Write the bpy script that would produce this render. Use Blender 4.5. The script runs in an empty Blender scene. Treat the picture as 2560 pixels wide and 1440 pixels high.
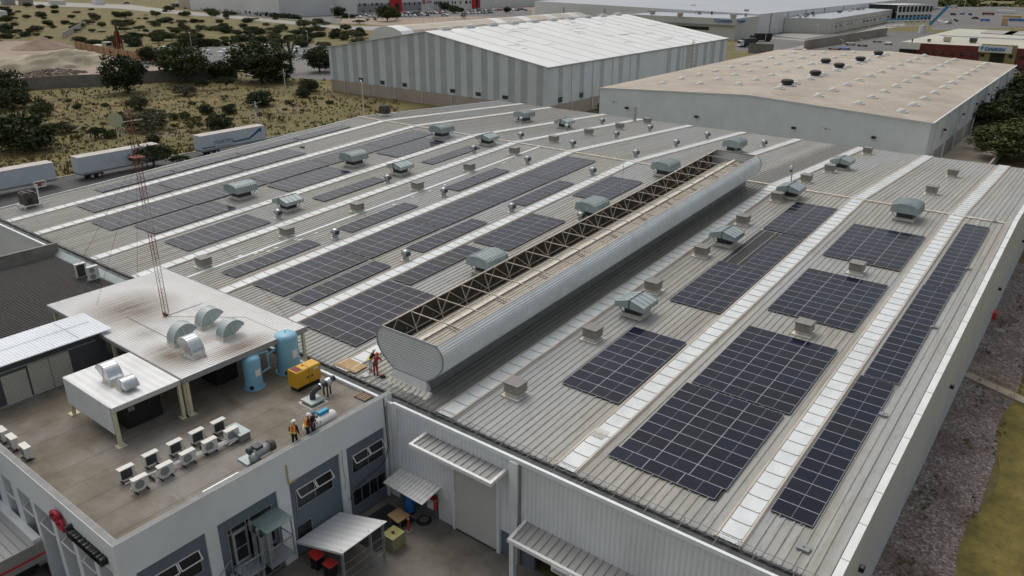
import bpy, math, random
from mathutils import Vector, Matrix, noise
random.seed(7)
SC = bpy.context.scene
COL = SC.collection
R = math.radians
# ------------------------------------------------------------------ camera
HC = 34.5; FPX = 1927.73; YAW, PIT, ROL = R(-37.5127), R(22.6082), R(0.2159)
fw = Vector((math.sin(YAW)*math.cos(PIT), math.cos(YAW)*math.cos(PIT), -math.sin(PIT)))
rt0 = Vector((math.cos(YAW), -math.sin(YAW), 0)); up0 = rt0.cross(fw)
rt = rt0*math.cos(ROL) + up0*math.sin(ROL); up = -rt0*math.sin(ROL) + up0*math.cos(ROL)
CAM = Vector((0, 0, HC))
cd = bpy.data.cameras.new('camera'); co = bpy.data.objects.new('camera', cd); COL.objects.link(co)
cd.sensor_width = 36; cd.lens = FPX/2560*36; cd.clip_start = 0.5; cd.clip_end = 9000
m3 = Matrix((rt, up, -fw)).transposed(); co.matrix_world = Matrix.Translation(CAM) @ m3.to_4x4()
SC.camera = co
# survey helpers: a measured photo point turned into a point of the place on a known plane
def ray(x, y): return rt*((x-1280)/FPX) - up*((y-720)/FPX) + fw
def GZ(x, y, z=0.0):
    d = ray(x, y); return CAM + d*((z-HC)/d.z)
def GX(x, y, X):
    d = ray(x, y); return CAM + d*(X/d.x)
def GY(x, y, Y):
    d = ray(x, y); return CAM + d*(Y/d.y)
YE, YR, YF = 31.815, 91.28, 130.24
ZE, ZR, ZF = 7.25, 10.258, 8.192
def zroof(Y): return ZE+(Y-YE)*(ZR-ZE)/(YR-YE) if Y < YR else ZR+(Y-YR)*(ZF-ZR)/(YF-YR)
def RF(x, y, h=0.0):
    d = ray(x, y); m = (ZR-ZE)/(YR-YE); t = (ZE+h-YE*m-HC)/(d.z-m*d.y); P = CAM+d*t
    if P.y > YR:
        m = (ZF-ZR)/(YF-YR); t = (ZR+h-YR*m-HC)/(d.z-m*d.y); P = CAM+d*t
    return P
# ------------------------------------------------------------------ materials
M = {}
def nt(name):
    m = bpy.data.materials.new(name); m.use_nodes = True; t = m.node_tree
    b = t.nodes['Principled BSDF']; M[name] = m; return m, t, b
def N(t, k, **kw):
    n = t.nodes.new(k)
    for a, v in kw.items():
        if a.startswith('_'): n.inputs[a[1:].replace('_', ' ')].default_value = v
        else: setattr(n, a, v)
    return n
def coordnode(t, scale=(1, 1, 1), obj=False, rot=(0, 0, 0)):
    if obj: c = N(t, 'ShaderNodeTexCoord').outputs['Object']
    else: c = N(t, 'ShaderNodeNewGeometry').outputs['Position']
    mp = N(t, 'ShaderNodeMapping'); mp.inputs['Scale'].default_value = scale; mp.inputs['Rotation'].default_value = rot
    t.links.new(c, mp.inputs['Vector']); return mp.outputs['Vector']
def nz(t, vec, scale, detail=4, rough=.55):
    n = N(t, 'ShaderNodeTexNoise'); n.inputs['Scale'].default_value = scale
    n.inputs['Detail'].default_value = detail; n.inputs['Roughness'].default_value = rough
    t.links.new(vec, n.inputs['Vector']); return n.outputs['Fac']
def ramp(t, fac, stops):
    r = N(t, 'ShaderNodeValToRGB'); e = r.color_ramp.elements
    while len(e) < len(stops): e.new(.5)
    for i, (p, c) in enumerate(stops):
        e[i].position = p; e[i].color = (c[0], c[1], c[2], 1) if not isinstance(c, (int, float)) else (c, c, c, 1)
    t.links.new(fac, r.inputs['Fac']); return r.outputs['Color']
def mix(t, a, b, f, mode='MIX'):
    n = N(t, 'ShaderNodeMix', data_type='RGBA', blend_type=mode)
    for s, v in ((n.inputs['A'], a), (n.inputs['B'], b), (n.inputs['Factor'], f)):
        if isinstance(v, (tuple, list)): s.default_value = (v[0], v[1], v[2], 1)
        elif isinstance(v, (int, float)): s.default_value = v
        else: t.links.new(v, s)
    return n.outputs['Result']
def setc(t, b, col): t.links.new(col, b.inputs['Base Color'])
def bump(t, b, h, s=.3, d=.02):
    n = N(t, 'ShaderNodeBump'); n.inputs['Strength'].default_value = s; n.inputs['Distance'].default_value = d
    t.links.new(h, n.inputs['Height']); t.links.new(n.outputs['Normal'], b.inputs['Normal'])
def plain(name, c, rough=.6, met=0., var=.12, sc=1.5, obj=False, stretch=(1, 1, 1), dirt=None, dirtamt=.35, spec=.5):
    m, t, b = nt(name); v = coordnode(t, stretch, obj)
    f = nz(t, v, sc, 5); lo = [x*(1-var) for x in c]; hi = [min(1, x*(1+var)) for x in c]
    col = ramp(t, f, [(.3, lo), (.7, hi)])
    if dirt:
        f2 = nz(t, v, sc*.35, 6, .7); col = mix(t, col, dirt, ramp(t, f2, [(.52, 0), (.75, dirtamt)]))
    setc(t, b, col); b.inputs['Roughness'].default_value = rough; b.inputs['Metallic'].default_value = met
    b.inputs['Specular IOR Level'].default_value = spec
    return m
# ------------------------------------------------------------------ mesh builder
class MB:
    def __init__(s): s.v = []; s.f = []; s.mi = []; s.cur = 0
    def add(s, vs, fs):
        o = len(s.v); s.v += [tuple(p) for p in vs]; s.f += [tuple(o+i for i in f) for f in fs]; s.mi += [s.cur]*len(fs); return s
    def box(s, x0, y0, z0, x1, y1, z1):
        return s.add([(x0, y0, z0), (x1, y0, z0), (x1, y1, z0), (x0, y1, z0), (x0, y0, z1), (x1, y0, z1), (x1, y1, z1), (x0, y1, z1)],
                     [(3, 2, 1, 0), (4, 5, 6, 7), (0, 1, 5, 4), (1, 2, 6, 5), (2, 3, 7, 6), (3, 0, 4, 7)])
    def hexa(s, b4, t4): # bottom quad and top quad (ccw from above)
        return s.add(list(b4)+list(t4), [(3, 2, 1, 0), (4, 5, 6, 7), (0, 1, 5, 4), (1, 2, 6, 5), (2, 3, 7, 6), (3, 0, 4, 7)])
    def bar(s, a, b, w=.1, h=None, upv=(0, 0, 1)):
        a = Vector(a); b = Vector(b); h = h or w; d = (b-a).normalized(); u = Vector(upv)
        if abs(d.dot(u)) > .98: u = Vector((1, 0, 0))
        r = d.cross(u).normalized()*(w/2); q = r.cross(d).normalized()*(h/2)
        return s.hexa([a-r-q, a+r-q, b+r-q, b-r-q], [a-r+q, a+r+q, b+r+q, b-r+q])
    def cyl(s, a, b, r, r2=None, n=12, cap=True):
        a = Vector(a); b = Vector(b); r2 = r if r2 is None else r2; d = (b-a).normalized(); u = Vector((0, 0, 1))
        if abs(d.dot(u)) > .98: u = Vector((1, 0, 0))
        x = d.cross(u).normalized(); y = x.cross(d).normalized(); vs = []
        for k in range(n):
            t = 2*math.pi*k/n; w = x*math.cos(t)+y*math.sin(t); vs += [a+w*r, b+w*r2]
        fs = [(2*k, 2*((k+1) % n), 2*((k+1) % n)+1, 2*k+1) for k in range(n)]
        if cap: fs += [tuple(2*k for k in range(n))[::-1], tuple(2*k+1 for k in range(n))]
        return s.add(vs, fs)
    def tube(s, pts, r, n=8):
        for a, b in zip(pts[:-1], pts[1:]): s.cyl(a, b, r, n=n)
        return s
    def lathe(s, prof, c=(0, 0, 0), n=20):
        vs = []; fs = []; c = Vector(c); L = len(prof)
        for k in range(n):
            t = 2*math.pi*k/n
            vs += [c+Vector((r*math.cos(t), r*math.sin(t), z)) for r, z in prof]
        for k in range(n):
            for j in range(L-1):
                a = k*L+j; b = ((k+1) % n)*L+j; fs.append((a, b, b+1, a+1))
        return s.add(vs, fs)
    def ell(s, c, rx, ry, rz, n=14, m=8, z0=-1.0):
        prof = []
        a0 = math.asin(z0)
        vs = []; fs = []; c = Vector(c)
        for j in range(m+1):
            a = a0+(math.pi/2-a0)*j/m
            for k in range(n):
                t = 2*math.pi*k/n; vs.append(c+Vector((rx*math.cos(a)*math.cos(t), ry*math.cos(a)*math.sin(t), rz*math.sin(a))))
        for j in range(m):
            for k in range(n): fs.append((j*n+k, j*n+(k+1) % n, (j+1)*n+(k+1) % n, (j+1)*n+k))
        return s.add(vs, fs)
    def sweep(s, prof, p0, p1, xax, yax, close=True, capends=True):
        # prof 2D points (a,b) -> p + a*xax + b*yax, swept p0->p1
        p0 = Vector(p0); p1 = Vector(p1); xa = Vector(xax); ya = Vector(yax); n = len(prof)
        vs = [p0+xa*a+ya*b for a, b in prof]+[p1+xa*a+ya*b for a, b in prof]
        fs = [(i, (i+1) % n, n+(i+1) % n, n+i) for i in range(n if close else n-1)]
        if capends and close: fs += [tuple(range(n))[::-1], tuple(range(n, 2*n))]
        return s.add(vs, fs)
    def quad(s, a, b, c, d): return s.add([a, b, c, d], [(0, 1, 2, 3)])
    def mat(s, i): s.cur = i; return s
    def build(s, name, mats, parent=None, smooth=False, loc=None, label=None, cat=None, group=None, kind=None):
        base = Vector((0, 0, 0))
        if parent is not None: base = Vector(parent.get('_b', (0, 0, 0)))
        if loc is not None: base = Vector(loc)
        me = bpy.data.meshes.new(name); me.from_pydata([tuple(Vector(p)-base) for p in s.v], [], s.f)
        if not isinstance(mats, (list, tuple)): mats = [mats]
        for m in mats: me.materials.append(M[m] if isinstance(m, str) else m)
        if len(mats) > 1: me.polygons.foreach_set('material_index', s.mi)
        if smooth: me.shade_smooth()
        me.validate(); me.update()
        o = bpy.data.objects.new(name, me); COL.objects.link(o)
        if parent is not None:
            o.parent = parent; o['_b'] = tuple(base)
            if loc is None: o.location = (0, 0, 0)
        else: o.location = base; o['_b'] = tuple(base)
        tag(o, label, cat, group, kind); return o
def tag(o, label=None, cat=None, group=None, kind=None):
    if label: o['label'] = label
    if cat: o['category'] = cat
    if group: o['group'] = group
    if kind: o['kind'] = kind
    return o
def thing(name, label, cat, loc=(0, 0, 0), rz=0, group=None):
    o = bpy.data.objects.new(name, None); COL.objects.link(o); o.location = loc; o.rotation_euler = (0, 0, rz)
    o.empty_display_size = .3
    o['_b'] = tuple(loc); return tag(o, label, cat, group)
def local(name, label, cat, group=None): # template: parts in local coordinates around the origin
    return thing(name, label, cat, (0, 0, 0), 0, group)
def dup(root, loc, rz=0, label=None, group=None, sc=None):
    r = root.copy(); COL.objects.link(r); r.location = loc; r.rotation_euler = (0, 0, rz)
    if sc: r.scale = sc if isinstance(sc, tuple) else (sc, sc, sc)
    if label: r['label'] = label
    if group: r['group'] = group
    for ch in root.children:
        c = ch.copy(); COL.objects.link(c); c.parent = r
        for g in ch.children:
            d = g.copy(); COL.objects.link(d); d.parent = c
    return r
used = set()
def place(root, loc, rz=0, label=None, group=None, sc=None):
    if root.name not in used:
        used.add(root.name); root.location = loc; root.rotation_euler = (0, 0, rz)
        if sc: root.scale = sc if isinstance(sc, tuple) else (sc, sc, sc)
        if label: root['label'] = label
        if group: root['group'] = group
        return root
    return dup(root, loc, rz, label, group, sc)
ORD = ['first', 'second', 'third', 'fourth', 'fifth', 'sixth', 'seventh', 'eighth', 'ninth', 'tenth', 'eleventh', 'twelfth', 'thirteenth', 'fourteenth', 'fifteenth', 'sixteenth', 'seventeenth', 'eighteenth', 'nineteenth', 'twentieth']
def outbox(mb, x, y, z, sx, sy, sz): return mb.box(x-sx/2, y-sy/2, z, x+sx/2, y+sy/2, z+sz)
# ------------------------------------------------------------------ material set
def mk():
    # weathered ribbed metal roof, streaks run along Y
    m, t, b = nt('roof_metal')
    v = coordnode(t, (1.9, .05, .05)); s1 = nz(t, v, 1.0, 5, .7)
    v2 = coordnode(t, (1, .35, 1)); s2 = nz(t, v2, .11, 5, .6)
    v3 = coordnode(t, (3.2, .9, 1)); s3 = nz(t, v3, 1.1, 5, .7)
    c = ramp(t, s1, [(.3, (.245, .235, .205)), (.5, (.325, .315, .28)), (.72, (.41, .40, .365))])
    c = mix(t, c, (.34, .355, .36), ramp(t, s2, [(.45, 0), (.62, .75)]))
    c = mix(t, c, (.20, .185, .15), ramp(t, s3, [(.5, 0), (.72, .6)]))
    v4 = coordnode(t, (1.2, .12, 1)); s4 = nz(t, v4, .7, 4, .7)
    c = mix(t, c, (.16, .145, .115), ramp(t, s4, [(.6, 0), (.74, .5)]))
    # dark band beside the trough vent: grime plus overhang shade painted in
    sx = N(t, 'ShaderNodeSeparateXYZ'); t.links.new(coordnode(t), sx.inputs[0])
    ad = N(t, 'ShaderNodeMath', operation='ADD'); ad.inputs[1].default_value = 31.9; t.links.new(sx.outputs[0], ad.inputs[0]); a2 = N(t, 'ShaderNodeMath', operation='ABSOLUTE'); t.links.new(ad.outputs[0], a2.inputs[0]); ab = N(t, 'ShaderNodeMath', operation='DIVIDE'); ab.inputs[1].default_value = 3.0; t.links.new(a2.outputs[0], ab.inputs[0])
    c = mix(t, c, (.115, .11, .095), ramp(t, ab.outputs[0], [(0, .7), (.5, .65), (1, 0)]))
    setc(t, b, c); b.inputs['Roughness'].default_value = .5; b.inputs['Metallic'].default_value = .0
    b.inputs['Specular IOR Level'].default_value = .3
    # darker side seam of the ribs
    plain('rib_metal', (.25, .24, .215), .55, .1, .25, .8, stretch=(2, .15, 1))
    # translucent white skylight
    m, t, b = nt('skylight_sheet'); v = coordnode(t, (1, .5, 1)); c = ramp(t, nz(t, v, .9, 5, .65), [(.3, (.56, .60, .60)), (.7, (.72, .75, .745))])
    c = mix(t, c, (.45, .43, .38), ramp(t, nz(t, v, .25, 5, .7), [(.5, 0), (.75, .35)])); setc(t, b, c); b.inputs['Roughness'].default_value = .35
    plain('skylight_rail', (.50, .44, .37), .75, 0, .2, 1.2, stretch=(1, .3, 1), dirt=(.26, .21, .16))
    plain('skylight_lap', (.27, .25, .22), .8, 0, .2, 1)
    # white corrugated cladding, vertical ribs as bump
    def clad(name, c, axis, pitch, dirt=(.25, .22, .18), amt=.25, str_=.6, rough=.5, dark=.12):
        m, t, b = nt(name); v = coordnode(t); sx = N(t, 'ShaderNodeSeparateXYZ'); t.links.new(v, sx.inputs[0])
        mu = N(t, 'ShaderNodeMath', operation='MULTIPLY'); mu.inputs[1].default_value = 2*math.pi/pitch; t.links.new(sx.outputs[axis], mu.inputs[0])
        sn = N(t, 'ShaderNodeMath', operation='SINE'); t.links.new(mu.outputs[0], sn.inputs[0])
        cl = ramp(t, nz(t, v, .25, 5, .6), [(.3, [x*.92 for x in c]), (.7, [min(1, x*1.05) for x in c])])
        cl = mix(t, cl, dirt, ramp(t, nz(t, coordnode(t, (.6, .6, .15)), .8, 5, .7), [(.5, 0), (.8, amt)]))
        mm = N(t, 'ShaderNodeMapRange'); mm.inputs['From Min'].default_value = -1; mm.inputs['To Min'].default_value = 1-dark; mm.inputs['To Max'].default_value = 1
        t.links.new(sn.outputs[0], mm.inputs['Value']); cl = mix(t, cl, mm.outputs[0], 1.0, 'MULTIPLY')
        setc(t, b, cl); b.inputs['Roughness'].default_value = rough; bump(t, b, sn.outputs[0], str_, .02); return m
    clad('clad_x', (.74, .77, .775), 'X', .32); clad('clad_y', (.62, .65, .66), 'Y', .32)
    clad('clad_white_roof', (.76, .77, .76), 'Y', .5, (.35, .32, .27), .35)
    clad('monitor_skin', (.66, .70, .69), 'Z', .12, (.3, .28, .24), .3, .5, dark=.2)
    plain('mon_shade_dirt', (.085, .075, .055), .9, 0, .3, 1.5)  # dark tone carries the trough wall's inner shade together with its dirt
    plain('monitor_skin_plain', (.70, .735, .725), .5, 0, .06, .8, dirt=(.33, .31, .26), dirtamt=.35)
    clad('mon_end', (.74, .77, .76), 'Z', .2, (.3, .28, .24), .2, .9, dark=.28)
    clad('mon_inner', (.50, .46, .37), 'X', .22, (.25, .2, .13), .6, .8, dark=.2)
    clad('grey_roof_metal', (.33, .325, .30), 'X', .32, (.20, .19, .17), .5, .8, dark=.25)
    clad('blue_white_sheet', (.74, .78, .82), 'Y', .25, (.45, .47, .48), .2, .3, dark=.05)
    clad('louver_grey', (.30, .30, .28), 'X', .5, (.2, .19, .17), .3, .4, dark=.1)
    clad('cream_door', (.62, .62, .52), 'Z', .14, (.4, .38, .3), .3, .8, dark=.3)
    clad('b2_wall', (.72, .77, .785), 'X', .6, (.4, .4, .38), .2, .3, dark=.05)
    # dirty white standing roof of the canopy
    m, t, b = nt('canopy_white'); v = coordnode(t)
    c = ramp(t, nz(t, v, .4, 4), [(.3, (.66, .655, .63)), (.7, (.76, .755, .735))])
    vd = coordnode(t, (9, .22, 1)); st = nz(t, vd, .8, 5, .7)
    for (cx, cy, rx, ry, a) in ((-55.6, 24.8, 4.6, 4.0, 1.0), (-46.0, 22.6, 3.0, 1.9, 1.0), (-43.6, 26.2, 1.8, 3.2, 1.0), (-50.8, 23.3, 1.4, 1.4, .45), (-46.5, 26.3, 1.0, 2.3, .6), (-47.6, 22.8, .5, .6, .5)):
        sb = N(t, 'ShaderNodeVectorMath', operation='SUBTRACT'); sb.inputs[1].default_value = (cx, cy, 0); t.links.new(v, sb.inputs[0])
        ml = N(t, 'ShaderNodeVectorMath', operation='MULTIPLY'); ml.inputs[1].default_value = (1/rx, 1/ry, 0); t.links.new(sb.outputs[0], ml.inputs[0])
        ln = N(t, 'ShaderNodeVectorMath', operation='LENGTH'); t.links.new(ml.outputs[0], ln.inputs[0])
        f = ramp(t, ln.outputs['Value'], [(.1, a), (1, 0)])
        f2 = mix(t, f, ramp(t, st, [(.28, .15), (.5, 1)]), 1.0, 'MULTIPLY')
        c = mix(t, c, (.20, .155, .11), f2)
    setc(t, b, c); b.inputs['Roughness'].default_value = .55
    # bitumen deck
    m, t, b = nt('deck_felt'); v = coordnode(t); 
    c = ramp(t, nz(t, v, .35, 6, .65), [(.3, (.125, .105, .078)), (.5, (.19, .165, .125)), (.7, (.255, .235, .205))])
    c = mix(t, c, (.27, .265, .255), ramp(t, nz(t, coordnode(t, (1, 1, 1), rot=(0, 0, .5)), .13, 4, .6), [(.5, 0), (.68, .7)]))
    c = mix(t, c, (.10, .075, .04), ramp(t, nz(t, coordnode(t, (.5, 1.6, 1)), .5, 5, .7), [(.56, 0), (.75, .7)]))
    w = N(t, 'ShaderNodeTexWave', wave_type='BANDS', bands_direction='X', wave_profile='SAW'); w.inputs['Scale'].default_value = .16; w.inputs['Distortion'].default_value = .15
    t.links.new(v, w.inputs['Vector']); c = mix(t, c, (.06, .05, .04), ramp(t, w.outputs['Fac'], [(0, .55), (.03, 0), (.97, 0), (1, .5)]))
    setc(t, b, c); b.inputs['Roughness'].default_value = .9; bump(t, b, nz(t, v, 9, 6, .7), .25, .03)
    plain('white_paint', (.74, .78, .785), .65, 0, .04, .25, dirt=(.47, .48, .47), dirtamt=.5)
    plain('parapet_cap', (.26, .26, .25), .85, 0, .15, 2)
    plain('cap_white', (.70, .71, .69), .5, 0, .08, .8)
    plain('grey_blue_paint', (.135, .165, .20), .8, 0, .07, .8)
    plain('dark_grey_wall', (.085, .095, .10), .85, 0, .15, 1)
    plain('trim_white', (.72, .76, .77), .45, 0, .06, .7, dirt=(.35, .33, .3), dirtamt=.4)
    plain('galv', (.36, .385, .39), .38, .45, .18, 3, obj=True, dirt=(.2, .19, .17))
    plain('galv_vent', (.36, .415, .415), .5, .25, .12, 1.2, obj=True)
    plain('galv_bright', (.55, .58, .60), .3, .7, .12, 4, obj=True)
    plain('turbine_metal', (.50, .53, .53), .28, .75, .15, 5, obj=True)
    plain('beige_louver', (.33, .30, .255), .75, 0, .15, 3, obj=True, dirt=(.2, .17, .13))
    plain('louver_top', (.23, .215, .20), .7, 0, .15, 2, obj=True)
    plain('sealant', (.62, .59, .52), .8, 0, .15, 3, dirt=(.35, .3, .22))
    plain('black', (.012, .012, .013), .6, 0, .1, 2); plain('dark', (.03, .03, .032), .7, 0, .2, 2)
    plain('rubber', (.025, .025, .026), .85, 0, .2, 3)
    plain('cream_post', (.62, .58, .40), .55, 0, .08, 2, dirt=(.4, .33, .2))
    plain('light_blue', (.22, .46, .60), .42, .0, .08, 1.2, obj=True, dirt=(.3, .42, .48), dirtamt=.3)
    plain('yellow_paint', (.66, .36, .018), .4, 0, .06, 1.5, obj=True, dirt=(.42, .25, .05), dirtamt=.4)
    plain('yellow_old', (.45, .36, .10), .7, 0, .15, 2)
    plain('red_paint', (.55, .035, .03), .5, 0, .1, 2); plain('red_cloth', (.42, .025, .03), .9, 0, .15, 6, obj=True)
    plain('rust_red', (.20, .055, .035), .8, 0, .25, 3); plain('mast_white', (.42, .40, .37), .6, 0, .2, 3)
    plain('orange_vest', (.80, .12, .02), .8, 0, .1, 6, obj=True); plain('vest_yellow', (.72, .65, .12), .8, 0, .1, 6, obj=True)
    plain('navy_cloth', (.015, .022, .05), .9, 0, .2, 5, obj=True); plain('dark_cloth', (.02, .018, .018), .9, 0, .2, 5, obj=True)
    plain('white_cloth', (.65, .66, .66), .85, 0, .08, 5, obj=True); plain('helmet_white', (.8, .8, .78), .35, 0, .02, 3, obj=True)
    plain('helmet_red', (.6, .05, .03), .35, 0, .03, 3, obj=True); plain('helmet_blue', (.04, .22, .38), .4, 0, .05, 3, obj=True)
    plain('skin', (.32, .17, .11), .6, 0, .08, 6, obj=True)
    plain('wood', (.26, .185, .12), .8, 0, .25, 4, obj=True, stretch=(1, 6, 1)); plain('plywood', (.42, .28, .14), .8, 0, .15, 2.5, dirt=(.25, .15, .07))
    plain('ac_white', (.66, .65, .61), .5, 0, .06, 2, obj=True, dirt=(.4, .37, .32)); plain('ac_fin', (.055, .06, .065), .6, .2, .25, 20, obj=True)
    plain('ac_grille', (.25, .27, .27), .6, .2, .2, 12, obj=True); plain('pipe_white', (.58, .58, .56), .5, 0, .1, 4)
    plain('duct_dark', (.06, .065, .07), .5, .3, .3, 4, obj=True); plain('brown_unit', (.075, .068, .06), .6, .2, .2, 3, obj=True)
    plain('dark_panel', (.1, .09, .08), .6, .2, .2, 3)
    plain('blue_plastic', (.02, .15, .42), .4, 0, .05, 3); plain('ibc', (.35, .32, .10), .5, 0, .2, 4)
    plain('frame_white', (.72, .72, .70), .5, 0, .05, 4); plain('gal_rail', (.28, .29, .285), .5, .5, .2, 3)
    plain('gutter', (.12, .125, .125), .7, .2, .4, 1.5, dirt=(.3, .29, .27), dirtamt=.5)
    # window glass
    m, t, b = nt('window_glass'); setc(t, b, ramp(t, nz(t, coordnode(t), .8, 3), [(.3, (.008, .01, .012)), (.7, (.03, .033, .035))])); b.inputs['Roughness'].default_value = .12
    m, t, b = nt('cabin_glass'); setc(t, b, ramp(t, nz(t, coordnode(t), 1.5, 3), [(.3, (.18, .25, .23)), (.7, (.26, .34, .32))])); b.inputs['Roughness'].default_value = .2; b.inputs['Alpha'].default_value = .75
    # solar glass
    m, t, b = nt('solar_glass'); v = coordnode(t, (1, 1, 1), True)
    oi = N(t, 'ShaderNodeObjectInfo'); c = ramp(t, oi.outputs['Random'], [(0, (.005, .006, .012)), (.4, (.005, .008, .024)), (.75, (.008, .009, .013)), (1, (.007, .011, .030))])
    br = N(t, 'ShaderNodeTexBrick'); br.offset = 0; br.inputs['Scale'].default_value = 1; br.inputs['Brick Width'].default_value = .182; br.inputs['Row Height'].default_value = .092
    br.inputs['Mortar Size'].default_value = .004; t.links.new(v, br.inputs['Vector']); br.inputs['Color1'].default_value = (0, 0, 0, 1); br.inputs['Color2'].default_value = (0, 0, 0, 1); br.inputs['Mortar'].default_value = (1, 1, 1, 1)
    c = mix(t, c, (.05, .055, .07), mix(t, (0, 0, 0), br.outputs['Color'], .18))
    dust = ramp(t, nz(t, coordnode(t), .5, 5, .7), [(.4, 0), (.8, .05)]); c = mix(t, c, (.11, .10, .09), dust)
    setc(t, b, c); b.inputs['Roughness'].default_value = .16; b.inputs['Specular IOR Level'].default_value = .2
    plain('solar_frame', (.30, .31, .34), .5, .2, .05, 3)
    # ground
    m, t, b = nt('dry_grass'); v = coordnode(t)
    big = nz(t, v, .018, 6, .65); mid = nz(t, v, .11, 6, .65); fine = nz(t, coordnode(t, (1, 1, 1)), 1.3, 6, .75)
    c = ramp(t, mid, [(.28, (.085, .06, .022)), (.45, (.15, .115, .042)), (.6, (.21, .165, .062)), (.75, (.28, .235, .11))])
    c = mix(t, c, (.13, .125, .040), ramp(t, big, [(.42, 0), (.6, .75)]))
    c = mix(t, c, (.27, .20, .15), ramp(t, nz(t, v, .05, 5, .6), [(.6, 0), (.72, .7)]))
    c = mix(t, c, (.07, .055, .025), ramp(t, fine, [(.5, 0), (.72, .75)]))
    setc(t, b, c); b.inputs['Roughness'].default_value = .95; bump(t, b, fine, .8, .4)
    m, t, b = nt('gravel'); v = coordnode(t); vo = N(t, 'ShaderNodeTexVoronoi'); vo.inputs['Scale'].default_value = 7; t.links.new(v, vo.inputs['Vector'])
    sp = N(t, 'ShaderNodeSeparateXYZ'); t.links.new(vo.outputs['Color'], sp.inputs[0])
    c = ramp(t, sp.outputs[0], [(0, (.11, .088, .08)), (.45, (.21, .172, .158)), (.8, (.29, .245, .225)), (1, (.45, .39, .36))])
    c = mix(t, c, (.10, .062, .045), ramp(t, nz(t, v, .3, 5, .7), [(.45, 0), (.65, .6)])); c = mix(t, c, (.07, .075, .08), ramp(t, nz(t, v, .22, 5, .7), [(.62, 0), (.68, .7)]))
    setc(t, b, c); b.inputs['Roughness'].default_value = .95; bump(t, b, vo.outputs['Distance'], .9, .08)
    m, t, b = nt('lawn'); v = coordnode(t); c = ramp(t, nz(t, v, .35, 6, .7), [(.3, (.09, .08, .022)), (.5, (.19, .15, .035)), (.7, (.27, .22, .065))])
    c = mix(t, c, (.05, .05, .02), ramp(t, nz(t, v, 3, 6, .8), [(.52, 0), (.7, .7)])); setc(t, b, c); b.inputs['Roughness'].default_value = .95; bump(t, b, nz(t, v, 6, 5, .8), .8, .1)
    def ground(name, a, b_, sc, dirt, amt=.6):
        m, t, b = nt(name); v = coordnode(t); c = ramp(t, nz(t, v, sc, 6, .7), [(.3, a), (.7, b_)])
        c = mix(t, c, dirt, ramp(t, nz(t, v, sc*.3, 6, .7), [(.48, 0), (.7, amt)])); c = mix(t, c, [x*.5 for x in a], ramp(t, nz(t, v, sc*6, 6, .8), [(.55, 0), (.8, .5)]))
        setc(t, b, c); b.inputs['Roughness'].default_value = .9; bump(t, b, nz(t, v, 8, 4), .2, .03)
    ground('asphalt', (.055, .055, .056), (.085, .084, .082), .8, (.13, .12, .105)); ground('yard_concrete', (.15, .135, .115), (.24, .22, .19), .7, (.10, .08, .06), .8)
    ground('far_concrete', (.28, .265, .24), (.36, .345, .315), .05, (.22, .20, .18)); ground('far_asphalt', (.115, .11, .108), (.16, .155, .15), .03, (.2, .19, .175))
    ground('dirt', (.24, .18, .135), (.36, .29, .225), .08, (.17, .12, .085)); ground('pale_sand', (.36, .31, .215), (.47, .42, .31), .12, (.28, .225, .14), .5)
    ground('brown_soil', (.17, .115, .08), (.27, .19, .135), .2, (.33, .27, .2), .5); ground('block_wall', (.19, .175, .155), (.28, .265, .24), 1.2, (.13, .115, .1)); ground('tan_wall', (.38, .32, .26), (.47, .41, .34), .5, (.3, .24, .19), .4)
    ground('orange_wall', (.33, .19, .10), (.42, .26, .15), .5, (.26, .15, .09)); ground('path', (.42, .36, .27), (.5, .44, .34), 1, (.3, .25, .18)); ground('red_brick', (.13, .032, .026), (.17, .045, .036), .5, (.1, .03, .025), .4)
    ground('olive_wall', (.24, .21, .095), (.30, .26, .125), .4, (.2, .17, .09), .3); ground('cream_roof', (.42, .41, .34), (.50, .49, .42), .06, (.38, .35, .27), .5); ground('channel_wall', (.28, .25, .21), (.38, .34, .29), .15, (.19, .165, .13))
    ground('b2_roof', (.36, .31, .25), (.49, .435, .365), .13, (.26, .20, .15), .65)
    ground('rubble', (.11, .07, .055), (.40, .33, .28), .9, (.1, .05, .04), .5)
    plain('far_white', (.68, .70, .69), .6, 0, .05, .05, dirt=(.45, .44, .42)); plain('far_cream', (.56, .56, .51), .6, 0, .05, .05); plain('far_grey', (.30, .31, .315), .6, 0, .06, .05)
    plain('far_roof', (.36, .385, .415), .55, 0, .05, .05); plain('far_tan', (.44, .39, .32), .6, 0, .06, .1); plain('plaster_grey', (.33, .315, .29), .8, 0, .06, .1)
    plain('wb_light', (.62, .665, .69), .55, 0, .05, .2, dirt=(.36, .36, .35)); plain('wb_dark', (.42, .46, .47), .6, 0, .08, .3)
    plain('wb_roof', (.70, .715, .70), .5, 0, .05, .12, dirt=(.55, .54, .50), dirtamt=.5); plain('bright_red', (.50, .015, .02), .5, 0, .05, 1)
    plain('sign_blue', (.015, .12, .38), .5, 0, .05, 1); plain('sign_teal', (.02, .30, .50), .5, 0, .05, 1); plain('bale_white', (.70, .72, .73), .5, 0, .08, .8)
    plain('trailer_white', (.50, .545, .59), .5, 0, .05, .8, obj=True, dirt=(.38, .38, .37), dirtamt=.6); plain('trailer_roof', (.44, .41, .37), .6, 0, .1, .8, obj=True, dirt=(.3, .26, .22))
    plain('marten_blue', (.012, .075, .18), .5, 0, .05, 2); plain('dish', (.46, .47, .33), .6, 0, .05, 3); plain('pole_white', (.62, .62, .56), .6, 0, .08, 2)
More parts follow.
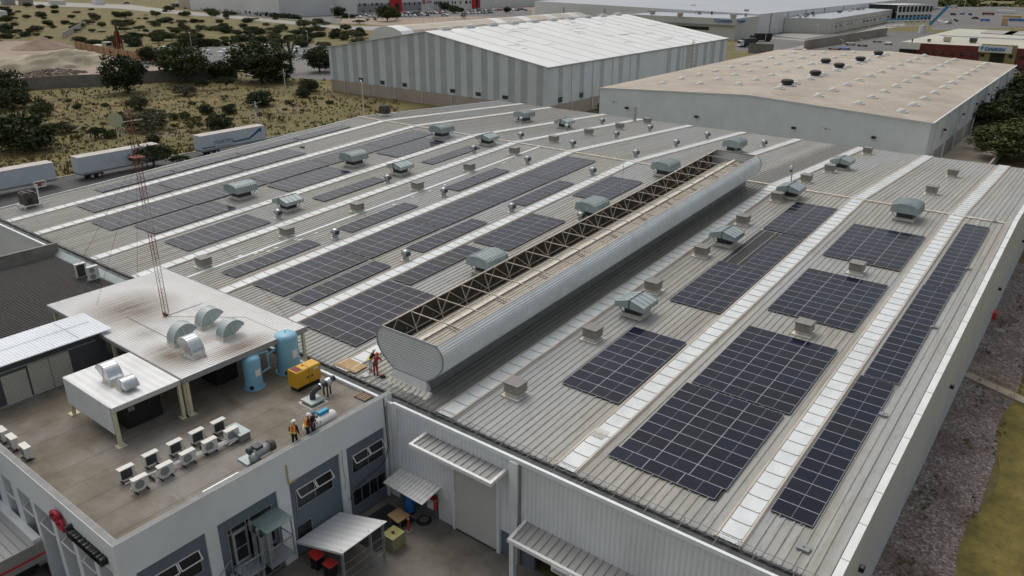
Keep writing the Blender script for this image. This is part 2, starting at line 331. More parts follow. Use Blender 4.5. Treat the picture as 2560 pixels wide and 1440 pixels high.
    plain('bridge_blue', (.05, .25, .42), .5, 0, .05, 1); plain('orange_ladder', (.50, .34, .16), .7, 0, .1, 2); plain('sign_black', (.006, .010, .009), .35, 0, .05, 1); plain('sign_red', (.33, .008, .025), .35, 0, .1, 1)
    for nm, c in (('car_white', (.6, .6, .6)), ('car_silver', (.32, .33, .34)), ('car_dark', (.03, .032, .036)), ('car_red', (.25, .02, .02)), ('car_blue', (.03, .06, .16))): plain(nm, c, .3, .2, .03, 1)
    for nm, c, d in (('leaf_dark', (.055, .072, .034), (.026, .036, .017)), ('leaf_mid', (.088, .108, .042), (.042, .054, .022)), ('leaf_grey', (.115, .12, .082), (.06, .062, .042)), ('leaf_olive', (.12, .125, .045), (.065, .07, .026))):
        m, t, b = nt(nm); f = nz(t, coordnode(t, (1, 1, 1), True), 1.6, 3, .7); c1 = ramp(t, f, [(.35, d), (.7, c)])
        oi = N(t, 'ShaderNodeObjectInfo'); c1 = mix(t, c1, (c[0]*1.3, c[1]*1.15, c[2]*.9), ramp(t, oi.outputs['Random'], [(0, 0), (1, .5)]))
        setc(t, b, c1); b.inputs['Roughness'].default_value = .85; b.inputs['Specular IOR Level'].default_value = .15
    plain('tuft', (.17, .135, .05), .95, 0, .35, .2)
    plain('bark', (.10, .08, .06), .9, 0, .2, 4, obj=True)
mk()
# ------------------------------------------------------------------ light
W = bpy.data.worlds.new('World'); SC.world = W; W.use_nodes = True; t = W.node_tree
sky = t.nodes.new('ShaderNodeTexSky'); sky.sky_type = 'NISHITA'; sky.sun_disc = False
SUN_EL, SUN_AZ = R(58), R(-70)
sky.sun_elevation = SUN_EL; sky.sun_rotation = SUN_AZ; sky.dust_density = 6; sky.air_density = 1.4; sky.ozone_density = .6
hs = t.nodes.new('ShaderNodeHueSaturation'); hs.inputs['Saturation'].default_value = .38
t.links.new(sky.outputs[0], hs.inputs['Color']); t.links.new(hs.outputs[0], t.nodes['Background'].inputs['Color'])
t.nodes['Background'].inputs['Strength'].default_value = .125
sl = bpy.data.lights.new('sun', 'SUN'); sl.energy = .5; sl.angle = R(35); sl.color = (1, .97, .92)
so = bpy.data.objects.new('sun', sl); COL.objects.link(so)
sd = Vector((math.sin(SUN_AZ)*math.cos(SUN_EL), math.cos(SUN_AZ)*math.cos(SUN_EL), math.sin(SUN_EL)))
so.rotation_euler = sd.to_track_quat('Z', 'Y').to_euler(); so.location = (0, 0, 80)
SC.view_settings.view_transform = 'Standard'; SC.view_settings.look = 'None'; SC.view_settings.exposure = 0.0; SC.view_settings.gamma = 1
# ------------------------------------------------------------------ the big ribbed-roof factory
XL, XR, YW = -103.4, -4.95, 30.43
fac = thing('factory_building', 'wide white factory hall with a weathered ribbed grey metal roof carrying the solar panels', 'factory', (XL, YW, 0))
STR = [-11.5*.9053, -22.58*.9053, -33.14*.9053, -44.36*.9053, -54.77*.9053, -65.76*.9053, -76.76*.9053, -85.62*.9053-2.0, -99.65*.9053, -107.67*.9053]
STR[7] = (STR[6]+STR[8])/2 if False else -85.62*.9053-0.0
SW = 1.15
b = MB()
def sheet(b, x0, x1, dz, y0=YE, y1=YF):
    b.add([(x0, y0, zroof(y0)+dz), (x1, y0, zroof(y0)+dz), (x1, YR, ZR+dz), (x0, YR, ZR+dz), (x1, y1, zroof(y1)+dz), (x0, y1, zroof(y1)+dz)], [(0, 1, 2, 3), (3, 2, 4, 5)])
sheet(b, XL, XR-.5, 0)
x = XL+.25
while x < XR-.6:   # trapezoid ribs
    for xa, xb, za, zb in ((-.07, -.03, 0, .055), (-.03, .03, .055, .055), (.03, .07, .055, 0)):
        vs = []
        for Y in (YE-.02, YR, YF+.02): vs += [(x+xa, Y, zroof(Y)+za), (x+xb, Y, zroof(Y)+zb)]
        b.add(vs, [(0, 1, 3, 2), (2, 3, 5, 4)])
    x += .5
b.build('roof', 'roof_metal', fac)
b = MB()  # dark lap lines beside every second rib
x = XL+.25
k = 0
while x < XR-.6:
    if k % 2 == 0:
        vs = []
        for Y in (YE, YR, YF): vs += [(x+.075, Y, zroof(Y)+.004), (x+.105, Y, zroof(Y)+.004)]
        b.add(vs, [(0, 1, 3, 2), (2, 3, 5, 4)])
    k += 1; x += .5
b.build('seam_lap', 'rib_metal', fac)
for i, sx in enumerate(STR):
    y1 = YF
    b = MB(); zs = .10
    b.add([(sx-SW/2, YE, zroof(YE)+zs), (sx+SW/2, YE, zroof(YE)+zs), (sx+SW/2, YR, ZR+zs), (sx-SW/2, YR, ZR+zs), (sx+SW/2, y1, ZF+zs), (sx-SW/2, y1, ZF+zs)], [(0, 1, 2, 3), (3, 2, 4, 5)])
    o = b.build('skylight_strip', 'skylight_sheet', fac)
    b = MB()
    for s in (-1, 1):
        for ya, yb in ((YE, YR), (YR, YF)):
            xa = sx+s*(SW/2+.09)
            b.hexa([(xa-.11, ya, zroof(ya)), (xa+.11, ya, zroof(ya)), (xa+.11, yb, zroof(yb)), (xa-.11, yb, zroof(yb))], [(xa-.06, ya, zroof(ya)+.13), (xa+.06, ya, zroof(ya)+.13), (xa+.06, yb, zroof(yb)+.13), (xa-.06, yb, zroof(yb)+.13)])
    b.build('side_rail', 'skylight_rail', o)
    b = MB(); Y = YE+.5
    while Y < YF-.5:
        z = zroof(Y)+zs+.006
        pts = [(sx-SW/2, Y), (sx-SW/2+.12, Y-.08), (sx+SW/2-.12, Y-.08), (sx+SW/2, Y)]
        for (xa, ya), (xb, yb) in zip(pts[:-1], pts[1:]): b.bar((xa, ya, z), (xb, yb, z), .045, .03)
        Y += 1.22
    b.build('sheet_seam', 'skylight_lap', o)
# ridge cap
b = MB(); b.sweep([(-.3, -.03), (-.3, .05), (0, .1), (.3, .05), (.3, -.03)], (XL, YR, ZR+.01), (XR-.5, YR, ZR+.01), (0, 1, 0), (0, 0, 1)); b.build('ridge_cap', 'skylight_rail', fac)
b = MB(); x = XL+.3
while x < XR-.8:
    outbox(b, x, YR-.36+.06*(int(x*3) % 3), ZR+.02, .22+.1*(int(x*7) % 3), .14, .1); x += .5
b.build('ridge_seam', 'sealant', fac)
# right parapet: upstand, cap, grey outer wall
def yprism(mb, x0, x1, z0f, z1f, ys):
    for ya, yb in zip(ys[:-1], ys[1:]):
        mb.hexa([(x0, ya, z0f(ya)), (x1, ya, z0f(ya)), (x1, yb, z0f(yb)), (x0, yb, z0f(yb))], [(x0, ya, z1f(ya)), (x1, ya, z1f(ya)), (x1, yb, z1f(yb)), (x0, yb, z1f(yb))])
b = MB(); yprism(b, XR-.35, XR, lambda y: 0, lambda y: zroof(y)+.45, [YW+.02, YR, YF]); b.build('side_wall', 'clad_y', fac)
b = MB(); yprism(b, XR-.38, XR+.04, lambda y: zroof(y)+.45, lambda y: zroof(y)+.52, [YW-.05, YR, YF+.05]); b.build('parapet_cap', 'cap_white', fac)
b = MB(); Y = YW+3
while Y < YF:
    b.hexa([(XR-.39, Y, zroof(Y)+.45), (XR+.05, Y, zroof(Y)+.45), (XR+.05, Y+.04, zroof(Y)+.45), (XR-.39, Y+.04, zroof(Y)+.45)], [(XR-.39, Y, zroof(Y)+.53), (XR+.05, Y, zroof(Y)+.53), (XR+.05, Y+.04, zroof(Y)+.53), (XR-.39, Y+.04, zroof(Y)+.53)]); Y += 3.05
b.build('cap_joint', 'louver_top', fac)
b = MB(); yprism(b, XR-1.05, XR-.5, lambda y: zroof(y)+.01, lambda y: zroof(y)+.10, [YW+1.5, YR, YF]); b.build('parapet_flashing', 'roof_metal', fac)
# left and back walls
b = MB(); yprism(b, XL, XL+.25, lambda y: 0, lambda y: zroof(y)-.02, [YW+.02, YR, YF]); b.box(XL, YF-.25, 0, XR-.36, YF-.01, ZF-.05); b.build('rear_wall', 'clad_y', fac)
b = MB(); yprism(b, XL-.12, XL+.02, lambda y: zroof(y)-.25, lambda y: zroof(y)+.14, [YW+1.3, YR, YF]); b.build('edge_trim', 'trim_white', fac)
# facade
b = MB()
def fbox(x0, x1, z0, z1, y=YW): b.box(x0, y, z0, x1, y+.2, z1)
fbox(XL, -33.24, 0, 7.55); fbox(-33.24, -28.0, 2.02, 7.55); fbox(-28.0, -24.4, 5.6, 7.55); fbox(-24.4, -23.35, 1.9, 7.55)
fbox(-22.75, -21.9, 3.25, 7.55); fbox(-21.9, -10, 3.25, 7.55); fbox(-10, XR-.36, 0, 7.55)
b.build('front_cladding', 'clad_x', fac)
for bx in ((-33.24, YW+.12, 0, -28.2, YW+.3, 2.02), (-24.2, YW+.1, 0, -23.35, YW+.3, 1.9), (-22.7, YW+.06, 0, -21.6, YW+.3, 3.25)):
    b = MB(); b.box(*bx); b.build('base_wall', 'grey_blue_paint', fac)
for bx in ((-28.15, YW-.12, 0, -27.95, YW+.1, 5.6), (-24.45, YW-.12, 0, -24.2, YW+.1, 5.6), (-23.35, YW-.22, 0, -22.75, YW+.3, 7.5), (-33.3, YW-.1, 2.0, -32.95, YW-.005, 7.5)):
    b = MB(); b.box(*bx); b.build('pilaster', 'trim_white', fac)
b = MB(); b.box(-22.72, YW-.1, 0, -22.6, YW+.0, 7.5); b.build('downpipe', 'louver_top', fac)
b = MB(); b.box(-27.95, YW+.02, .06, -24.45, YW+.1, 5.6)
for k in range(28): b.box(-27.95, YW, .1+.2*k, -24.45, YW+.021, .22+.2*k)
o = b.build('roll_door', 'far_cream', fac)
b = MB(); b.box(-27.95, YW-.08, 0, -24.45, YW-.001, .06); b.build('door_sill', 'duct_dark', o)
b = MB(); b.box(-29.56, YW+.06, 0, -28.32, YW+.19, 2.0); o = b.build('personnel_door', 'far_white', fac)
b = MB(); b.box(-28.5, YW+.08, .95, -28.4, YW+.129, 1.05); b.build('handle', 'duct_dark', o)
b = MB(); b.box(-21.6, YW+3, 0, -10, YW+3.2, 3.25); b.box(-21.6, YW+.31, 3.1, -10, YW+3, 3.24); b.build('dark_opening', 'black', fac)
# fascia and gutter
b = MB(); b.box(-33.24, YW-.14, 7.5, XR, YW+.06, 7.78); b.box(XL, YW-.14, 7.5, -33.9, YW+.06, 7.74); b.build('fascia', 'trim_white', fac)
b = MB(); b.box(XL, YW+.2, 6.95, XR-.36, YW+.26, 7.5); b.box(XL, YW+.26, 6.9, XR-.36, YE+.05, 6.98); b.box(XL, YE-.03, 6.98, XR-.36, YE+.06, 7.24)
b.build('gutter', 'gutter', fac)
b = MB(); x = XL+.5
while x < XR-.5:
    b.box(x, YW+.06, 7.4, x+.05, YE-.03, 7.43); x += 2.0
b.build('gutter_bracket', 'gutter', fac)  # row of brackets across the gutter, one mesh
b = MB(); b.tube([(XL, YE+.15, 7.5), (XR-.6, YE+.15, 7.5)], .018, 5); x = XL+.5
while x < XR-.8: b.cyl((x, YE+.15, 7.25), (x, YE+.15, 7.5), .02, n=5); x += 3
b.tube([(XL, YE-.25, 7.38), (XR-.6, YE-.25, 7.38)], .02, 5)
b.build('edge_cable', 'gal_rail', fac)
b = MB(); pts = []; x = -33
while x < XR-.7:
    a = (x+33)*9; pts.append((x+.06*math.sin(a*1.3), YE-.15+.2*math.cos(a), 7.37+.17*math.sin(a))); x += .09
b.tube(pts, .012, 3); b.build('coiled_wire', 'gal_rail', fac)
# small pale overlap patches on the roof
b = MB()
for (px, py) in ((600,640),(640,634),(655,627),(672,628),(690,620),(708,604),(740,598),(750,600),(790,583),(880,563),(902,552),(945,532),(985,512),(1032,493),(1075,478),(1112,462),(1260,408),(1290,395)):
    P = RF(px, py, .03); b.box(P.x-.12, P.y-.25, P.z, P.x+.12, P.y+.25, P.z+.03)
b.build('roof_speck', 'cap_white', fac)
b = MB(); 
for (xa, ya, yb) in ((-65.2, YE+.2, 62), (-65.0, 62, YR)): b.hexa([(xa-.22, ya, zroof(ya)+.02), (xa+.22, ya, zroof(ya)+.02), (xa+.22, yb, zroof(yb)+.02), (xa-.22, yb, zroof(yb)+.02)], [(xa-.2, ya, zroof(ya)+.07), (xa+.2, ya, zroof(ya)+.07), (xa+.2, yb, zroof(yb)+.07), (xa-.2, yb, zroof(yb)+.07)])
b.build('valley_flashing', 'skylight_sheet', fac)
# ------------------------------------------------------------------ solar arrays
PW, PH = 2.27, 1.127
SL = math.atan2(ZR-ZE, YR-YE)
def panel_proto():
    b = MB(); b.box(.02, .015, .07, PW-.02, PH-.015, .1); g = b.build('solar_panel', 'solar_glass')
    fb = MB()
    fb.box(0, 0, .06, PW, .025, .108); fb.box(0, PH-.025, .06, PW, PH, .108); fb.box(0, .025, .06, .022, PH-.025, .108); fb.box(PW-.022, .025, .06, PW, PH-.025, .108); fb.box(PW/2-.008, .026, .1, PW/2+.008, PH-.026, .104)
    f = fb.build('panel_frame', 'solar_frame', g); return g, f
pg, pf = panel_proto(); first_panel = [True]
def array(x0, y0, n, rows, label, missing=(), shift={}):
    z = zroof(y0)
    root = thing('photovoltaic_section', label, 'solar panels', (x0, y0, z), 0, 'solar arrays on the factory roof')
    root.rotation_euler = (SL, 0, 0)
    for r in range(rows):
        for c in range(n):
            if (c, r) in missing: continue
            if first_panel[0]: p, f = pg, pf; first_panel[0] = False
            else:
                p = pg.copy(); COL.objects.link(p); f = pf.copy(); COL.objects.link(f); f.parent = p
            p.parent = root; p.location = (c*PW+shift.get(r, 0), r*PH, .06)
    b = MB()
    for c in range(n):
        for q in (.25, .75): b.box((c+q)*PW-.03, -.1, .03, (c+q)*PW+.03, rows*PH+.1, .115)
    b.build('mounting_frame', 'galv').parent = root
    b = MB(); b.box(.05, .03, .035, n*PW-.05, rows*PH-.03, .06); b.build('underside', 'black').parent = root
    return root
AR = [ # x0,y0,modules,rows,label
(-18.85, 34.3, 3, 9, 'large three-module-wide array nearest the front gutter, last row stepped sideways'),
(-9.27, 70.6, 1, 16, 'one-module-wide array by the right parapet, farthest of three in line'),
(-9.35, 52.35, 1, 16, 'one-module-wide array by the right parapet, middle of three in line'),
(-9.5, 35.27, 1, 15, 'one-module-wide array by the right parapet, nearest of three in line'),
(-18.5, 72.38, 3, 9, 'three-module-wide array behind the box vent, farthest in its bay'),
(-18.5, 58.4, 3, 9, 'three-module-wide array lying between two beige box vents'),
(-18.6, 44.7, 3, 9, 'three-module-wide array touching the nearest large array end to end'),
(-25.88, 39.45, 2, 9, 'two-module-wide array right of the trough vent, nearest the front gutter'),
(-25.75, 76.1, 2, 9, 'two-module-wide array right of the trough vent, nearest the ridge'),
(-48.6, 34.75, 3, 9, 'three-module-wide array against the left side of the trough vent front end'),
(-48.6, 45.32, 1, 9, 'single column array left of the trough vent, ending beside a barrel hood'),
(-48.5, 56.69, 2, 9, 'two-module-wide array left of the trough vent, between two barrel hoods'),
(-48.4, 74.66, 2, 8, 'two-module-wide array left of the trough vent, crossed by a thin lightning rod'),
(-63.45, 37.27, 1, 9, 'single column array nearest the white canopy, beside pale roof patches'),
(-58.55, 37.27, 2, 9, 'two-module-wide array nearest the white canopy in the long five-array line'),
(-53.15, 37.26, 1, 9, 'single column array nearest the canopy, right of the long five-array line'),
(-58.5, 47.63, 2, 9, 'second array from the canopy in the long five-array line'),
(-53.05, 51.65, 1, 9, 'single column array between two silver turbines, right of the long line'),
(-63.35, 51.56, 1, 9, 'single column array starting beside a turbine, middle of its line of three'),
(-58.4, 57.95, 2, 9, 'third array from the canopy in the long five-array line'),
(-58.35, 68.26, 2, 9, 'fourth array from the canopy in the long five-array line'),
(-58.3, 78.58, 2, 9, 'last array of the long five-array line, closest to the ridge'),
(-53.0, 68.55, 1, 9, 'single column array right of the long line, farthest from the canopy'),
(-63.2, 68.6, 1, 9, 'single column array farthest in its line, behind a turbine'),
(-75.65, 38.54, 2, 9, 'two-module-wide array just behind the antenna mast, nearest in its bay'),
(-74.1, 56.83, 1, 9, 'single column array ending at a silver turbine, middle of its bay'),
(-74.0, 75.67, 1, 9, 'single column array ending at a silver turbine, near the ridge'),
(-88.6, 37.13, 2, 9, 'first and nearest array in the left line of five, crossed by the mast'),
(-88.5, 47.49, 2, 9, 'second array in the left line of five, behind the first barrel hood'),
(-88.4, 57.84, 2, 9, 'third array in the left line of five'),
(-88.3, 68.15, 2, 9, 'fourth array in the left line of five, beside the second barrel hood'),
(-88.2, 78.45, 2, 9, 'fifth and farthest array in the left line of five'),
(-83.3, 39.27, 2, 9, 'nearest of three arrays right of the left line of five, ending at a barrel hood'),
(-83.15, 56.88, 2, 9, 'middle of three arrays right of the left line of five, between barrel hoods'),
(-83.0, 75.64, 2, 9, 'farthest of three arrays right of the left line of five'),
(-96.35, 39.1, 2, 9, 'nearest array between the two leftmost skylight strips'),
(-96.3, 49.47, 2, 9, 'middle array between the two leftmost skylight strips'),
(-96.25, 59.87, 2, 9, 'farthest array between the two leftmost skylight strips'),
(-101.25, 43.6, 1, 9, 'nearest of four single column arrays along the left roof edge'),
(-101.25, 54.0, 1, 9, 'second of four single column arrays along the left roof edge'),
(-101.2, 64.4, 1, 9, 'third of four single column arrays along the left roof edge'),
(-101.1, 74.9, 1, 9, 'farthest of four single column arrays along the left roof edge')]
AR.append((-25.85, 55.52, 2, 18, 'L'))
WD = {1: 'one-wide', 2: 'two-wide', 3: 'three-wide'}
def bay(x): return sum(1 for q in STR if q > x)
lanes = {}
for a_ in AR: lanes.setdefault(round(a_[0]/1.5) if bay(a_[0]) not in (0,) else 0, []).append(a_)
def lane_key(a_): return (bay(a_[0]), sum(1 for q in AR if bay(q[0]) == bay(a_[0]) and q[0] > a_[0]+2))
for i, a_ in enumerate(AR):
    x0, y0, n, r, lb = a_; k = lane_key(a_)
    mates = sorted(q[1] for q in AR if bay(q[0]) == k[0] and abs(q[0]-x0) < 2)
    two = any(bay(q[0]) == k[0] and abs(q[0]-x0) >= 2 for q in AR)
    side = '' if not two else (', road-side line' if any(bay(q[0]) == k[0] and q[0] > x0+2 for q in AR) else ', gravel-side line')
    if lb == 'L': lab = 'L-shaped dark solar array with a narrow tail, in the third bay from the gravel side'
    else: lab = f"dark {WD[n]} solar array, {ORD[mates.index(y0)]} up from the gutter{side}, {ORD[k[0]]} bay from gravel side"
    array(x0, y0, n, r, lab, {(0, q) for q in range(9, 18)} if lb == 'L' else (), {0: -.22} if i == 0 else {})
# ------------------------------------------------------------------ roof ventilators
def turbine():
    r = local('turbine_vent', 'silver turbine vent', 'roof vent', 'turbine vents on the factory roof')
    MB().box(-.42, -.42, 0, .42, .42, .05).build('base_plate', 'sealant', r)
    b = MB(); b.lathe([(.36, .03), (.30, .12), (.27, .5), (.30, .55)], n=18); b.build('neck', 'galv', r, smooth=True)
    b = MB(); b.ell((0, 0, .78), .43, .43, .32, 24, 8, -.75); b.build('turbine_head', 'turbine_metal', r, smooth=True)
    b = MB()
    for k in range(20):
        a = 2*math.pi*k/20; pr = []
        for j in range(6):
            e = -.65+1.75*j/5; rr = .445*math.cos(e)+.01; pr.append((rr*math.cos(a+.12*j), rr*math.sin(a+.12*j), .78+.335*math.sin(e)))
        b.tube(pr, .014, 3)
    b.build('fin', 'galv', r)
    MB().box(.30, -.26, .52, .47, .22, .95).build('shroud', 'duct_dark', r)
    return r
def boxvent():
    r = local('box_vent', 'beige louvered box vent', 'roof vent', 'louvered box vents on the factory roof')
    b = MB(); b.box(-.75, -.75, 0, .75, .75, .05); b.box(-.5, -.5, .05, .5, .5, .3); b.build('curb', 'sealant', r)
    b = MB()
    for k in range(5): z = .3+.13*k; b.hexa([(-.62, -.58, z), (.62, -.58, z), (.62, .58, z), (-.62, .58, z)], [(-.55, -.51, z+.11), (.55, -.51, z+.11), (.55, .51, z+.11), (-.55, .51, z+.11)])
    b.build('louver_stack', 'beige_louver', r)
    b = MB(); b.box(-.64, -.6, .95, .64, .6, 1.02); b.build('top_cover', 'louver_top', r); return r
def barrelhood():
    r = local('barrel_hood_vent', 'grey barrel-topped vent hood', 'roof vent', 'large vent hoods on the factory roof')
    b = MB(); b.box(-1.05, -1.1, 0, 1.05, 1.1, .16); b.box(-.88, -.95, .16, .88, .95, .28); b.build('curb', 'sealant', r)
    b = MB(); b.box(-.78, -.85, .28, .78, .85, 1.1); b.build('throat', 'duct_dark', r)
    prof = [(-1.38, .92), (-1.24, 1.62), (-.9, 1.8), (-.3, 1.92), (.3, 1.92), (.9, 1.8), (1.24, 1.62), (1.38, .92), (1.3, .92), (-1.3, .92)]
    b = MB(); b.sweep(prof, (0, -1.5, 0), (0, 1.5, 0), (1, 0, 0), (0, 0, 1))
    for k in range(9):
        y = -1.5+.16+.33*k; rp = [(a+(.05 if a > 0 else -.05 if abs(a) > 1 else 0), z+(.05 if z > 1 else 0)) for a, z in prof[:8]]
        b.sweep(rp+[(1.3, .93), (-1.3, .93)], (0, y, 0), (0, y+.13, 0), (1, 0, 0), (0, 0, 1))
    b.build('hood', 'galv_vent', r)
    b = MB()
    for s in (-1, 1):
        for q in (-1, 1): b.bar((s*.8, q*.9, .25), (s*1.3, q*1.2, .95), .05)
    b.build('strut', 'duct_dark', r); return r
def gablehood():
    r = local('gabled_hood_vent', 'grey gabled vent hood', 'roof vent', 'large vent hoods on the factory roof')
    b = MB(); b.box(-.95, -.95, 0, .95, .95, .16); b.box(-.82, -.82, .16, .82, .82, .28); b.build('curb', 'sealant', r)
    b = MB(); b.hexa([(-.65, -.65, .28), (.65, -.65, .28), (.65, .65, .28), (-.65, .65, .28)], [(-.75, -.75, .95), (.75, -.75, .95), (.75, .75, .95), (-.75, .75, .95)]); b.build('throat', 'duct_dark', r)
    for s in (-1, 1):
        b = MB(); prof = [(s*.03, .95), (s*.03, 1.66), (s*1.3, 1.25), (s*1.3, .85)]
        b.sweep(prof, (0, -1.25, 0), (0, 1.25, 0), (1, 0, 0), (0, 0, 1))
        for k in range(5):
            y = -1.25+.61*k; b.sweep([(s*.03, 1.66), (s*.03, 1.70), (s*1.32, 1.29), (s*1.32, .9), (s*1.3, .9), (s*1.3, 1.25)], (0, y, 0), (0, y+.05, 0), (1, 0, 0), (0, 0, 1))
        b.build('hood_wing', 'galv_vent', r)
    b = MB(); b.box(-.025, -1.3, .9, .025, 1.3, 1.72); b.build('centre_fin', 'duct_dark', r)
    b = MB()
    for s in (-1, 1):
        for q in (-1, 1): b.bar((s*.75, q*.75, .2), (s*1.2, q*.85, .95), .05)
    b.build('strut', 'duct_dark', r); return r
T1, T2, T3, T4 = turbine(), boxvent(), barrelhood(), gablehood()
def putroof(proto, pts, what, rz=0, sc=None):
    P = sorted([RF(*p) for p in pts], key=lambda q: (round(q.x/5), q.y))
    lanes = {}
    for q in P: lanes.setdefault(sum(1 for v in STR if v > q.x), []).append(q)
    for ln, L in lanes.items():
        for i, q in enumerate(sorted(L, key=lambda q: q.y)):
            pos = f'{ORD[i]} up from the gutter' if len(L) > 1 else 'the only one'
            o = place(proto, (q.x, q.y, q.z), rz, f'{what}, {pos}, {ORD[ln]} bay from the gravel side', None, sc)
putroof(T1, [(697,546),(839,596),(1109.8,490.5),(1015,650.5),(969.9,457.5),(1279.5,530.5),(1318.4,410),(1480.9,438.6),(1184.5,382.5),(1303.6,308),(1302,348),(1417.9,326.5),(1505,311),(1431.3,368.5),(1540.5,345),(1624.5,328),(1690,367),(1589,393.5),(1767,347),(1909,367),(1452,553),(1840,382)], 'silver turbine vent')
putroof(T2, [(511,667),(719,591),(894,528.5),(1044,475),(1173.4,427.8),(1286,386),(1384.3,356),(1471.6,337.7),(1549,322.6),(1617.8,309),(2014.4,455.6),(2073.4,430.3),(2167.7,385),(1942.7,502),(1856.3,560.6),(1753.8,639.6),(1632,727.8),(1480.6,847),(1288.5,986),(2140,681.6),(2009,833),(2380,441.7),(2327.5,485)], 'beige louvered box vent')
putroof(T3, [(605,493.4),(886.6,413),(1104.9,342.6),(1219,680),(1662.5,437.6),(1310,303.7),(1480,541),(1834.4,379),(2263,546.6)], 'grey barrel-topped vent hood')
putroof(T4, [(722,523.7),(1001.5,434.5),(1218.7,361.2),(1411,320),(1975,493.6),(2103,421.9),(1814.2,611),(1588.9,786)], 'grey gabled vent hood')
# ------------------------------------------------------------------ long trough vent on the roof
X0, TY0, TY1 = -34.5, 33.34, 89.1
tr = thing('trough_ventilator', 'long white ribbed open-topped trough vent running up the roof', 'ridge vent', (X0, TY0, zroof(TY0)))
def crv(s, n=26):
    pts = [(1.5, .8), (2.3, 1.35), (2.95, 2.05), (3.16, 2.75), (3.05, 3.35), (2.58, 3.86)]
    out = []
    for i in range(len(pts)-1):
        p0 = pts[max(0, i-1)]; p1 = pts[i]; p2 = pts[i+1]; p3 = pts[min(len(pts)-1, i+2)]
        for j in range(n//5):
            t = j/(n//5); q = [.5*((2*b)+(-a+c)*t+(2*a-5*b+4*c-d)*t*t+(-a+3*b-3*c+d)*t**3) for a, b, c, d in zip(p0, p1, p2, p3)]; out.append(q)
    out.append(list(pts[-1])); return [(s*a, z) for a, z in out]
for s, nm in ((1, 'ribbed_side'), (-1, 'ribbed_side')):
    c = crv(s, 20); outer = []; 
    for i in range(len(c)-1):
        (a, z), (a2, z2) = c[i], c[i+1]; L = math.hypot(a2-a, z2-z); nx, nz_ = (z2-z)/L*s, -(a2-a)/L*s
        if nx*s < 0: nx, nz_ = -nx, -nz_
        for q, h in ((0, 0), (.55, 0), (.65, .045), (.9, .045)): outer.append((a+(a2-a)*q+nx*h, z+(z2-z)*q+nz_*h))
    outer.append(c[-1]); inner = [(a-s*.1, z+.02) for a, z in c]
    b = MB(); prof = outer+inner[::-1]
    b.sweep(prof, (X0, TY0, zroof(TY0)), (X0, TY1, zroof(TY1)), (1, 0, 0), (0, 0, 1), capends=False)
    b.build(nm, 'monitor_skin_plain' if 'monitor_skin_plain' in M else 'wb_light', tr)
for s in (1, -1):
    c = crv(s, 20); b = MB(); b.sweep([(a-s*.12, z+.02) for a, z in c]+[(a-s*.15, z+.02) for a, z in c[::-1]], (X0, TY0+.06, zroof(TY0)), (X0, TY1-.06, zroof(TY1)), (1, 0, 0), (0, 0, 1), capends=False); b.build('inner_shade_skin', 'mon_shade_dirt', tr)  # added dark skin inside each wall, shade and dirt put into its colour
R_ = crv(1, 30); Lf = crv(-1, 30)
for Y, nm in ((TY0, 'end_plate'), (TY1, 'end_plate')):
    b = MB(); prof = R_+Lf[::-1]
    b.sweep(prof, (X0, Y-.04, zroof(Y)), (X0, Y+.04, zroof(Y)), (1, 0, 0), (0, 0, 1))
    o = b.build(nm, 'mon_end', tr)
    b = MB(); pr = R_+Lf[::-1]
    for p, q in zip(pr, pr[1:]+pr[:1]): b.bar((X0+p[0], Y-.05, zroof(Y)+p[1]), (X0+q[0], Y-.05, zroof(Y)+q[1]), .09, .09)
    b.build('edge_trim', 'louver_top' if Y > 50 else 'far_grey', o)
b = MB()
for s in (-1, 1):
    b.hexa([(X0+s*1.55-.05, TY0-.05, zroof(TY0)), (X0+s*1.55+.05, TY0-.05, zroof(TY0)), (X0+s*1.55+.05, TY1, zroof(TY1)), (X0+s*1.55-.05, TY1, zroof(TY1))],
           [(X0+s*1.55-.05, TY0-.05, zroof(TY0)+.82), (X0+s*1.55+.05, TY0-.05, zroof(TY0)+.82), (X0+s*1.55+.05, TY1, zroof(TY1)+.82), (X0+s*1.55-.05, TY1, zroof(TY1)+.82)])
b.build('throat_wall', 'galv', tr)
b = MB(); b.hexa([(X0-1.75, TY0-.3, zroof(TY0-.3)), (X0+1.75, TY0-.3, zroof(TY0-.3)), (X0+1.62, TY0+.3, zroof(TY0)), (X0-1.62, TY0+.3, zroof(TY0))], [(X0-1.6, TY0-.12, zroof(TY0)+.8), (X0+1.6, TY0-.12, zroof(TY0)+.8), (X0+1.55, TY0+.2, zroof(TY0)+.85), (X0-1.55, TY0+.2, zroof(TY0)+.85)])
b.build('front_curb', 'cap_white', tr)
b = MB()
for k in range(9):
    x = X0-1.9+.46*k; b.hexa([(x, TY0-.75-.1*(k % 3), zroof(TY0-.8)+.004), (x+.4, TY0-.7-.12*((k+1) % 2), zroof(TY0-.8)+.004), (x+.44, TY0-.2, zroof(TY0)+.01), (x-.04, TY0-.2, zroof(TY0)+.01)], [(x+.08, TY0-.55, zroof(TY0-.6)+.09), (x+.34, TY0-.5, zroof(TY0-.6)+.09), (x+.42, TY0-.2, zroof(TY0)+.22), (x, TY0-.2, zroof(TY0)+.22)])
b.build('sealant_patch', 'sealant', tr)
b = MB(); zA, zB = zroof(TY0), zroof(TY1)
for s in (-1, 1):
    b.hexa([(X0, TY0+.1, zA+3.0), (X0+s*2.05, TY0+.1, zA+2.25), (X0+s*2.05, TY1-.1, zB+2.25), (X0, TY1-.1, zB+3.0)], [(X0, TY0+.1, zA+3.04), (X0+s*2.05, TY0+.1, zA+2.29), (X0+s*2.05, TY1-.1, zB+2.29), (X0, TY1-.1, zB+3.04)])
b.build('inner_deflector', 'mon_inner', tr)
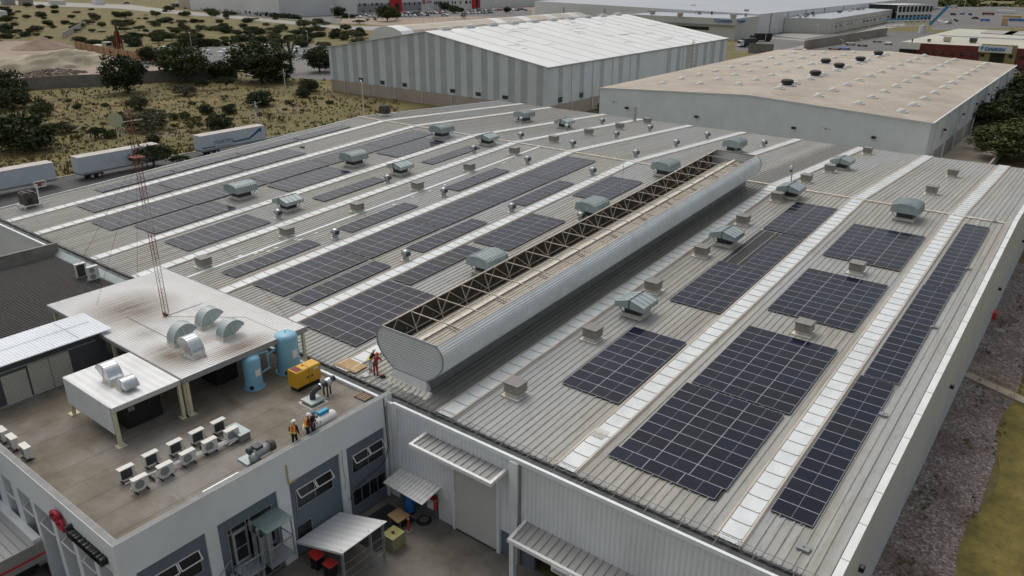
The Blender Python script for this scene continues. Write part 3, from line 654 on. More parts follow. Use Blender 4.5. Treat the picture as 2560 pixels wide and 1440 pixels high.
b = MB(); b.bar((X0, TY0+.1, zA+3.06), (X0, TY1-.1, zB+3.06), .34, .05); 
for s in (-1, 1): b.bar((X0+s*1.15, TY0+.1, zA+2.68), (X0+s*1.15, TY1-.1, zB+2.68), .07, .09)
b.build('deflector_cap', 'sealant', tr)
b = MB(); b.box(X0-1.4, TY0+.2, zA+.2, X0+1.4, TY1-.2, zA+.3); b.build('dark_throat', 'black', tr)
b = MB(); n = 19
for s in (-1, 1): b.bar((X0+s*2.56, TY0, zA+3.86), (X0+s*2.56, TY1, zB+3.86), .11, .09)
b.build('top_rail', 'skylight_rail', tr)
b = MB(); b.bar((X0-2.2, TY0+.1, zA+2.55), (X0-2.2, TY1-.1, zB+2.55), .05)
for k in range(1, n+1):
    Y = TY0+(TY1-TY0)*k/(n+1); z = zroof(Y)
    b.bar((X0-2.56, Y, z+3.84), (X0+2.56, Y, z+3.84), .065, .065)
    b.bar((X0-2.5, Y, z+3.8), (X0-1.9, Y, z+2.3), .06); b.bar((X0+2.5, Y, z+3.8), (X0+1.9, Y, z+2.3), .05)
    Yp = TY0+(TY1-TY0)*(k-.5)/(n+1); zp = zroof(Yp)
    b.bar((X0-2.5, Yp, zp+3.8), (X0-2.2, Y, z+2.6), .06); b.bar((X0-2.5, Yp, zp+3.8), (X0-2.2, Y-2.7, zroof(Y-2.7)+2.6), .06)
    if k % 2: b.bar((X0+.15, Y+.9, zroof(Y+.9)+3.02), (X0+2.0, Y+1.4, zroof(Y+1.4)+2.36), .05); b.bar((X0+.15, Y+1.2, zroof(Y+1.2)+3.02), (X0+2.0, Y+1.7, zroof(Y+1.7)+2.36), .05)
    pr = []
    for j in range(6): t = j/5; pr.append((X0-3.0+.95*t, Y-.9+.25*math.sin(t*3.1), z+1.3+2.3*t*(1-.25*t)))
    b.tube(pr, .018, 4)
b.build('truss', 'skylight_rail', tr)
# ------------------------------------------------------------------ office block
XO, YO, ZD = -34.0, 11.96, 7.5
off = thing('office_building', 'two-storey white office block with grey-blue window bays and a flat brown felt roof', 'office', (XO, YO, 0))
b = MB(); b.box(-80.8, YO+.36, 7.2, XO-.36, YW-.16, ZD); b.build('roof_deck', 'deck_felt', off)
b = MB(); b.box(-80.8, YO, 7.2, XO, YO+.35, 8.0); b.box(XO-.35, YO+.35, 7.2, XO, YW+.55, 8.0); b.build('parapet', 'white_paint', off)
b = MB(); b.box(-80.8, YO+.03, 8.0, XO-.03, YO+.34, 8.012); b.box(XO-.34, YO+.34, 8.0, XO-.03, YW+.55, 8.012); b.box(-80.8, YO+.35, 7.52, XO-.35, YO+.39, 7.98); b.box(XO-.39, YO+.39, 7.52, XO-.35, YW+.3, 7.98); b.build('parapet_coating', 'parapet_cap', off)
b = MB(); b.box(XO-.7, YO+.4, 0, XO-.14, YW-.15, 7.19); b.box(-80.8, YO+.62, 0, XO-.7, YO+.9, 7.19); b.build('bay_panel', 'grey_blue_paint', off)
b = MB(); b.box(XO-.14, YO, 5.72, XO, YW-.15, 7.2)
BY = [(12.76, 16.66), (17.4, 21.37), (22.26, 26.18), (26.77, YW-.3)]
e = [YO]+[v for p in BY for v in p]+[YW-.15]
for i in range(0, len(e), 2): b.box(XO-.14, e[i], 0, XO, e[i+1], 5.72)
b.build('white_pilaster', 'white_paint', off)
def px2(p): return 0+p[0]/4.1156, 1090+p[1]/4.1156
LP = []
for a, c in (((0, 385), (120, 490)), ((170, 535), (300, 640)), ((345, 690), (515, 835)), ((565, 890), (730, 1040)), ((780, 1085), (950, 1235)), ((1000, 1280), (1170, 1440))):
    LP.append((GY(*px2(a), YO).x, GY(*px2(c), YO).x))
LP[0] = (LP[1][0]-(LP[2][0]-LP[1][0]), LP[1][1]-(LP[2][1]-LP[1][1])); LP.insert(0, (2*LP[0][0]-LP[1][0], 2*LP[0][1]-LP[1][1]))
b = MB(); b.box(-80.8, YO, 5.95, XO-.14, YO+.35, 7.2)
ex = [-80.8]+[v for p in LP for v in p]+[XO-.14]
for i in range(0, len(ex), 2): b.box(ex[i], YO, 0, ex[i+1], YO+.6, 5.95)
b.build('white_fin', 'white_paint', off)
def window_x(y0, y1, z0, z1, nsash=2, sash=True, x=XO-.14):
    b = MB(); b.box(x-.02, y0, z0, x+.012, y1, z1); o = b.build('window', 'window_glass', off)
    f = MB(); w = .05
    f.box(x+.012, y0-w, z0-w, x+.05, y1+w, z0); f.box(x+.012, y0-w, z1, x+.05, y1+w, z1+w); f.box(x+.012, y0-w, z0, x+.05, y0, z1); f.box(x+.012, y1, z0, x+.05, y1+w, z1)
    for k in range(1, nsash): yy = y0+(y1-y0)*k/nsash; f.box(x+.012, yy-.02, z0, x+.045, yy+.02, z1)
    f.build('frame', 'galv', o)
    if sash:
        for k in range(nsash):
            ya = y0+(y1-y0)*k/nsash+.05; yb = y0+(y1-y0)*(k+1)/nsash-.05
            s = MB(); zt = z1-.02; L = .55; ox = .36; oz = -.40
            a0, a1, c0, c1 = Vector((x+.05, ya, zt)), Vector((x+.05, yb, zt)), Vector((x+.05+ox, ya, zt+oz)), Vector((x+.05+ox, yb, zt+oz))
            for p, q in ((a0, a1), (c0, c1), (a0, c0), (a1, c1)): s.bar(p, q, .055, .045)
            ob = s.build('hopper_sash', 'frame_white', o)
    return o
window_x(13.55, 16.2, 3.35, 4.85); window_x(22.75, 25.5, 3.45, 4.85); window_x(27.25, 29.95, 3.5, 4.85)
window_x(27.1, 30.0, .9, 2.1, 4, False); window_x(22.5, 23.6, .8, 2.2, 1, False); window_x(13.7, 16.0, .2, 1.9, 2, False); window_x(19.8, 21.0, .2, 2.1, 1, False)
for (xa, xb) in LP[:-1]:
    b = MB(); w = xb-xa; b.box(xa+.12*w, YO+.56, 2.0, xb-.06*w, YO+.61, 5.0); o = b.build('window', 'window_glass', off)
    f = MB(); xm = xa+.12*w
    for z in (2.0, 3.5, 5.0): f.box(xm, YO+.52, z-.04, xb-.06*w, YO+.555, z+.04)
    for x in (xm, xb-.06*w-.05): f.box(x, YO+.51, 2.0, x+.05, YO+.559, 5.0)
    f.build('frame', 'galv', o)
    s = MB(); a0, a1 = Vector((xm, YO+.5, 4.95)), Vector((xb-.06*w, YO+.5, 4.95)); c0, c1 = a0+Vector((0, -.5, -.35)), a1+Vector((0, -.5, -.35))
    for p, q in ((a0, a1), (c0, c1), (a0, c0), (a1, c1)): s.bar(p, q, .06, .05)
    s.build('hopper_sash', 'frame_white', o)
# first-floor doorway of bay B, its outside stair landing and glazed lift cabin
b = MB(); b.box(XO-.15, 17.95, 2.3, XO-.125, 20.95, 4.95); o = b.build('window', 'window_glass', off)
f = MB()
for y in (17.95, 18.2, 19.15, 19.4, 20.95): f.box(XO-.124, y-.03, 2.3, XO-.08, y+.03, 4.95)
for z in (2.3, 4.55, 4.95): f.box(XO-.123, 17.95, z-.03, XO-.085, 20.95, z+.03)
f.build('frame', 'galv', o)
b = MB()
for y in (18.25, 19.1): b.box(XO-.08, y-.07, 2.3, XO-.02, y+.07, 4.5)
b.box(XO-.079, 18.18, 4.4, XO-.022, 19.17, 4.55); b.box(XO-.078, 18.18, 2.3, XO-.024, 19.17, 2.5); b.box(XO-.077, 18.3, 3.35, XO-.03, 19.1, 3.4); b.build('glazed_door', 'galv_bright', off)
lift = thing('lift_cabin', 'small glazed goods lift with pale green glass roof hung on the office wall', 'lift', (-33.2, 20.2, 0))
lx0, lx1, ly0, ly1, lz0, lz1 = -33.95, -32.55, 19.5, 21.15, 2.0, 4.6
b = MB()
for x in (lx0, lx1):
    for y in (ly0, ly1): b.box(x-.04, y-.04, lz0-.1, x+.04, y+.04, lz1)
for z in (lz0, (lz0+lz1)/2, lz1-.05):
    b.bar((lx0, ly0, z), (lx1, ly0, z), .06); b.bar((lx1, ly0, z), (lx1, ly1, z), .07); b.bar((lx0, ly1, z), (lx1, ly1, z), .06)
b.build('frame', 'galv', lift)
b = MB(); b.box(lx0-.05, ly0-.1, lz1, lx1+.15, ly1+.1, lz1+.04); b.build('glass_roof', 'cabin_glass', lift)
b = MB(); b.box(lx0+.05, ly0+.0, lz0+.05, lx1-.05, ly0+.012, lz1-.06); b.build('glass_side', 'cabin_glass', lift)
b = MB(); b.box(lx0, ly0+.02, lz0-.06, lx1, ly1, lz0); b.build('floor', 'far_grey', lift)
b = MB(); b.box(-33.9, 19.2, 0, -33.75, 19.35, 4.9); b.box(-33.25, 19.2, 0, -33.1, 19.35, 4.7); b.build('guide_mast', 'galv', lift)
st = thing('outside_stair', 'grey steel landing and stair below the glazed lift', 'stair', (-33.3, 18, 0))
b = MB(); b.box(-33.98, 17.9, 2.2, -32.7, 19.2, 2.28); b.build('landing', 'galv', st)
b = MB()
for k in range(9): b.box(-33.9, 17.8-.28*(k+1), 2.05-.23*k, -32.9, 17.8-.28*k, 2.09-.23*k)
b.build('step', 'galv', st)
b = MB()
for x in (-33.9, -32.85): b.bar((x, 17.8, 2.1), (x, 15.3, 0.05), .06, .2); b.bar((x, 17.8, 3.1), (x, 15.3, 1.05), .04); b.bar((x, 17.8, 2.1), (x, 17.8, 3.1), .04); b.bar((x, 16.5, 1.1), (x, 16.5, 2.05), .04); b.bar((x, 15.3, 0), (x, 15.3, 1.05), .04)
b.bar((-32.72, 17.9, 2.2), (-32.72, 17.9, 3.3), .05); b.bar((-32.72, 19.15, 2.2), (-32.72, 19.15, 3.3), .05); b.bar((-32.72, 17.9, 3.3), (-32.72, 19.15, 3.3), .05)
b.build('handrail', 'galv', st)
b = MB(); b.box(-32.9, 19.2, 2.3, -32.84, 19.95, 4.2); b.box(-33.9, 19.2, 2.3, -32.9, 19.24, 4.25); b.build('gate_panel', 'galv', st)
# yellow pipe and cables on the wall
P0 = GX(715, 1163, XO+.05); P1 = GX(722, 1210, XO+.05); P2 = GX(731, 1218, XO+.05)
b = MB(); b.tube([(XO+.06, P0.y, P0.z), (XO+.06, P1.y, P1.z), (XO+.06, P1.y+.55, P1.z+.02)], .045); tag(b.build('yellow_pipe', 'yellow_old'), 'thin yellow pipe running down the white office wall between window bays', 'pipe')
def cable(pts, r=.025, mat='dark', lab='', nm='wall_cable'):
    b = MB(); b.tube([tuple(p) for p in pts], r, 5); return tag(b.build(nm, mat), lab, 'cable')
cable([(XO+.03, 30.2, 7.9), (XO+.04, 30.25, 5.5), (XO+.04, 30.35, 4.0), (XO+.04, 29.9, 3.0), (XO+.04, 29.0, 2.75), (XO+.04, 27.5, 2.5), (XO+.04, 26.6, 1.8)], lab='dark cable looping down across the office wall from the hall corner')
cable([(XO+.03, 26.4, 5.9), (XO+.03, 26.35, 4.5), (XO+.03, 26.45, 3.6), (XO+.03, 26.35, 2.8)], .018, 'gal_rail', 'thin cable down the white pilaster between the two upstairs windows nearest the hall')
# sign: logo and chunky letters on the left facade
sg = thing('wall_sign', 'red chain-link emblem and chunky black letters on the white office side wall', 'sign', (-37, YO, 6.8))
lg = MB()
cx, cz = -39.95, 6.78
for s, dx, dz in ((1, -.22, .12), (-1, .22, -.12)):
    pts = []
    for k in range(25):
        a = 2*math.pi*k/24; pts.append((cx+dx+.52*math.cos(a), YO-.2, cz+dz+.30*math.sin(a)+s*.10*math.cos(a)))
    lg.tube(pts, .125, 8)
lg.build('emblem', 'sign_red', sg)
def text_obj(txt, size, depth, mname, parent, M4, nm='lettering', off=0., spacing=1.0, label=None, w=None):
    cu = bpy.data.curves.new(nm, 'FONT'); cu.body = txt; cu.size = size; cu.extrude = depth/2; cu.space_character = spacing; cu.offset = off
    o = bpy.data.objects.new(nm, cu); COL.objects.link(o); bpy.context.view_layer.update()
    dg = bpy.context.evaluated_depsgraph_get(); me = bpy.data.meshes.new_from_object(o.evaluated_get(dg)); bpy.data.objects.remove(o)
    me.name = nm
    if w:
        xs = [v.co.x for v in me.vertices]; k = w/(max(xs)-min(xs)); x0 = min(xs)
        for v in me.vertices: v.co.x = (v.co.x-x0)*k
    base = Vector(parent['_b']) if parent is not None else Vector((0, 0, 0))
    me.transform(Matrix.Translation(-base) @ M4); me.materials.clear(); me.materials.append(M[mname])
    o = bpy.data.objects.new(nm, me); COL.objects.link(o)
    if parent is not None: o.parent = parent
    return o
text_obj('Inmocomes', .88, .34, 'sign_black', sg, Matrix.Translation((-38.75, YO-.18, 6.43)) @ Matrix.Rotation(R(90), 4, 'X'), off=.035, spacing=.9, w=3.85)
# ------------------------------------------------------------------ grey-roofed wing and the parapets to the left
wing = thing('grey_roof_wing', 'low wing with a dark ribbed metal roof beside a concrete parapet', 'building', (-72, 20, 0))
b = MB(); b.box(-81, -2, 7.15, -62.35, YW-.75, 7.5); b.build('roof', 'grey_roof_metal', wing)
for k in range(58):
    pass
b = MB(); x = -80.8
while x < -62.4: b.box(x, -2, 7.5, x+.06, YW-.76, 7.545); x += .33
b.build('roof_rib', 'louver_top', wing)
b = MB(); b.box(-81.35, -2, 0, -81, YW-.16, 8.7); b.build('parapet', 'block_wall', wing)
b = MB(); b.hexa([(-81, YW-.75, 7.5), (-60.5, YW-.75, 7.5), (-60.5, YW-.16, 7.5), (-81, YW-.16, 7.5)], [(-81, YW-.7, 7.56), (-60.5, YW-.7, 7.56), (-60.5, YW-.17, 7.95), (-81, YW-.17, 7.95)]); b.build('flashing', 'galv_vent', wing)
# split AC units (template): local box 0.85 wide (y), 0.32 deep (x), 0.65 high, fan side +x
def acunit(w=.85, d=.34, h=.66, fans=1, nm='ac_condenser', lab='white split AC condenser', grp='AC condensers on the office deck'):
    r = local(nm, lab, 'air conditioner', grp)
    b = MB(); b.box(-d/2, -w/2, .22, d/2, w/2, .22+h); b.build('casing', 'ac_white', r)
    b = MB(); b.box(-d/2-.03, -w/2-.02, .22+h, d/2+.03, w/2+.02, .25+h); b.build('lid', 'ac_white', r)
    for k in range(fans):
        zc = .22+h*(k+.5)/fans; b = MB(); b.cyl((d/2-.01, -w*.12, zc), (d/2+.02, -w*.12, zc), min(w, h/fans)*.40, n=20); f = b.build('fan_grille', 'ac_grille', r)
    b = MB(); b.box(-d/2-.015, -w*.30, .27, -d/2+.01, w*.44, .17+h); b.build('coil', 'ac_fin', r)
    b = MB()
    for s in (-1, 1): b.box(-d/2-.08, s*w*.38-.03, 0, d/2+.08, s*w*.38+.03, .05); b.box(-.03, s*w*.38-.03, .05, .03, s*w*.38+.03, .219)
    b.build('stand', 'rubber', r)
    b = MB(); b.tube([(-.05, -w/2, .4), (-.05, -w/2-.1, .38), (-.08, -w/2-.1, .15)], .03, 6); b.build('pipe', 'pipe_white', r); return r
AC = acunit()
g1 = [(337,1238), (400,1205), (457,1172), (512,1142), (567,1114)]
g2 = [(305,1210), (367,1174), (428,1144), (483,1116), (537,1090)]
for i, p in enumerate(g1):
    q = GZ(p[0], p[1]-6, ZD); place(AC, (q.x+.1, q.y+.35, ZD), R(0), f'white fan-side AC condenser, {ORD[i]} out from the corner parapet in the front row')
for i, p in enumerate(g2):
    q = GZ(p[0], p[1]-2, ZD); place(AC, (q.x, q.y+.35, ZD), R(0), f'white coil-side AC condenser, {ORD[i]} out from the corner parapet in the rear row')
for i, p in enumerate([(60,1155), (27,1131), (2,1112)]):
    q = GZ(p[0], p[1], ZD); place(AC, (q.x-.2, q.y+.3, ZD), R(-90), f'white AC condenser by the lettered parapet, {ORD[i]} nearest the corner')
for o in [x for x in COL.objects if x.get('label') and 'parapet in the rear row' in x['label']]: o.rotation_euler.z = R(0)
for o in [x for x in COL.objects if x.get('label') and 'parapet in the rear row' in x['label']]: o.rotation_euler.z = R(180)
# the rear row shows its coil side towards the camera
pb = thing('pipe_bundle', 'bundle of white refrigerant pipes running between the two rows of condensers', 'pipes', tuple(GZ(460, 1150, ZD)))
a = GZ(300, 1200, ZD+.35); c = GZ(590, 1082, ZD+.35)
b = MB()
for k in range(6):
    s = a+(c-a)*(.0 if k < 1 else .18*k-.05); b.tube([(s.x+.75+.07*k-.2, s.y, ZD+.32), (c.x+.45+.07*k-.2, c.y-.2, ZD+.32)], .03, 6)
b.build('pipe_run', 'pipe_white', pb)
b = MB()
for k in range(6):
    y = a.y+1.3+(c.y-a.y)*k/6; b.box(a.x+.3, y, ZD, a.x+1.2, y+.05, ZD+.28)
b.build('support', 'duct_dark', pb)
q = GZ(590, 1095, ZD); dk = thing('duct_cowl', 'plain grey sheet metal cowl where the condenser pipes enter', 'cowl', (q.x, q.y, ZD))
b = MB(); b.box(q.x-.75, q.y-.15, ZD+.05, q.x+.75, q.y+.55, ZD+.5); b.build('casing', 'louver_top', dk); b = MB(); b.box(q.x-.8, q.y-.2, ZD+.5, q.x+.8, q.y+.6, ZD+.54); b.build('lid', 'galv_vent', dk)
AC2 = acunit(.95, .36, 1.25, 2, 'tall_ac_condenser', 'tall white AC condenser', 'tall condensers on the dark ribbed roof')
q = GZ(237, 703, 7.5); place(AC2, (q.x, q.y, 7.5), R(0), 'tall white two-fan AC condenser facing out on the dark ribbed roof')
q = GZ(207, 696, 7.5); place(AC2, (q.x, q.y, 7.5), R(180), 'tall white AC condenser showing its dark coil, behind its two-fan twin')
# ------------------------------------------------------------------ canopies on the deck
def canopy_pts(z, pts): return [GZ(x, y, z) for x, y in pts]
cw = thing('white_canopy', 'large stained white ribbed canopy roof over the compressor area on the deck', 'canopy', (-52, 26, ZD))
x0, x1, y0, y1, z = -61.6, -42.65, 21.3, 31.05, 10.3
b = MB(); b.box(x0, y0, z-.1, x1, y1, z)
b.build('roof', 'canopy_white', cw)
b = MB(); xx = x0+.1
yy = y0
while xx < x1-.05: b.box(xx, y0, z, xx+.03, y1, z+.028); xx += .25
b.build('roof_rib', 'canopy_white', cw)
b = MB(); b.box(x1, y0-.02, z-.32, x1+.05, y1, z+.06); b.box(x0, y0-.05, z-.3, x1+.05, y0-.001, z-.02); b.box(x0, y1, z-.3, x1+.05, y1+.04, z+.05); b.box(x0-.05, y0, z-.3, x0, y1, z-.02); b.build('edge_trim', 'far_grey', cw)
for (px, py) in ((x1-.2, y1-.25), (x1-.2, y0+.3), (x0+.3, y0+.3), (x0+.3, y1-.3), (-52, y0+.2)):
    b = MB(); b.box(px-.1, py-.1, ZD if py < 30 else zroof(YE)-.1, px+.1, py+.1, z-.32); b.box(px-.25, py-.25, ZD if py < 30 else zroof(YE)-.1, px+.25, py+.25, (ZD if py < 30 else zroof(YE)-.1)+.04); b.build('post', 'cream_post', cw)
b = MB(); b.tube([(-52.4, 25.9, 10.33), (-52.4, 28.8, 10.33)], .02, 5); b.tube([(-52.1, 25.9, 10.34), (-47.5, 29.3, 10.34), (-42.8, 29.3, 10.34)], .012, 4); b.tube([(-54.5, 23.9, 10.34), (-44, 23.9, 10.34)], .02, 4); b.build('cable_seam', 'louver_top', cw)
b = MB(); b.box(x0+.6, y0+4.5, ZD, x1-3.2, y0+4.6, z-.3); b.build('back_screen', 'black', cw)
sc_ = thing('small_canopy', 'small white canopy with hanging side cladding and cream corner posts on the deck', 'canopy', (-46, 19, ZD))
sx0, sx1, sy0, sy1, sz = -49.1, -42.85, 16.85, 21.22, 10.2
b = MB(); b.box(sx0, sy0, sz-.08, sx1, sy1, sz); b.build('roof', 'clad_white_roof', sc_)
b = MB(); b.box(sx0, sy0-.04, sz-1.9, sx1-.25, sy0, sz-.02); b.build('side_cladding', 'clad_x', sc_)
b = MB(); b.box(sx1, sy0-.04, sz-.3, sx1+.05, sy1, sz+.03); b.build('edge_trim', 'far_cream', sc_)
for (px, py) in ((sx0+.1, sy0+.1), (sx1-.12, sy0+.1), (sx1-.12, sy1+.25), (sx1-.12, sy1-.1)):
    b = MB(); b.box(px-.1, py-.1, ZD+.03, px+.1, py+.1, sz-.1); b.box(px-.28, py-.28, ZD, px+.28, py+.28, ZD+.03); b.build('post', 'cream_post', sc_)
def blk(name, lab, cat, box, mat, extra=None):
    o = thing(name, lab, cat, (box[0], box[1], box[2])); MB().box(*box).build('casing', mat, o)
    if extra: extra(o)
    return o
def feet(o, box):
    b = MB()
    for x in (box[0]+.1, box[3]-.25):
        for y in (box[1]+.1, box[4]-.25): b.box(x, y, ZD, x+.15, y+.15, box[2])
    b.build('foot_frame', 'galv', o)
for bx, lb in (((-47.6, 18.1, ZD+.1, -44.2, 20.4, ZD+1.75), 'black compressor cabinet under the small canopy'), ((-47.5, 24.6, ZD+.1, -44.6, 26.3, ZD+1.8), 'black compressor cabinet under the big canopy, nearest the blue tanks'), ((-52.5, 23.5, ZD+.1, -49.0, 25.2, ZD+1.9), 'black compressor cabinet deep under the big canopy')):
    o = blk('compressor_cabinet', lb, 'compressor', bx, 'black'); feet(o, bx)
    MB().box(bx[3], bx[1]+.2, bx[5]-.5, bx[3]+.02, bx[1]+.6, bx[5]-.2).build('control_panel', 'ac_grille', o)
# exhaust elbows
def elbow(rad, w, a_end, base, loc, rz, lab, mat='galv_bright', edge=True):
    r = local('exhaust_elbow', lab, 'exhaust duct', 'curved exhaust ducts on the canopy roofs')
    prof = [(-rad, 0), ]
    n = 14; pts = []
    for k in range(n+1):
        a = math.pi-(math.pi-a_end)*k/n; pts.append((rad*math.cos(a), base+rad*math.sin(a)))
    prof = [(-rad, 0)]+pts+[(.12*rad*math.cos(a_end), base+.12*rad*math.sin(a_end)), (.0, base), (0, 0)]
    b = MB(); b.sweep(prof, (0, -w/2, 0), (0, w/2, 0), (1, 0, 0), (0, 0, 1)); b.build('duct', mat, r)
    b = MB()
    m = pts[len(pts)//2]
    for s in (-1, 1):
        y = s*(w/2+.01)
        for p, q in zip(pts[:-1], pts[1:]): b.bar((p[0], y, p[1]), (q[0], y, q[1]), .035, .035)
        b.bar((-.05, y, base+.05), (m[0]*1.0, y, m[1]), .04, .04)
    b.bar((m[0], -w/2, m[1]+.01), (m[0], w/2, m[1]+.01), .04, .03)
    b.build('seam', 'cap_white', r)
    e0, e1 = pts[-1], (.14*rad*math.cos(a_end), base+.14*rad*math.sin(a_end)); d = Vector((math.sin(a_end), 0, -math.cos(a_end)))*.012
    b = MB(); b.quad(Vector((e0[0]*.97, -w/2+.05, e0[1]))+d, Vector((e1[0], -w/2+.05, e1[1]))+d, Vector((e1[0], w/2-.05, e1[1]))+d, Vector((e0[0]*.97, w/2-.05, e0[1]))+d); b.build('mouth', 'duct_dark', r)
    b = MB(); b.box(-rad-.12, -w/2-.12, 0, .12, w/2+.12, .08); b.box(-rad-.04, -w/2-.04, .08, .04, w/2+.04, .3); b.build('flashing', 'sealant', r)
    r.location = loc; r.rotation_euler = (0, 0, rz); r.scale = (.8, .85, .85); return r
def HQ(x, y, z=10.3): q = GZ(x, y, z); return (q.x, q.y, z)
q = HQ(430, 862); elbow(1.25, .95, R(28), .35, (q[0]+.05, q[1]+.9, q[2]), R(90), 'curved galvanised exhaust elbow on the stained canopy, nearest the antenna mast foot', 'galv_vent')
q = HQ(500, 822); elbow(1.25, .95, R(28), .35, (q[0], q[1]+.9, q[2]), R(90), 'curved exhaust elbow with pale rims, behind the others on the stained canopy', 'galv_vent')
q = HQ(548, 848); elbow(1.2, .95, R(28), .3, (q[0]+.2, q[1]+.9, q[2]), R(90), 'curved exhaust elbow with pale rims nearest the roof panels on the stained canopy', 'galv_vent')
q = HQ(488, 892); elbow(1.25, 1.0, R(28), .35, (q[0]-.6, q[1]+.1, q[2]), R(180), 'shiny exhaust elbow facing away from its three neighbours on the stained canopy')
q = HQ(283, 958, 10.2); elbow(1.15, 1.0, R(28), .35, (q[0]-.5, q[1]+.1, q[2]), R(180), 'larger shiny exhaust elbow on the small white canopy')
q = HQ(312, 972, 10.2); elbow(.75, 1.0, R(5), .25, (q[0]+.2, q[1]+.15, q[2]), R(0), 'smaller shiny exhaust elbow with a dark mouth on the small white canopy')
# shed
sh = thing('grey_shed', 'dark grey plastered shed with a pale sheet roof and cream louvred doors', 'shed', (-55, 14, ZD))
zs = 10.6; XS = -53.4
Ya = GX(205, 782, XS).y
b = MB(); b.box(-57.2, -1, zs-.06, -52.85, 22.0, zs); b.build('roof', 'blue_white_sheet', sh)
b = MB(); y = -1
while y < 21.95: b.box(-57.2, y, zs, -52.85, y+.05, zs+.025); y += .2
b.build('roof_rib', 'blue_white_sheet', sh)
b = MB(); b.box(-57, -1, ZD, XS, 21.6, zs-.061); b.build('wall', 'dark_grey_wall', sh)
def dY(x, y): return GX(x, y, XS).y
d1 = (dY(25, 1000), dY(82, 975)); d2 = (dY(84, 980), dY(185, 940))
b = MB(); b.box(XS, d1[0]-.2, ZD+.05, XS+.03, d1[1]-.1, ZD+2.15); b.build('door', 'cream_door', sh)
b = MB(); b.box(XS+.04, d2[0], ZD+.03, XS+.08, (d2[0]+d2[1])/2-.02, ZD+2.35); b.build('door', 'cream_door', sh)
b = MB(); b.box(XS+.04, (d2[0]+d2[1])/2+.02, ZD+.03, XS+.08, d2[1], ZD+2.35); b.build('door', 'cream_door', sh)
b = MB(); b.box(XS, d1[0]-.3, ZD+2.4, XS+.12, d2[1]+1.9, ZD+2.48); b.build('door_track', 'galv', sh)
b = MB(); b.box(XS, 8, ZD, XS+.14, d1[1], ZD+.09); b.build('plinth', 'far_grey', sh)
b = MB(); b.tube([(-56.9, 19.8, zs+.04), (-53.1, 19.8, zs+.04)], .012, 4); b.tube([(-55.2, 8, zs+.04), (-55.2, 21.5, zs+.04)], .012, 4); b.build('roof_seam', 'galv', sh)
# ------------------------------------------------------------------ antenna mast
mx, my = -52.42, 25.83
am = thing('antenna_mast', 'tall thin triangular lattice mast in red and white bands standing on the stained canopy', 'mast', (mx, my, 10.3))
z0, z1 = 10.45, 25.7; leg = [(.0, .17), (-.15, -.09), (.15, -.09)]
nb = 7
for k in range(nb):
    za = z0+(z1-z0)*k/nb; zb = z0+(z1-z0)*(k+1)/nb; b = MB()
    for lx, ly in leg: b.cyl((mx+lx*1.35, my+ly*1.35, za), (mx+lx*1.35, my+ly*1.35, zb-.002), .024, n=6)
    n = 7
    for j in range(n):
        u = za+(zb-za)*j/n; v = za+(zb-za)*(j+1)/n
        for i in range(3):
            p, q = leg[i], leg[(i+1) % 3]; b.bar((mx+p[0]*1.35, my+p[1]*1.35, u), (mx+q[0]*1.35, my+q[1]*1.35, v), .014)
    b.build('lattice_section', 'rust_red' if (nb-k) % 2 or k > 4 else 'mast_white', am)
b = MB(); b.cyl((mx, my, 10.3), (mx, my, 10.47), .12, n=10); b.bar((mx-.25, my-.15, 10.45), (mx+.25, my+.1, 10.45), .06); b.cyl((mx+.05, my-.2, 10.5), (mx+.05, my-.12, 10.5), .17, n=14); b.build('foot', 'rust_red', am)
b = MB(); zr_ = 22.3; b.box(mx-.45, my-.4, zr_, mx+.45, my+.4, zr_+.06); b.bar((mx, my, 24.2), (mx-.9, my-.2, 24.2), .05); b.build('ring_platform', 'rust_red', am)
b = MB()
for ex, ey, ez in ((-61.3, 22.0, 10.3), (-58.5, 23.6, 10.3), (-68, 31.4, 7.4), (-44, 30.9, 10.3)):
    b.cyl((mx, my, 22.3), (ex, ey, ez), .012, n=4)
b.build('guy_wire', 'rust_red', am)
# ------------------------------------------------------------------ tanks, generator and smaller machines
def tank(name, lab, base, top, dia):
    q = GZ(base[0], base[1], ZD); r = dia/2; h = GY(top[0], top[1], q.y).z-ZD
    o = thing(name, lab, 'air tank', (q.x, q.y, ZD), 0, 'pale blue air tanks')
    b = MB(); b.lathe([(r, .12), (r, h-.28), (r*.93, h-.14), (r*.7, h-.03), (r*.35, h+.03), (0, h+.05)], (q.x, q.y, ZD), 28); b.build('vessel', 'light_blue', o, smooth=True)
    b = MB(); b.cyl((q.x, q.y, ZD), (q.x, q.y, ZD+.45), r*1.035, n=28); b.cyl((q.x, q.y, ZD), (q.x, q.y, ZD+.05), r*1.2, n=28); b.build('skirt', 'light_blue', o)
    b = MB(); b.cyl((q.x+r*.7, q.y-r*.75, ZD+.25), (q.x+r*.8, q.y-r*.86, ZD+.25), .14, n=14); b.build('handhole', 'black', o)
    b = MB(); b.cyl((q.x, q.y, ZD+h), (q.x, q.y, ZD+h+.2), .03, n=6); b.build('valve', 'duct_dark', o)
    b = MB(); a = -1.1+.5; b.box(q.x+r*.86, q.y-.15, ZD+h*.42, q.x+r*1.01, q.y+.25, ZD+h*.62); b.build('label_plate', 'helmet_white', o)
    return o, q, r, h
ta, qa, ra, ha = tank('air_tank', 'smaller pale blue upright air tank beside the piping', (636, 966), (628, 890), 1.22)
tb, qb, rb, hb = tank('air_tank', 'larger pale blue upright air tank beside the yellow generator', (724, 925), (714, 832), 1.62)
b = MB(); P = lambda dx, t, z: (qa.x+(qb.x-qa.x)*t+dx, qa.y+(qb.y-qa.y)*t, ZD+z)
ym = qa.y+(qb.y-qa.y)*.42
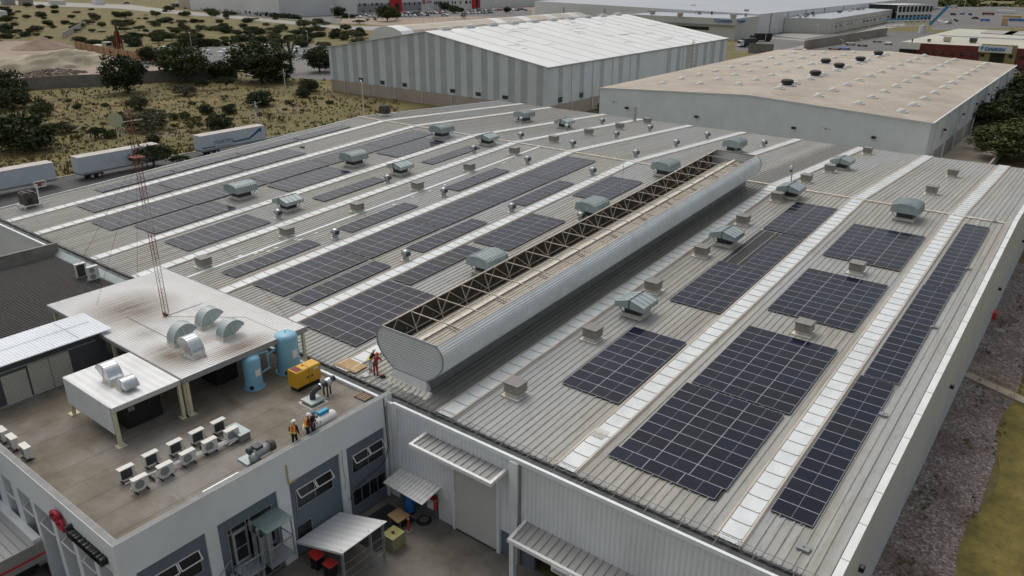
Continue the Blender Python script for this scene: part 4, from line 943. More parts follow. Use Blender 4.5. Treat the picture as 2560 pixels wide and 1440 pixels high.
b.tube([(qa.x+.1, qa.y, ZD+ha), (qa.x+.1, ym, ZD+ha-.15), (qa.x+.15, ym, ZD+1.0), (qa.x+.15, qa.y+ra*.9, ZD+.85)], .07, 10); b.tube([(qa.x+.12, ym, ZD+2.0), (qb.x+.0, qb.y-rb*.95, ZD+2.15)], .07, 10)
for p in ((qa.x+.1, ym, ZD+ha-.15), (qa.x+.15, ym, ZD+1.0), (qa.x+.12, ym, ZD+2.0)): b.ell(p, .11, .11, .11, 10, 6)
tag(b.build('tank_piping', 'light_blue', smooth=True), 'pale blue pipework linking the two upright air tanks', 'pipes')
# generator
A = GZ(745, 974, ZD+.28); Bp = GZ(810, 948, ZD+.28); Cp = GZ(723, 964, ZD+.28); gh = GY(744, 936, A.y).z-(ZD+.28)
gx1, gy0, gy1, gx0 = A.x, A.y, Bp.y, Cp.x; gx0 = min(gx0, gx1-1.0); gz = ZD+.28
gn = thing('generator', 'yellow canopied diesel generator set beside the larger blue tank', 'generator', (gx0, gy0, ZD))
b = MB(); ym = gy0+(gy1-gy0)*.53; zc = gz+gh
def cham(b, ya, yb): b.sweep([(gx0, gz+.08), (gx0+.08, gz), (gx1-.08, gz), (gx1, gz+.08), (gx1, zc-.07), (gx1-.07, zc), (gx0+.07, zc), (gx0, zc-.07)], (0, ya, 0), (0, yb, 0), (1, 0, 0), (0, 0, 1))
cham(b, gy0, ym-.02); cham(b, ym+.02, gy1); b.build('canopy_shell', 'yellow_paint', gn)
b = MB(); b.box(gx0+.12, gy0+.1, zc-.01, gx1-.12, gy0+.62, zc+.012); b.build('radiator_grille', 'rust_red', gn)
b = MB(); b.cyl((gx0+.4, gy0+1.0, zc), (gx0+.4, gy0+1.0, zc+.03), .06); b.build('filler_cap', 'dark', gn)
b = MB(); 
for y in (gy0+(gy1-gy0)*.42, gy0+(gy1-gy0)*.6): b.box(gx1, y, gz+gh*.4, gx1+.02, y+.12, gz+gh*.52)
b.build('door_latch', 'dark', gn)
b = MB(); b.box(gx1, gy0+(gy1-gy0)*.7, zc-.28, gx1+.012, gy0+(gy1-gy0)*.9, zc-.17); b.build('badge', 'helmet_white', gn)
b = MB(); b.box(gx0+.08, gy0+.1, ZD, gx1-.08, gy1-.1, gz+.001); b.build('base_frame', 'black', gn)
q = GZ(912, 992, ZD); pl = thing('pallet', 'weathered wooden pallet lying on the deck by the hall gutter', 'pallet', (q.x, q.y, ZD))
b = MB()
for k in range(6): b.box(q.x-.55, q.y-.5+.18*k, ZD+.11, q.x+.55, q.y-.5+.18*k+.1, ZD+.135)
b.build('deck_slat', 'wood', pl)
for k in (-.52, -.05, .42): b = MB(); b.box(q.x+k, q.y-.5, ZD, q.x+k+.1, q.y+.5, ZD+.11); b.build('bearer', 'wood', pl)
def duct_machine(px, py, lab):
    q = GZ(px, py, ZD); o = thing('duct_fan', lab, 'exhaust fan', (q.x, q.y, ZD)); return o, q
o, q = duct_machine(783, 1006, 'dark elbow duct rising from a square grey curb beside the generator')
b = MB(); b.box(q.x-.75, q.y-.7, ZD, q.x+.75, q.y+.7, ZD+.03); b.build('sealant_ring', 'sealant', o)
b = MB(); b.box(q.x-.52, q.y-.5, ZD+.03, q.x+.52, q.y+.5, ZD+.2); b.build('curb', 'duct_dark', o)
b = MB(); b.hexa([(q.x-.62, q.y-.6, ZD+.2), (q.x+.62, q.y-.6, ZD+.2), (q.x+.62, q.y+.6, ZD+.2), (q.x-.62, q.y+.6, ZD+.2)], [(q.x-.58, q.y-.56, ZD+.3), (q.x+.58, q.y-.56, ZD+.3), (q.x+.58, q.y+.56, ZD+.3), (q.x-.58, q.y+.56, ZD+.3)]); b.build('cover', 'galv_vent', o)
b = MB(); e = []
for k in range(7):
    a = math.pi/2*k/6; e.append((q.x, q.y+.45*(1-math.cos(a)), ZD+.35+.45*math.sin(a)+.1))
b.tube([(q.x, q.y, ZD+.3)]+e+[(q.x, q.y+1.9, ZD+1.05)], .2, 14); b.build('duct', 'duct_dark', o, smooth=True)
b = MB(); b.cyl((q.x, q.y+.62, ZD+.9), (q.x, q.y+.72, ZD+.91), .24, n=16); b.cyl((q.x, q.y+1.15, ZD+.95), (q.x, q.y+1.5, ZD+.98), .29, n=16); b.build('clamp_band', 'galv_bright', o)
for dx, dy in ((-.2, 1.1), (.2, 1.1), (0, 1.5)): b = MB(); b.box(q.x+dx-.04, q.y+dy-.04, ZD, q.x+dx+.04, q.y+dy+.04, ZD+.85); b.build('leg', 'rubber', o)
o, q = duct_machine(632, 1160, 'grey blower fan with a round duct mouth beside the long parapet')
b = MB(); b.box(q.x-1.0, q.y-.35, ZD, q.x-.0, q.y+.6, ZD+.12); b.build('curb', 'galv_vent', o)
b = MB(); b.ell((q.x-.05, q.y+.2, ZD+.35), .35, .35, .35); b.cyl((q.x+.0, q.y+.2, ZD+.55), (q.x-.0, q.y+1.25, ZD+.6), .3, n=16); b.build('fan_body', 'galv', o, smooth=True)
b = MB(); b.box(q.x-.35, q.y+.25, ZD+.6, q.x+.15, q.y+.75, ZD+1.0); b.cyl((q.x-.3, q.y-.05, ZD+.75), (q.x-.3, q.y+.3, ZD+.75), .2, n=14); b.build('motor', 'duct_dark', o)
b = MB(); b.cyl((q.x, q.y+1.2, ZD+.6), (q.x+.0, q.y+1.5, ZD+.6), .36, n=18); b.build('mouth', 'brown_unit', o)
b = MB(); b.cyl((q.x, q.y+1.49, ZD+.6), (q.x+.0, q.y+1.51, ZD+.6), .31, n=18); b.build('dark_opening', 'black', o)
a = GZ(482, 1240, ZD); c = GZ(598, 1180, ZD); o = thing('steel_profiles', 'galvanised steel profiles laid along the foot of the long parapet', 'steel profiles', (a.x, a.y, ZD))
for k, (dx, dy, l) in enumerate(((-.02, 0, 1), (-.14, .2, .98), (-.26, -.1, .9), (-.45, .5, .8), (-.07, .35, .9))):
    b = MB(); b.box(XO-.55+dx-.03, a.y+dy, ZD, XO-.55+dx+.05, a.y+dy+(c.y-a.y)*l, ZD+.05+.02*(k % 3)); b.build('profile', 'galv_bright', o)
q = GZ(838, 1052, ZD+.5); th = thing('pressure_vessel', 'white horizontal gas tank with a blue pump beside the parapet', 'tank', (q.x, q.y, ZD))
y0_, y1_ = GZ(800, 1072, ZD+.45).y, GZ(847, 1046, ZD+.45).y
b = MB(); xx = XO-.95; b.cyl((xx, y0_-.5, ZD+.5), (xx, y1_, ZD+.5), .36, n=22); b.ell((xx, y1_, ZD+.5), .36, .25, .36, 22, 8, -.999); b.ell((xx, y0_-.5, ZD+.5), .36, .25, .36, 22, 8, -.999); b.build('vessel', 'helmet_white', th, smooth=True)
b = MB(); b.box(xx-.25, y0_+.5, ZD+.84, xx+.05, y0_+1.25, ZD+1.1); b.build('pump', 'sign_teal', th)
b = MB(); b.cyl((xx, y0_+.1, ZD+.8), (xx, y0_+.1, ZD+1.5), .02, n=6); b.cyl((xx-.1, y0_+.3, ZD+.84), (xx+.05, y0_+.3, ZD+.95), .06, n=8); b.build('valve', 'duct_dark', th)
for y in (y0_-.2, y1_-.4): b = MB(); b.box(xx-.2, y, ZD, xx+.2, y+.1, ZD+.3); b.build('saddle', 'pipe_white', th)
q1, q2 = RF(845, 905, .1), RF(915, 925, .1); c = RF(878, 912, .1)
b = MB(); sl_ = zroof(c.y)
b.hexa([(c.x-1.1, c.y-.75, sl_+.06), (c.x+1.15, c.y-.65, sl_+.06), (c.x+1.1, c.y+.6, sl_+.1), (c.x-1.1, c.y+.55, sl_+.1)], [(c.x-1.1, c.y-.75, sl_+.10), (c.x+1.15, c.y-.65, sl_+.10), (c.x+1.1, c.y+.6, sl_+.14), (c.x-1.1, c.y+.55, sl_+.14)])
tag(b.build('plywood_sheet', 'plywood'), 'tan plywood sheet lying on the roof edge beside the two harnessed workers', 'plywood')
q = RF(912, 940, 0); b = MB(); b.box(q.x-.25, q.y-.25, q.z+.05, q.x+.3, q.y+.3, q.z+.09); tag(b.build('anchor_plate', 'galv'), 'small grey anchor plate on the roof at the worker feet', 'anchor plate')
q = RF(957, 944, 0); o = thing('cable_reel', 'small black bag with a red patch on the roof beside the red-suited worker', 'bag', tuple(q)); b = MB(); b.ell((q.x, q.y, q.z+.06), .26, .2, .16, 12, 5, 0); b.build('bag_body', 'dark_cloth', o); b = MB(); b.ell((q.x, q.y-.02, q.z+.2), .1, .08, .04, 8, 4, 0); b.build('red_patch', 'red_cloth', o)
# ------------------------------------------------------------------ people
def skinned(name, joints, edges, radii, mat, parent, lv=2, root=0):
    me = bpy.data.meshes.new(name); me.from_pydata(joints, edges, []); o = bpy.data.objects.new(name, me); COL.objects.link(o)
    m = o.modifiers.new('skin', 'SKIN'); 
    if not me.skin_vertices: me.skin_vertices_add() if hasattr(me, 'skin_vertices_add') else None
    for i, sv in enumerate(me.skin_vertices[0].data):
        r = radii[i]; sv.radius = r if isinstance(r, tuple) else (r, r); sv.use_root = (i == root)
    s = o.modifiers.new('sub', 'SUBSURF'); s.levels = s.render_levels = lv
    me.materials.append(M[mat]); o.parent = parent; return o
def mkskin(name, joints, edges, radii, mat, parent, lv=1, root=0):
    # evaluate the skin once so the stored part is an ordinary mesh
    me = bpy.data.meshes.new(name); me.from_pydata(joints, edges, []); o = bpy.data.objects.new(name, me); COL.objects.link(o)
    bpy.context.view_layer.objects.active = o
    o.modifiers.new('skin', 'SKIN')
    bpy.context.view_layer.update()
    if not me.skin_vertices:
        for ob in bpy.context.selected_objects: ob.select_set(False)
        o.select_set(True); bpy.ops.object.mode_set(mode='EDIT'); bpy.ops.mesh.customdata_skin_add(); bpy.ops.object.mode_set(mode='OBJECT')
    for i, sv in enumerate(me.skin_vertices[0].data):
        r = radii[i]; sv.radius = r if isinstance(r, tuple) else (r, r); sv.use_root = (i == root)
    s = o.modifiers.new('sub', 'SUBSURF'); s.levels = s.render_levels = lv
    bpy.context.view_layer.update(); dg = bpy.context.evaluated_depsgraph_get(); m2 = bpy.data.meshes.new_from_object(o.evaluated_get(dg)); m2.name = name
    bpy.data.objects.remove(o); m2.materials.clear(); m2.materials.append(M[mat]); m2.shade_smooth()
    o = bpy.data.objects.new(name, m2); COL.objects.link(o); o.parent = parent; return o
def person(loc, rz, lab, pose, top, bot, helmet, vest=None, harness=None, shoe='rubber'):
    r = thing('person', lab, 'person', loc, rz)
    # local frame: +y is the way they face
    K = dict(stand=dict(lean=0, bend=0, arm=((-.27, .12, 1.05), (-.2, .36, 1.12)), arm2=((.27, .12, 1.05), (.2, .36, 1.12)), kneel=False),
             relaxed=dict(lean=.04, bend=0, arm=((-.29, .02, 1.08), (-.27, .12, .84)), arm2=((.29, .02, 1.08), (.27, .12, .84)), kneel=False),
             phone=dict(lean=.08, bend=0, arm=((-.3, .1, 1.12), (-.2, .38, 1.3)), arm2=((.3, .05, 1.08), (.22, .25, 1.0)), kneel=False),
             stoop=dict(lean=.28, bend=.12, arm=((-.27, .45, 1.05), (-.12, .62, .85)), arm2=((.27, .45, 1.05), (.12, .62, .85)), kneel=False))[pose]
    L = K['lean']; D = K['bend']
    hip = Vector((0, 0, .93)); ch = Vector((0, L*.7, 1.25-D*.6)); sh_ = Vector((0, L, 1.43-D)); nk = Vector((0, L+.03, 1.50-D)); hd = Vector((0, L+.09, 1.62-D))
    J = [hip, ch, sh_, nk, hd, hd+Vector((0, .01, .1))]; E = [(0, 1), (1, 2), (2, 3), (3, 4), (4, 5)]; RR = [(.15, .11), (.16, .11), (.13, .09), .052, (.078, .095), (.06, .07)]
    def limb(a, pts, rad, start):
        p = start
        for q, rr in zip(pts, rad): J.append(Vector(q)); E.append((p, len(J)-1)); RR.append(rr); p = len(J)-1
        return p
    hands = []
    for s, aj in ((-1, K['arm']), (1, K['arm2'])):
        el, wr = Vector(aj[0]), Vector(aj[1]); w = limb(None, [(s*.2, sh_.y, sh_.z-.02), el, wr], [.06, .045, .03], 2)
        d = (wr-el).normalized(); pm = wr+d*.07; p = limb(None, [pm], [(.038, .02)], w); side = Vector((1, 0, 0)); dn = d.cross(side).normalized()
        for f in range(4):
            b0 = pm+d*.035+side*(.026*(f-1.5)); limb(None, [b0, b0+d*.035-dn*.004, b0+d*(.055+.006*(f in (1, 2)))-dn*.02], [.009, .008, .007], p)
        t0 = wr+d*.03+side*(-s*.035); limb(None, [t0, t0+d*.03+side*(-s*.015)], [.011, .009], p)
    for s in (-1, 1): limb(None, [(s*.1, 0, .86), (s*.12, .03, .5), (s*.13, -.01, .1), (s*.13, .1, .04)], [.09, .062, .045, .04], 0)
    body = mkskin('body', J, E, RR, 'skin', r, 1)
    # face
    b = MB(); b.ell(hd+Vector((0, .095, .02)), .014, .022, .02, 8, 5); b.build('nose', 'skin').parent = body
    b = MB()
    for s in (-1, 1): b.ell(hd+Vector((s*.03, .088, .05)), .011, .008, .008, 8, 4)
    b.build('face_trim', 'dark').parent = body
    # clothes
    JJ = [hip+Vector((0, 0, .02)), ch, sh_]; EE = [(0, 1), (1, 2)]; R2 = [(.165, .125), (.178, .128), (.15, .105)]
    for s, aj in ((-1, K['arm']), (1, K['arm2'])):
        el, wr = Vector(aj[0]), Vector(aj[1]); base = len(JJ); JJ += [Vector((s*.21, sh_.y, sh_.z-.02)), el, wr-(wr-el).normalized()*.02]; EE += [(2, base), (base, base+1), (base+1, base+2)]; R2 += [.075, .058, .043]
    mkskin('jacket', JJ, EE, R2, top, r, 1)
    JJ = [hip+Vector((0, 0, .03))]; EE = []; R2 = [(.165, .125)]
    for s in (-1, 1): base = len(JJ); JJ += [Vector((s*.1, 0, .84)), Vector((s*.12, .03, .5)), Vector((s*.13, -.01, .12))]; EE += [(0, base), (base, base+1), (base+1, base+2)]; R2 += [.105, .078, .065]
    mkskin('trousers', JJ, EE, R2, bot, r, 1)
    for s in (-1, 1): b = MB(); b.ell((s*.13, .05, .0), .06, .14, .1, 10, 5, 0); b.build('boot', shoe).parent = r
    b = MB(); c = hd+Vector((0, -.005, .055)); b.ell(c, .125, .15, .12, 18, 6, 0); b.cyl(c, c+Vector((0, 0, .012)), .15, n=18); b.build('helmet', helmet, smooth=True).parent = r
    if vest:
        b = MB(); m = [(.175, .0), (.19, .02)]
        for z0_, z1_, w0, w1, mt in ((hip.z+.03, sh_.z+.03, .185, .17, vest),):
            y0_, y1_ = 0, L
            b.hexa([(-w0, -.135, z0_), (w0, -.135, z0_), (w0, .14, z0_), (-w0, .14, z0_)], [(-w1, L-.12, z1_), (w1, L-.12, z1_), (w1, L+.12, z1_), (-w1, L+.12, z1_)])
        v = b.build('vest', vest); v.parent = r
        b = MB()
        for s in (-1, 1): b.hexa([(s*.13-.03, -.145, hip.z+.03), (s*.13+.03, -.145, hip.z+.03), (s*.13+.03, .15, hip.z+.03), (s*.13-.03, .15, hip.z+.03)], [(s*.12-.03, L-.13, sh_.z+.04), (s*.12+.03, L-.13, sh_.z+.04), (s*.12+.03, L+.13, sh_.z+.04), (s*.12-.03, L+.13, sh_.z+.04)])
        b.box(-.19, -.145, hip.z+.05, .19, .15, hip.z+.12)
        b.build('reflective_stripe', 'vest_yellow').parent = v
    if harness:
        b = MB(); zt = sh_.z+.02
        for s in (-1, 1): b.bar((s*.12, L*.2-.14, hip.z+.08), (-s*.1, L-.13, zt), .035, .02); b.bar((s*.12, .15, hip.z+.08), (s*.12, L+.13, zt), .035, .02)
        b.box(-.18, -.15, hip.z, .18, .16, hip.z+.05); b.build('harness', harness).parent = r
    return r
q = RF(932, 938, 0); q1 = RF(928, 935, 0)
person((RF(940, 938).x, RF(940, 938).y, RF(940, 938).z), R(20), 'worker in red overalls and red helmet with a black harness on the hall roof', 'stoop', 'red_cloth', 'red_cloth', 'helmet_red', None, 'dark')
p_ = RF(926, 926); person((p_.x, p_.y, p_.z), R(-25), 'worker in white helmet, black top and pale trousers beside the red-suited one', 'stoop', 'dark_cloth', 'white_cloth', 'helmet_white', None, 'vest_yellow')
q = GZ(757, 1113, ZD); h_ = GZ(757, 1068, ZD+1.72); person((min(h_.x, XO-.6), h_.y, ZD), R(25), 'standing worker alone in white helmet and orange vest with yellow stripes by the parapet', 'relaxed', 'dark_cloth', 'dark_cloth', 'helmet_white', 'orange_vest')
q = GZ(797, 1092, ZD); h_ = GZ(793, 1052, ZD+1.72); person((min(h_.x, XO-.6), h_.y, ZD), R(-20), 'worker in white helmet and orange vest holding up a phone beside the white tank', 'phone', 'dark_cloth', 'dark_cloth', 'helmet_white', 'orange_vest')
o = thing('phone', 'small dark phone held up by the orange-vested worker', 'phone', (h_.x-.2, h_.y+.4, ZD+1.3)); MB().box(h_.x-.24, h_.y+.36, ZD+1.3, h_.x-.17, h_.y+.375, ZD+1.44).build('phone_body', 'dark', o)
q = GZ(812, 1084, ZD); h_ = GZ(806, 1051, ZD+1.65); person((min(h_.x, XO-.6), h_.y+.15, ZD), R(-60), 'person in a blue helmet and dark navy top beside the white tank', 'relaxed', 'navy_cloth', 'navy_cloth', 'helmet_blue')
# other roof fittings
q = RF(1586, 303); b = MB(); h = GY(1586, 265, q.y).z; b.cyl(tuple(q), (q.x, q.y, h), .30, n=16); o = b.build('flue_pipe', 'galv', smooth=False); tag(o, 'tall grey flue pipe standing near the far edge of the ribbed roof', 'flue')
for (bx, by, tx, ty, lb) in ((1550, 556, 1552, 410, 'thin lightning rod rising beside the trough vent rails'), (1976, 462, 1979, 413, 'short mast with a white floodlight beside a gabled vent hood'), (756, 370, 753, 345, 'thin rod on a small dark foot between the rear solar arrays')):
    q = RF(bx, by); h = GY(tx, ty, q.y).z; o = thing('roof_mast', lb, 'mast', tuple(q)); b = MB(); b.cyl(tuple(q), (q.x, q.y, h), .025 if bx != 1976 else .07, n=6); b.build('rod', 'galv', o)
    if bx == 1976: b = MB(); b.ell((q.x-.2, q.y, h-.25), .2, .15, .22, 10, 6); b.build('floodlight', 'helmet_white', o); b = MB(); b.box(q.x-.3, q.y-.1, h-.8, q.x-.05, q.y+.1, h-.6); b.build('bracket', 'duct_dark', o)
    if bx == 756: MB().box(q.x-.35, q.y-.2, q.z, q.x+.35, q.y+.2, q.z+.25).build('foot', 'brown_unit', o)
def condenser(px, py, s, lab):
    q = RF(px, py); o = thing('rooftop_unit', lab, 'air conditioner', tuple(q), 0, 'brown rooftop condensers')
    b = MB(); b.box(q.x-.95*s, q.y-.85*s, q.z+.45, q.x+.95*s, q.y+.85*s, q.z+.45+1.5*s); b.build('casing', 'brown_unit', o)
    for dx in (-.45, .45):
        for dy in (-.4, .4): b = MB(); b.cyl((q.x+dx*s, q.y+dy*s, q.z+.45+1.5*s), (q.x+dx*s, q.y+dy*s, q.z+.6+1.5*s), .36*s, n=14); b.build('fan_grille', 'black', o)
    b = MB(); b.box(q.x+.96*s, q.y-.5*s, q.z+.7, q.x+.98*s, q.y+.1, q.z+1.3); b.build('opening', 'black', o)
    b = MB()
    for dy in (-1.6, 1.6): b.box(q.x-1.2, q.y+dy*.6-.05, q.z+.25, q.x+1.2, q.y+dy*.6+.05, q.z+.4)
    for dx in (-1.1, 1.0):
        for dy in (-1, .9): b.box(q.x+dx, q.y+dy, q.z, q.x+dx+.1, q.y+dy+.1, q.z+.3)
    b.tube([(q.x+1.2, q.y-2.6, q.z+.5), (q.x+1.2, q.y+1.6, q.z+.5)], .06, 6); b.build('support_frame', 'pipe_white', o)
condenser(76, 518, .9, 'dark brown rooftop condenser on a white frame near the trailers'); condenser(962, 290, .8, 'dark brown rooftop condenser on a white frame at the far roof corner')
for px, py, lb in ((1303*1.0, 0, ''),):
    pass
for i, (px, py) in enumerate(((2008, 1373), (2208, 1040), (2335, 820), (2420, 674), (2487, 556))):
    q = RF(px, py); o = thing('junction_box', f'small grey roof box on two feet, {ORD[i]} up from the gutter along the gravel side', 'roof box', tuple(q), 0, 'small grey roof boxes')
    s = 1.0 if i == 0 else .75; b = MB(); b.box(q.x-.33*s, q.y-.25*s, q.z+.1, q.x+.33*s, q.y+.25*s, q.z+.16); b.build('lid', 'ac_grille', o)
    b = MB(); b.box(q.x-.28*s, q.y-.2*s, q.z, q.x+.28*s, q.y+.2*s, q.z+.1); b.cyl((q.x, q.y, q.z+.16), (q.x, q.y, q.z+.26), .05, n=8); b.build('stand', 'galv', o)
q = RF(1500, 1088); b = MB()
for k in range(7): b.box(q.x-.5+.14*k, q.y-.5, q.z+.11, q.x-.43+.14*k, q.y+.5, q.z+.14)
tag(b.build('skylight_grille', 'sealant'), 'small corroded grille patch on the skylight strip nearest the large solar array', 'grille')
# ------------------------------------------------------------------ courtyard
def slab(name, pts, z, mat, th=.3, kind='structure'):
    b = MB(); n = len(pts); b.add([(x, y, z-th) for x, y in pts]+[(x, y, z) for x, y in pts], [tuple(range(n))[::-1], tuple(range(n, 2*n))]+[(i, (i+1) % n, n+(i+1) % n, n+i) for i in range(n)])
    return b.build(name, mat, kind=kind)
def gp(*pts): return [(GZ(x, y).x, GZ(x, y).y) for x, y in pts]
slab('yard_floor', [(-60, -20), (-4.95, -20), (-4.95, 30.6), (-34, 30.6), (-34, 12), (-60, 12)], .02, 'yard_concrete')
def wpanel(X, Y0, Y1, z0, z1): pass
ln = thing('lean_to_shelter', 'white sheet lean-to shelter on thin steel posts against the office wall', 'shelter', (-32, 24, 0))
la, lb, lc, ldd = GX(783, 1324, XO+.02), GX(890, 1254, XO+.02), GZ(968, 1303, 2.9), GZ(856, 1383, 2.9)
zl = (la.z+lb.z)/2; yl0, yl1 = min(la.y, lb.y), max(la.y, lb.y); xo = (lc.x+ldd.x)/2; yl0, yl1 = ldd.y, lc.y
b = MB(); b.hexa([(XO+.01, yl0, zl-.05), (xo, yl0, 2.85), (xo, yl1, 2.85), (XO+.01, yl1, zl-.05)], [(XO+.01, yl0, zl), (xo, yl0, 2.9), (xo, yl1, 2.9), (XO+.01, yl1, zl)]); b.build('roof', 'clad_white_roof', ln)
b = MB()
k = 0
while xo-.15*k > XO+.1:
    x = xo-.15*k; zz = 2.9+(zl-2.9)*(xo-x)/(xo-XO); b.box(x-.05, yl0-.02, zz-.16, x+.05, yl0+.02, zz+.01); k += 1
b.build('scalloped_edge', 'cap_white', ln)
for y in (yl0+.15, (yl0+yl1)/2+.55, yl1-.2):
    for d in (0, .16): b = MB(); b.box(xo-.2-d, y-.03, 0, xo-.14-d, y+.03, 2.84); b.build('post', 'galv', ln)
b = MB()
for z in (.6, 1.2, 1.8): b.bar((xo-.18, yl0+.2, z), (xo-.18, yl1-.2, z), .025)
b.build('side_rail', 'galv', ln)
dc = thing('door_canopy', 'small white ribbed canopy above the blue barrel in the yard corner', 'canopy', (-31, 29.5, 0))
p = [GZ(*q, 2.75) for q in ((968, 1220), (1000, 1197), (1083, 1237), (1050, 1265))]
b = MB(); b.hexa([(-32.9, 28.7, 2.45), (-29.2, 28.6, 2.45), (-29.2, YW-.01, 2.7), (-32.9, YW-.01, 2.7)], [(-32.9, 28.7, 2.5), (-29.2, 28.6, 2.5), (-29.2, YW-.01, 2.76), (-32.9, YW-.01, 2.76)]); b.build('roof', 'clad_white_roof', dc)
b = MB(); x = -32.85
while x < -29.25: b.hexa([(x, 28.7, 2.5), (x+.04, 28.7, 2.5), (x+.04, YW-.02, 2.76), (x, YW-.02, 2.76)], [(x, 28.7, 2.54), (x+.04, 28.7, 2.54), (x+.04, YW-.02, 2.8), (x, YW-.02, 2.8)]); x += .3
b.build('rib', 'sealant', dc)
for x in (-32.7, -29.4): b = MB(); b.bar((x, 28.8, 2.42), (x, YW-.01, 1.6), .05); b.build('bracket', 'galv', dc)
q = GZ(1025, 1282); o = thing('blue_barrel', 'tall blue plastic tank standing under the small corner canopy', 'barrel', (q.x, q.y, 0))
b = MB(); b.lathe([(.33, .25), (.34, 1.5), (.28, 1.62), (0, 1.66)], (q.x, q.y, 0), 22); b.build('tank_body', 'blue_plastic', o, smooth=True); b = MB(); b.cyl((q.x, q.y, 0.02), (q.x, q.y, .25), .35, n=20); b.build('base_ring', 'black', o)
q = GZ(1022, 1328); o = thing('red_bollard', 'red bollard standing on a round concrete foot in the yard', 'bollard', (q.x, q.y, 0))
b = MB(); b.cyl((q.x, q.y, .02), (q.x, q.y, 1.15), .07, n=12); b.build('bollard_post', 'red_paint', o); b = MB(); b.cyl((q.x, q.y, .02), (q.x, q.y, .08), .25, n=16); b.build('foot', 'far_concrete', o); b = MB(); b.cyl((q.x, q.y, 1.0), (q.x, q.y, 1.1), .074, n=12); b.build('white_band', 'helmet_white', o)
q = GZ(1060, 1303); b = MB()
for k in range(5): 
    n = 26; rr = .5-.03*k; pts = [(q.x+rr*math.cos(6.2832*i/n), q.y+rr*math.sin(6.2832*i/n), .06+.035*k) for i in range(n+1)]; b.tube(pts, .025, 5)
tag(b.build('hose_coil', 'rubber'), 'coiled black hose lying on the yard concrete near the personnel door', 'hose')
P = GY(1078, 1274, YW-.2); b = MB(); o = thing('hose_cabinet', 'red fire hose cabinet with a pale door on the wall below the small canopy', 'cabinet', tuple(P))
b.box(P.x-.35, YW-.25, .75, P.x+.35, YW+.1, 1.65); b.build('cabinet_body', 'red_paint', o); b = MB(); b.box(P.x-.28, YW-.27, .82, P.x+.28, YW-.25, 1.58); b.build('door', 'far_white', o)
q = GZ(998, 1312); o = thing('worktable', 'square tan board table beside the blue barrel', 'table', (q.x, q.y, 0)); b = MB(); b.hexa([(q.x-.62, q.y-.45, .75), (q.x+.55, q.y-.6, .75), (q.x+.6, q.y+.5, .75), (q.x-.6, q.y+.55, .75)], [(q.x-.62, q.y-.45, .8), (q.x+.55, q.y-.6, .8), (q.x+.6, q.y+.5, .8), (q.x-.6, q.y+.55, .8)]); b.build('tabletop', 'plywood', o)
for dx in (-.5, .42):
    for dy in (-.38, .4): b = MB(); b.box(q.x+dx, q.y+dy, .02, q.x+dx+.08, q.y+dy+.08, .75); b.build('leg', 'wood', o)
q = GZ(985, 1366); o = thing('yellow_tote', 'yellowed plastic bulk tote beside the lean-to posts', 'tote', (q.x, q.y, 0))
b = MB(); b.box(q.x-.5, q.y-.5, .16, q.x+.5, q.y+.55, 1.1); b.build('bottle', 'ibc', o); b = MB(); b.box(q.x-.55, q.y-.55, .02, q.x+.55, q.y+.6, .15); b.build('pallet_base', 'wood', o)
b = MB()
for k in range(6):
    y = q.y-.52+.215*k; b.bar((q.x+.53, y, .15), (q.x+.53, y, 1.12), .025); b.bar((q.x-.5+.2*k, q.y-.53, .15), (q.x-.5+.2*k, q.y-.53, 1.12), .025)
for z in (.4, .75, 1.12): b.bar((q.x+.53, q.y-.53, z), (q.x+.53, q.y+.57, z), .025); b.bar((q.x-.53, q.y-.53, z), (q.x+.53, q.y-.53, z), .025)
b.build('cage_frame', 'galv', o); b = MB(); b.cyl((q.x, q.y, 1.1), (q.x, q.y, 1.16), .12, n=12); b.build('cap', 'black', o)
for i, (px, py, lab) in enumerate(((795, 1420, 'dark bin with an open red lid behind its twin under the lean-to'), (828, 1440, 'dark bin with a closed red lid nearest the lean-to posts'))):
    q = GZ(px, py); o = thing('wheeled_bin', lab, 'bin', (q.x, q.y, 0), 0, 'bins under the lean-to')
    b = MB(); b.hexa([(q.x-.28, q.y-.25, .1), (q.x+.28, q.y-.25, .1), (q.x+.28, q.y+.25, .1), (q.x-.28, q.y+.25, .1)], [(q.x-.36, q.y-.32, 1.0), (q.x+.36, q.y-.32, 1.0), (q.x+.36, q.y+.32, 1.0), (q.x-.36, q.y+.32, 1.0)]); b.build('bin_body', 'black', o)
    b = MB(); b.hexa([(q.x-.38, q.y-.34, 1.0), (q.x+.4, q.y-.34, 1.0), (q.x+.4, q.y+.34, 1.0), (q.x-.38, q.y+.34, 1.0)], [(q.x-.33, q.y-.3, 1.06+.25*(1-i)), (q.x+.36, q.y-.3, 1.06), (q.x+.36, q.y+.3, 1.06), (q.x-.33, q.y+.3, 1.06+.25*(1-i))]); b.build('lid', 'red_paint', o)
    for s in (-1, 1): b = MB(); b.cyl((q.x-.25, q.y+s*.24, .1), (q.x-.25, q.y+s*.29, .1), .1, n=12); b.build('wheel', 'rubber', o)
slab('oil_stain', [(-33.6, 25.4), (-30.5, 25.6), (-30.2, 27.5), (-30.9, 28.2), (-30.6, 29.4), (-33.4, 29.5)], .034, 'dark', .01)
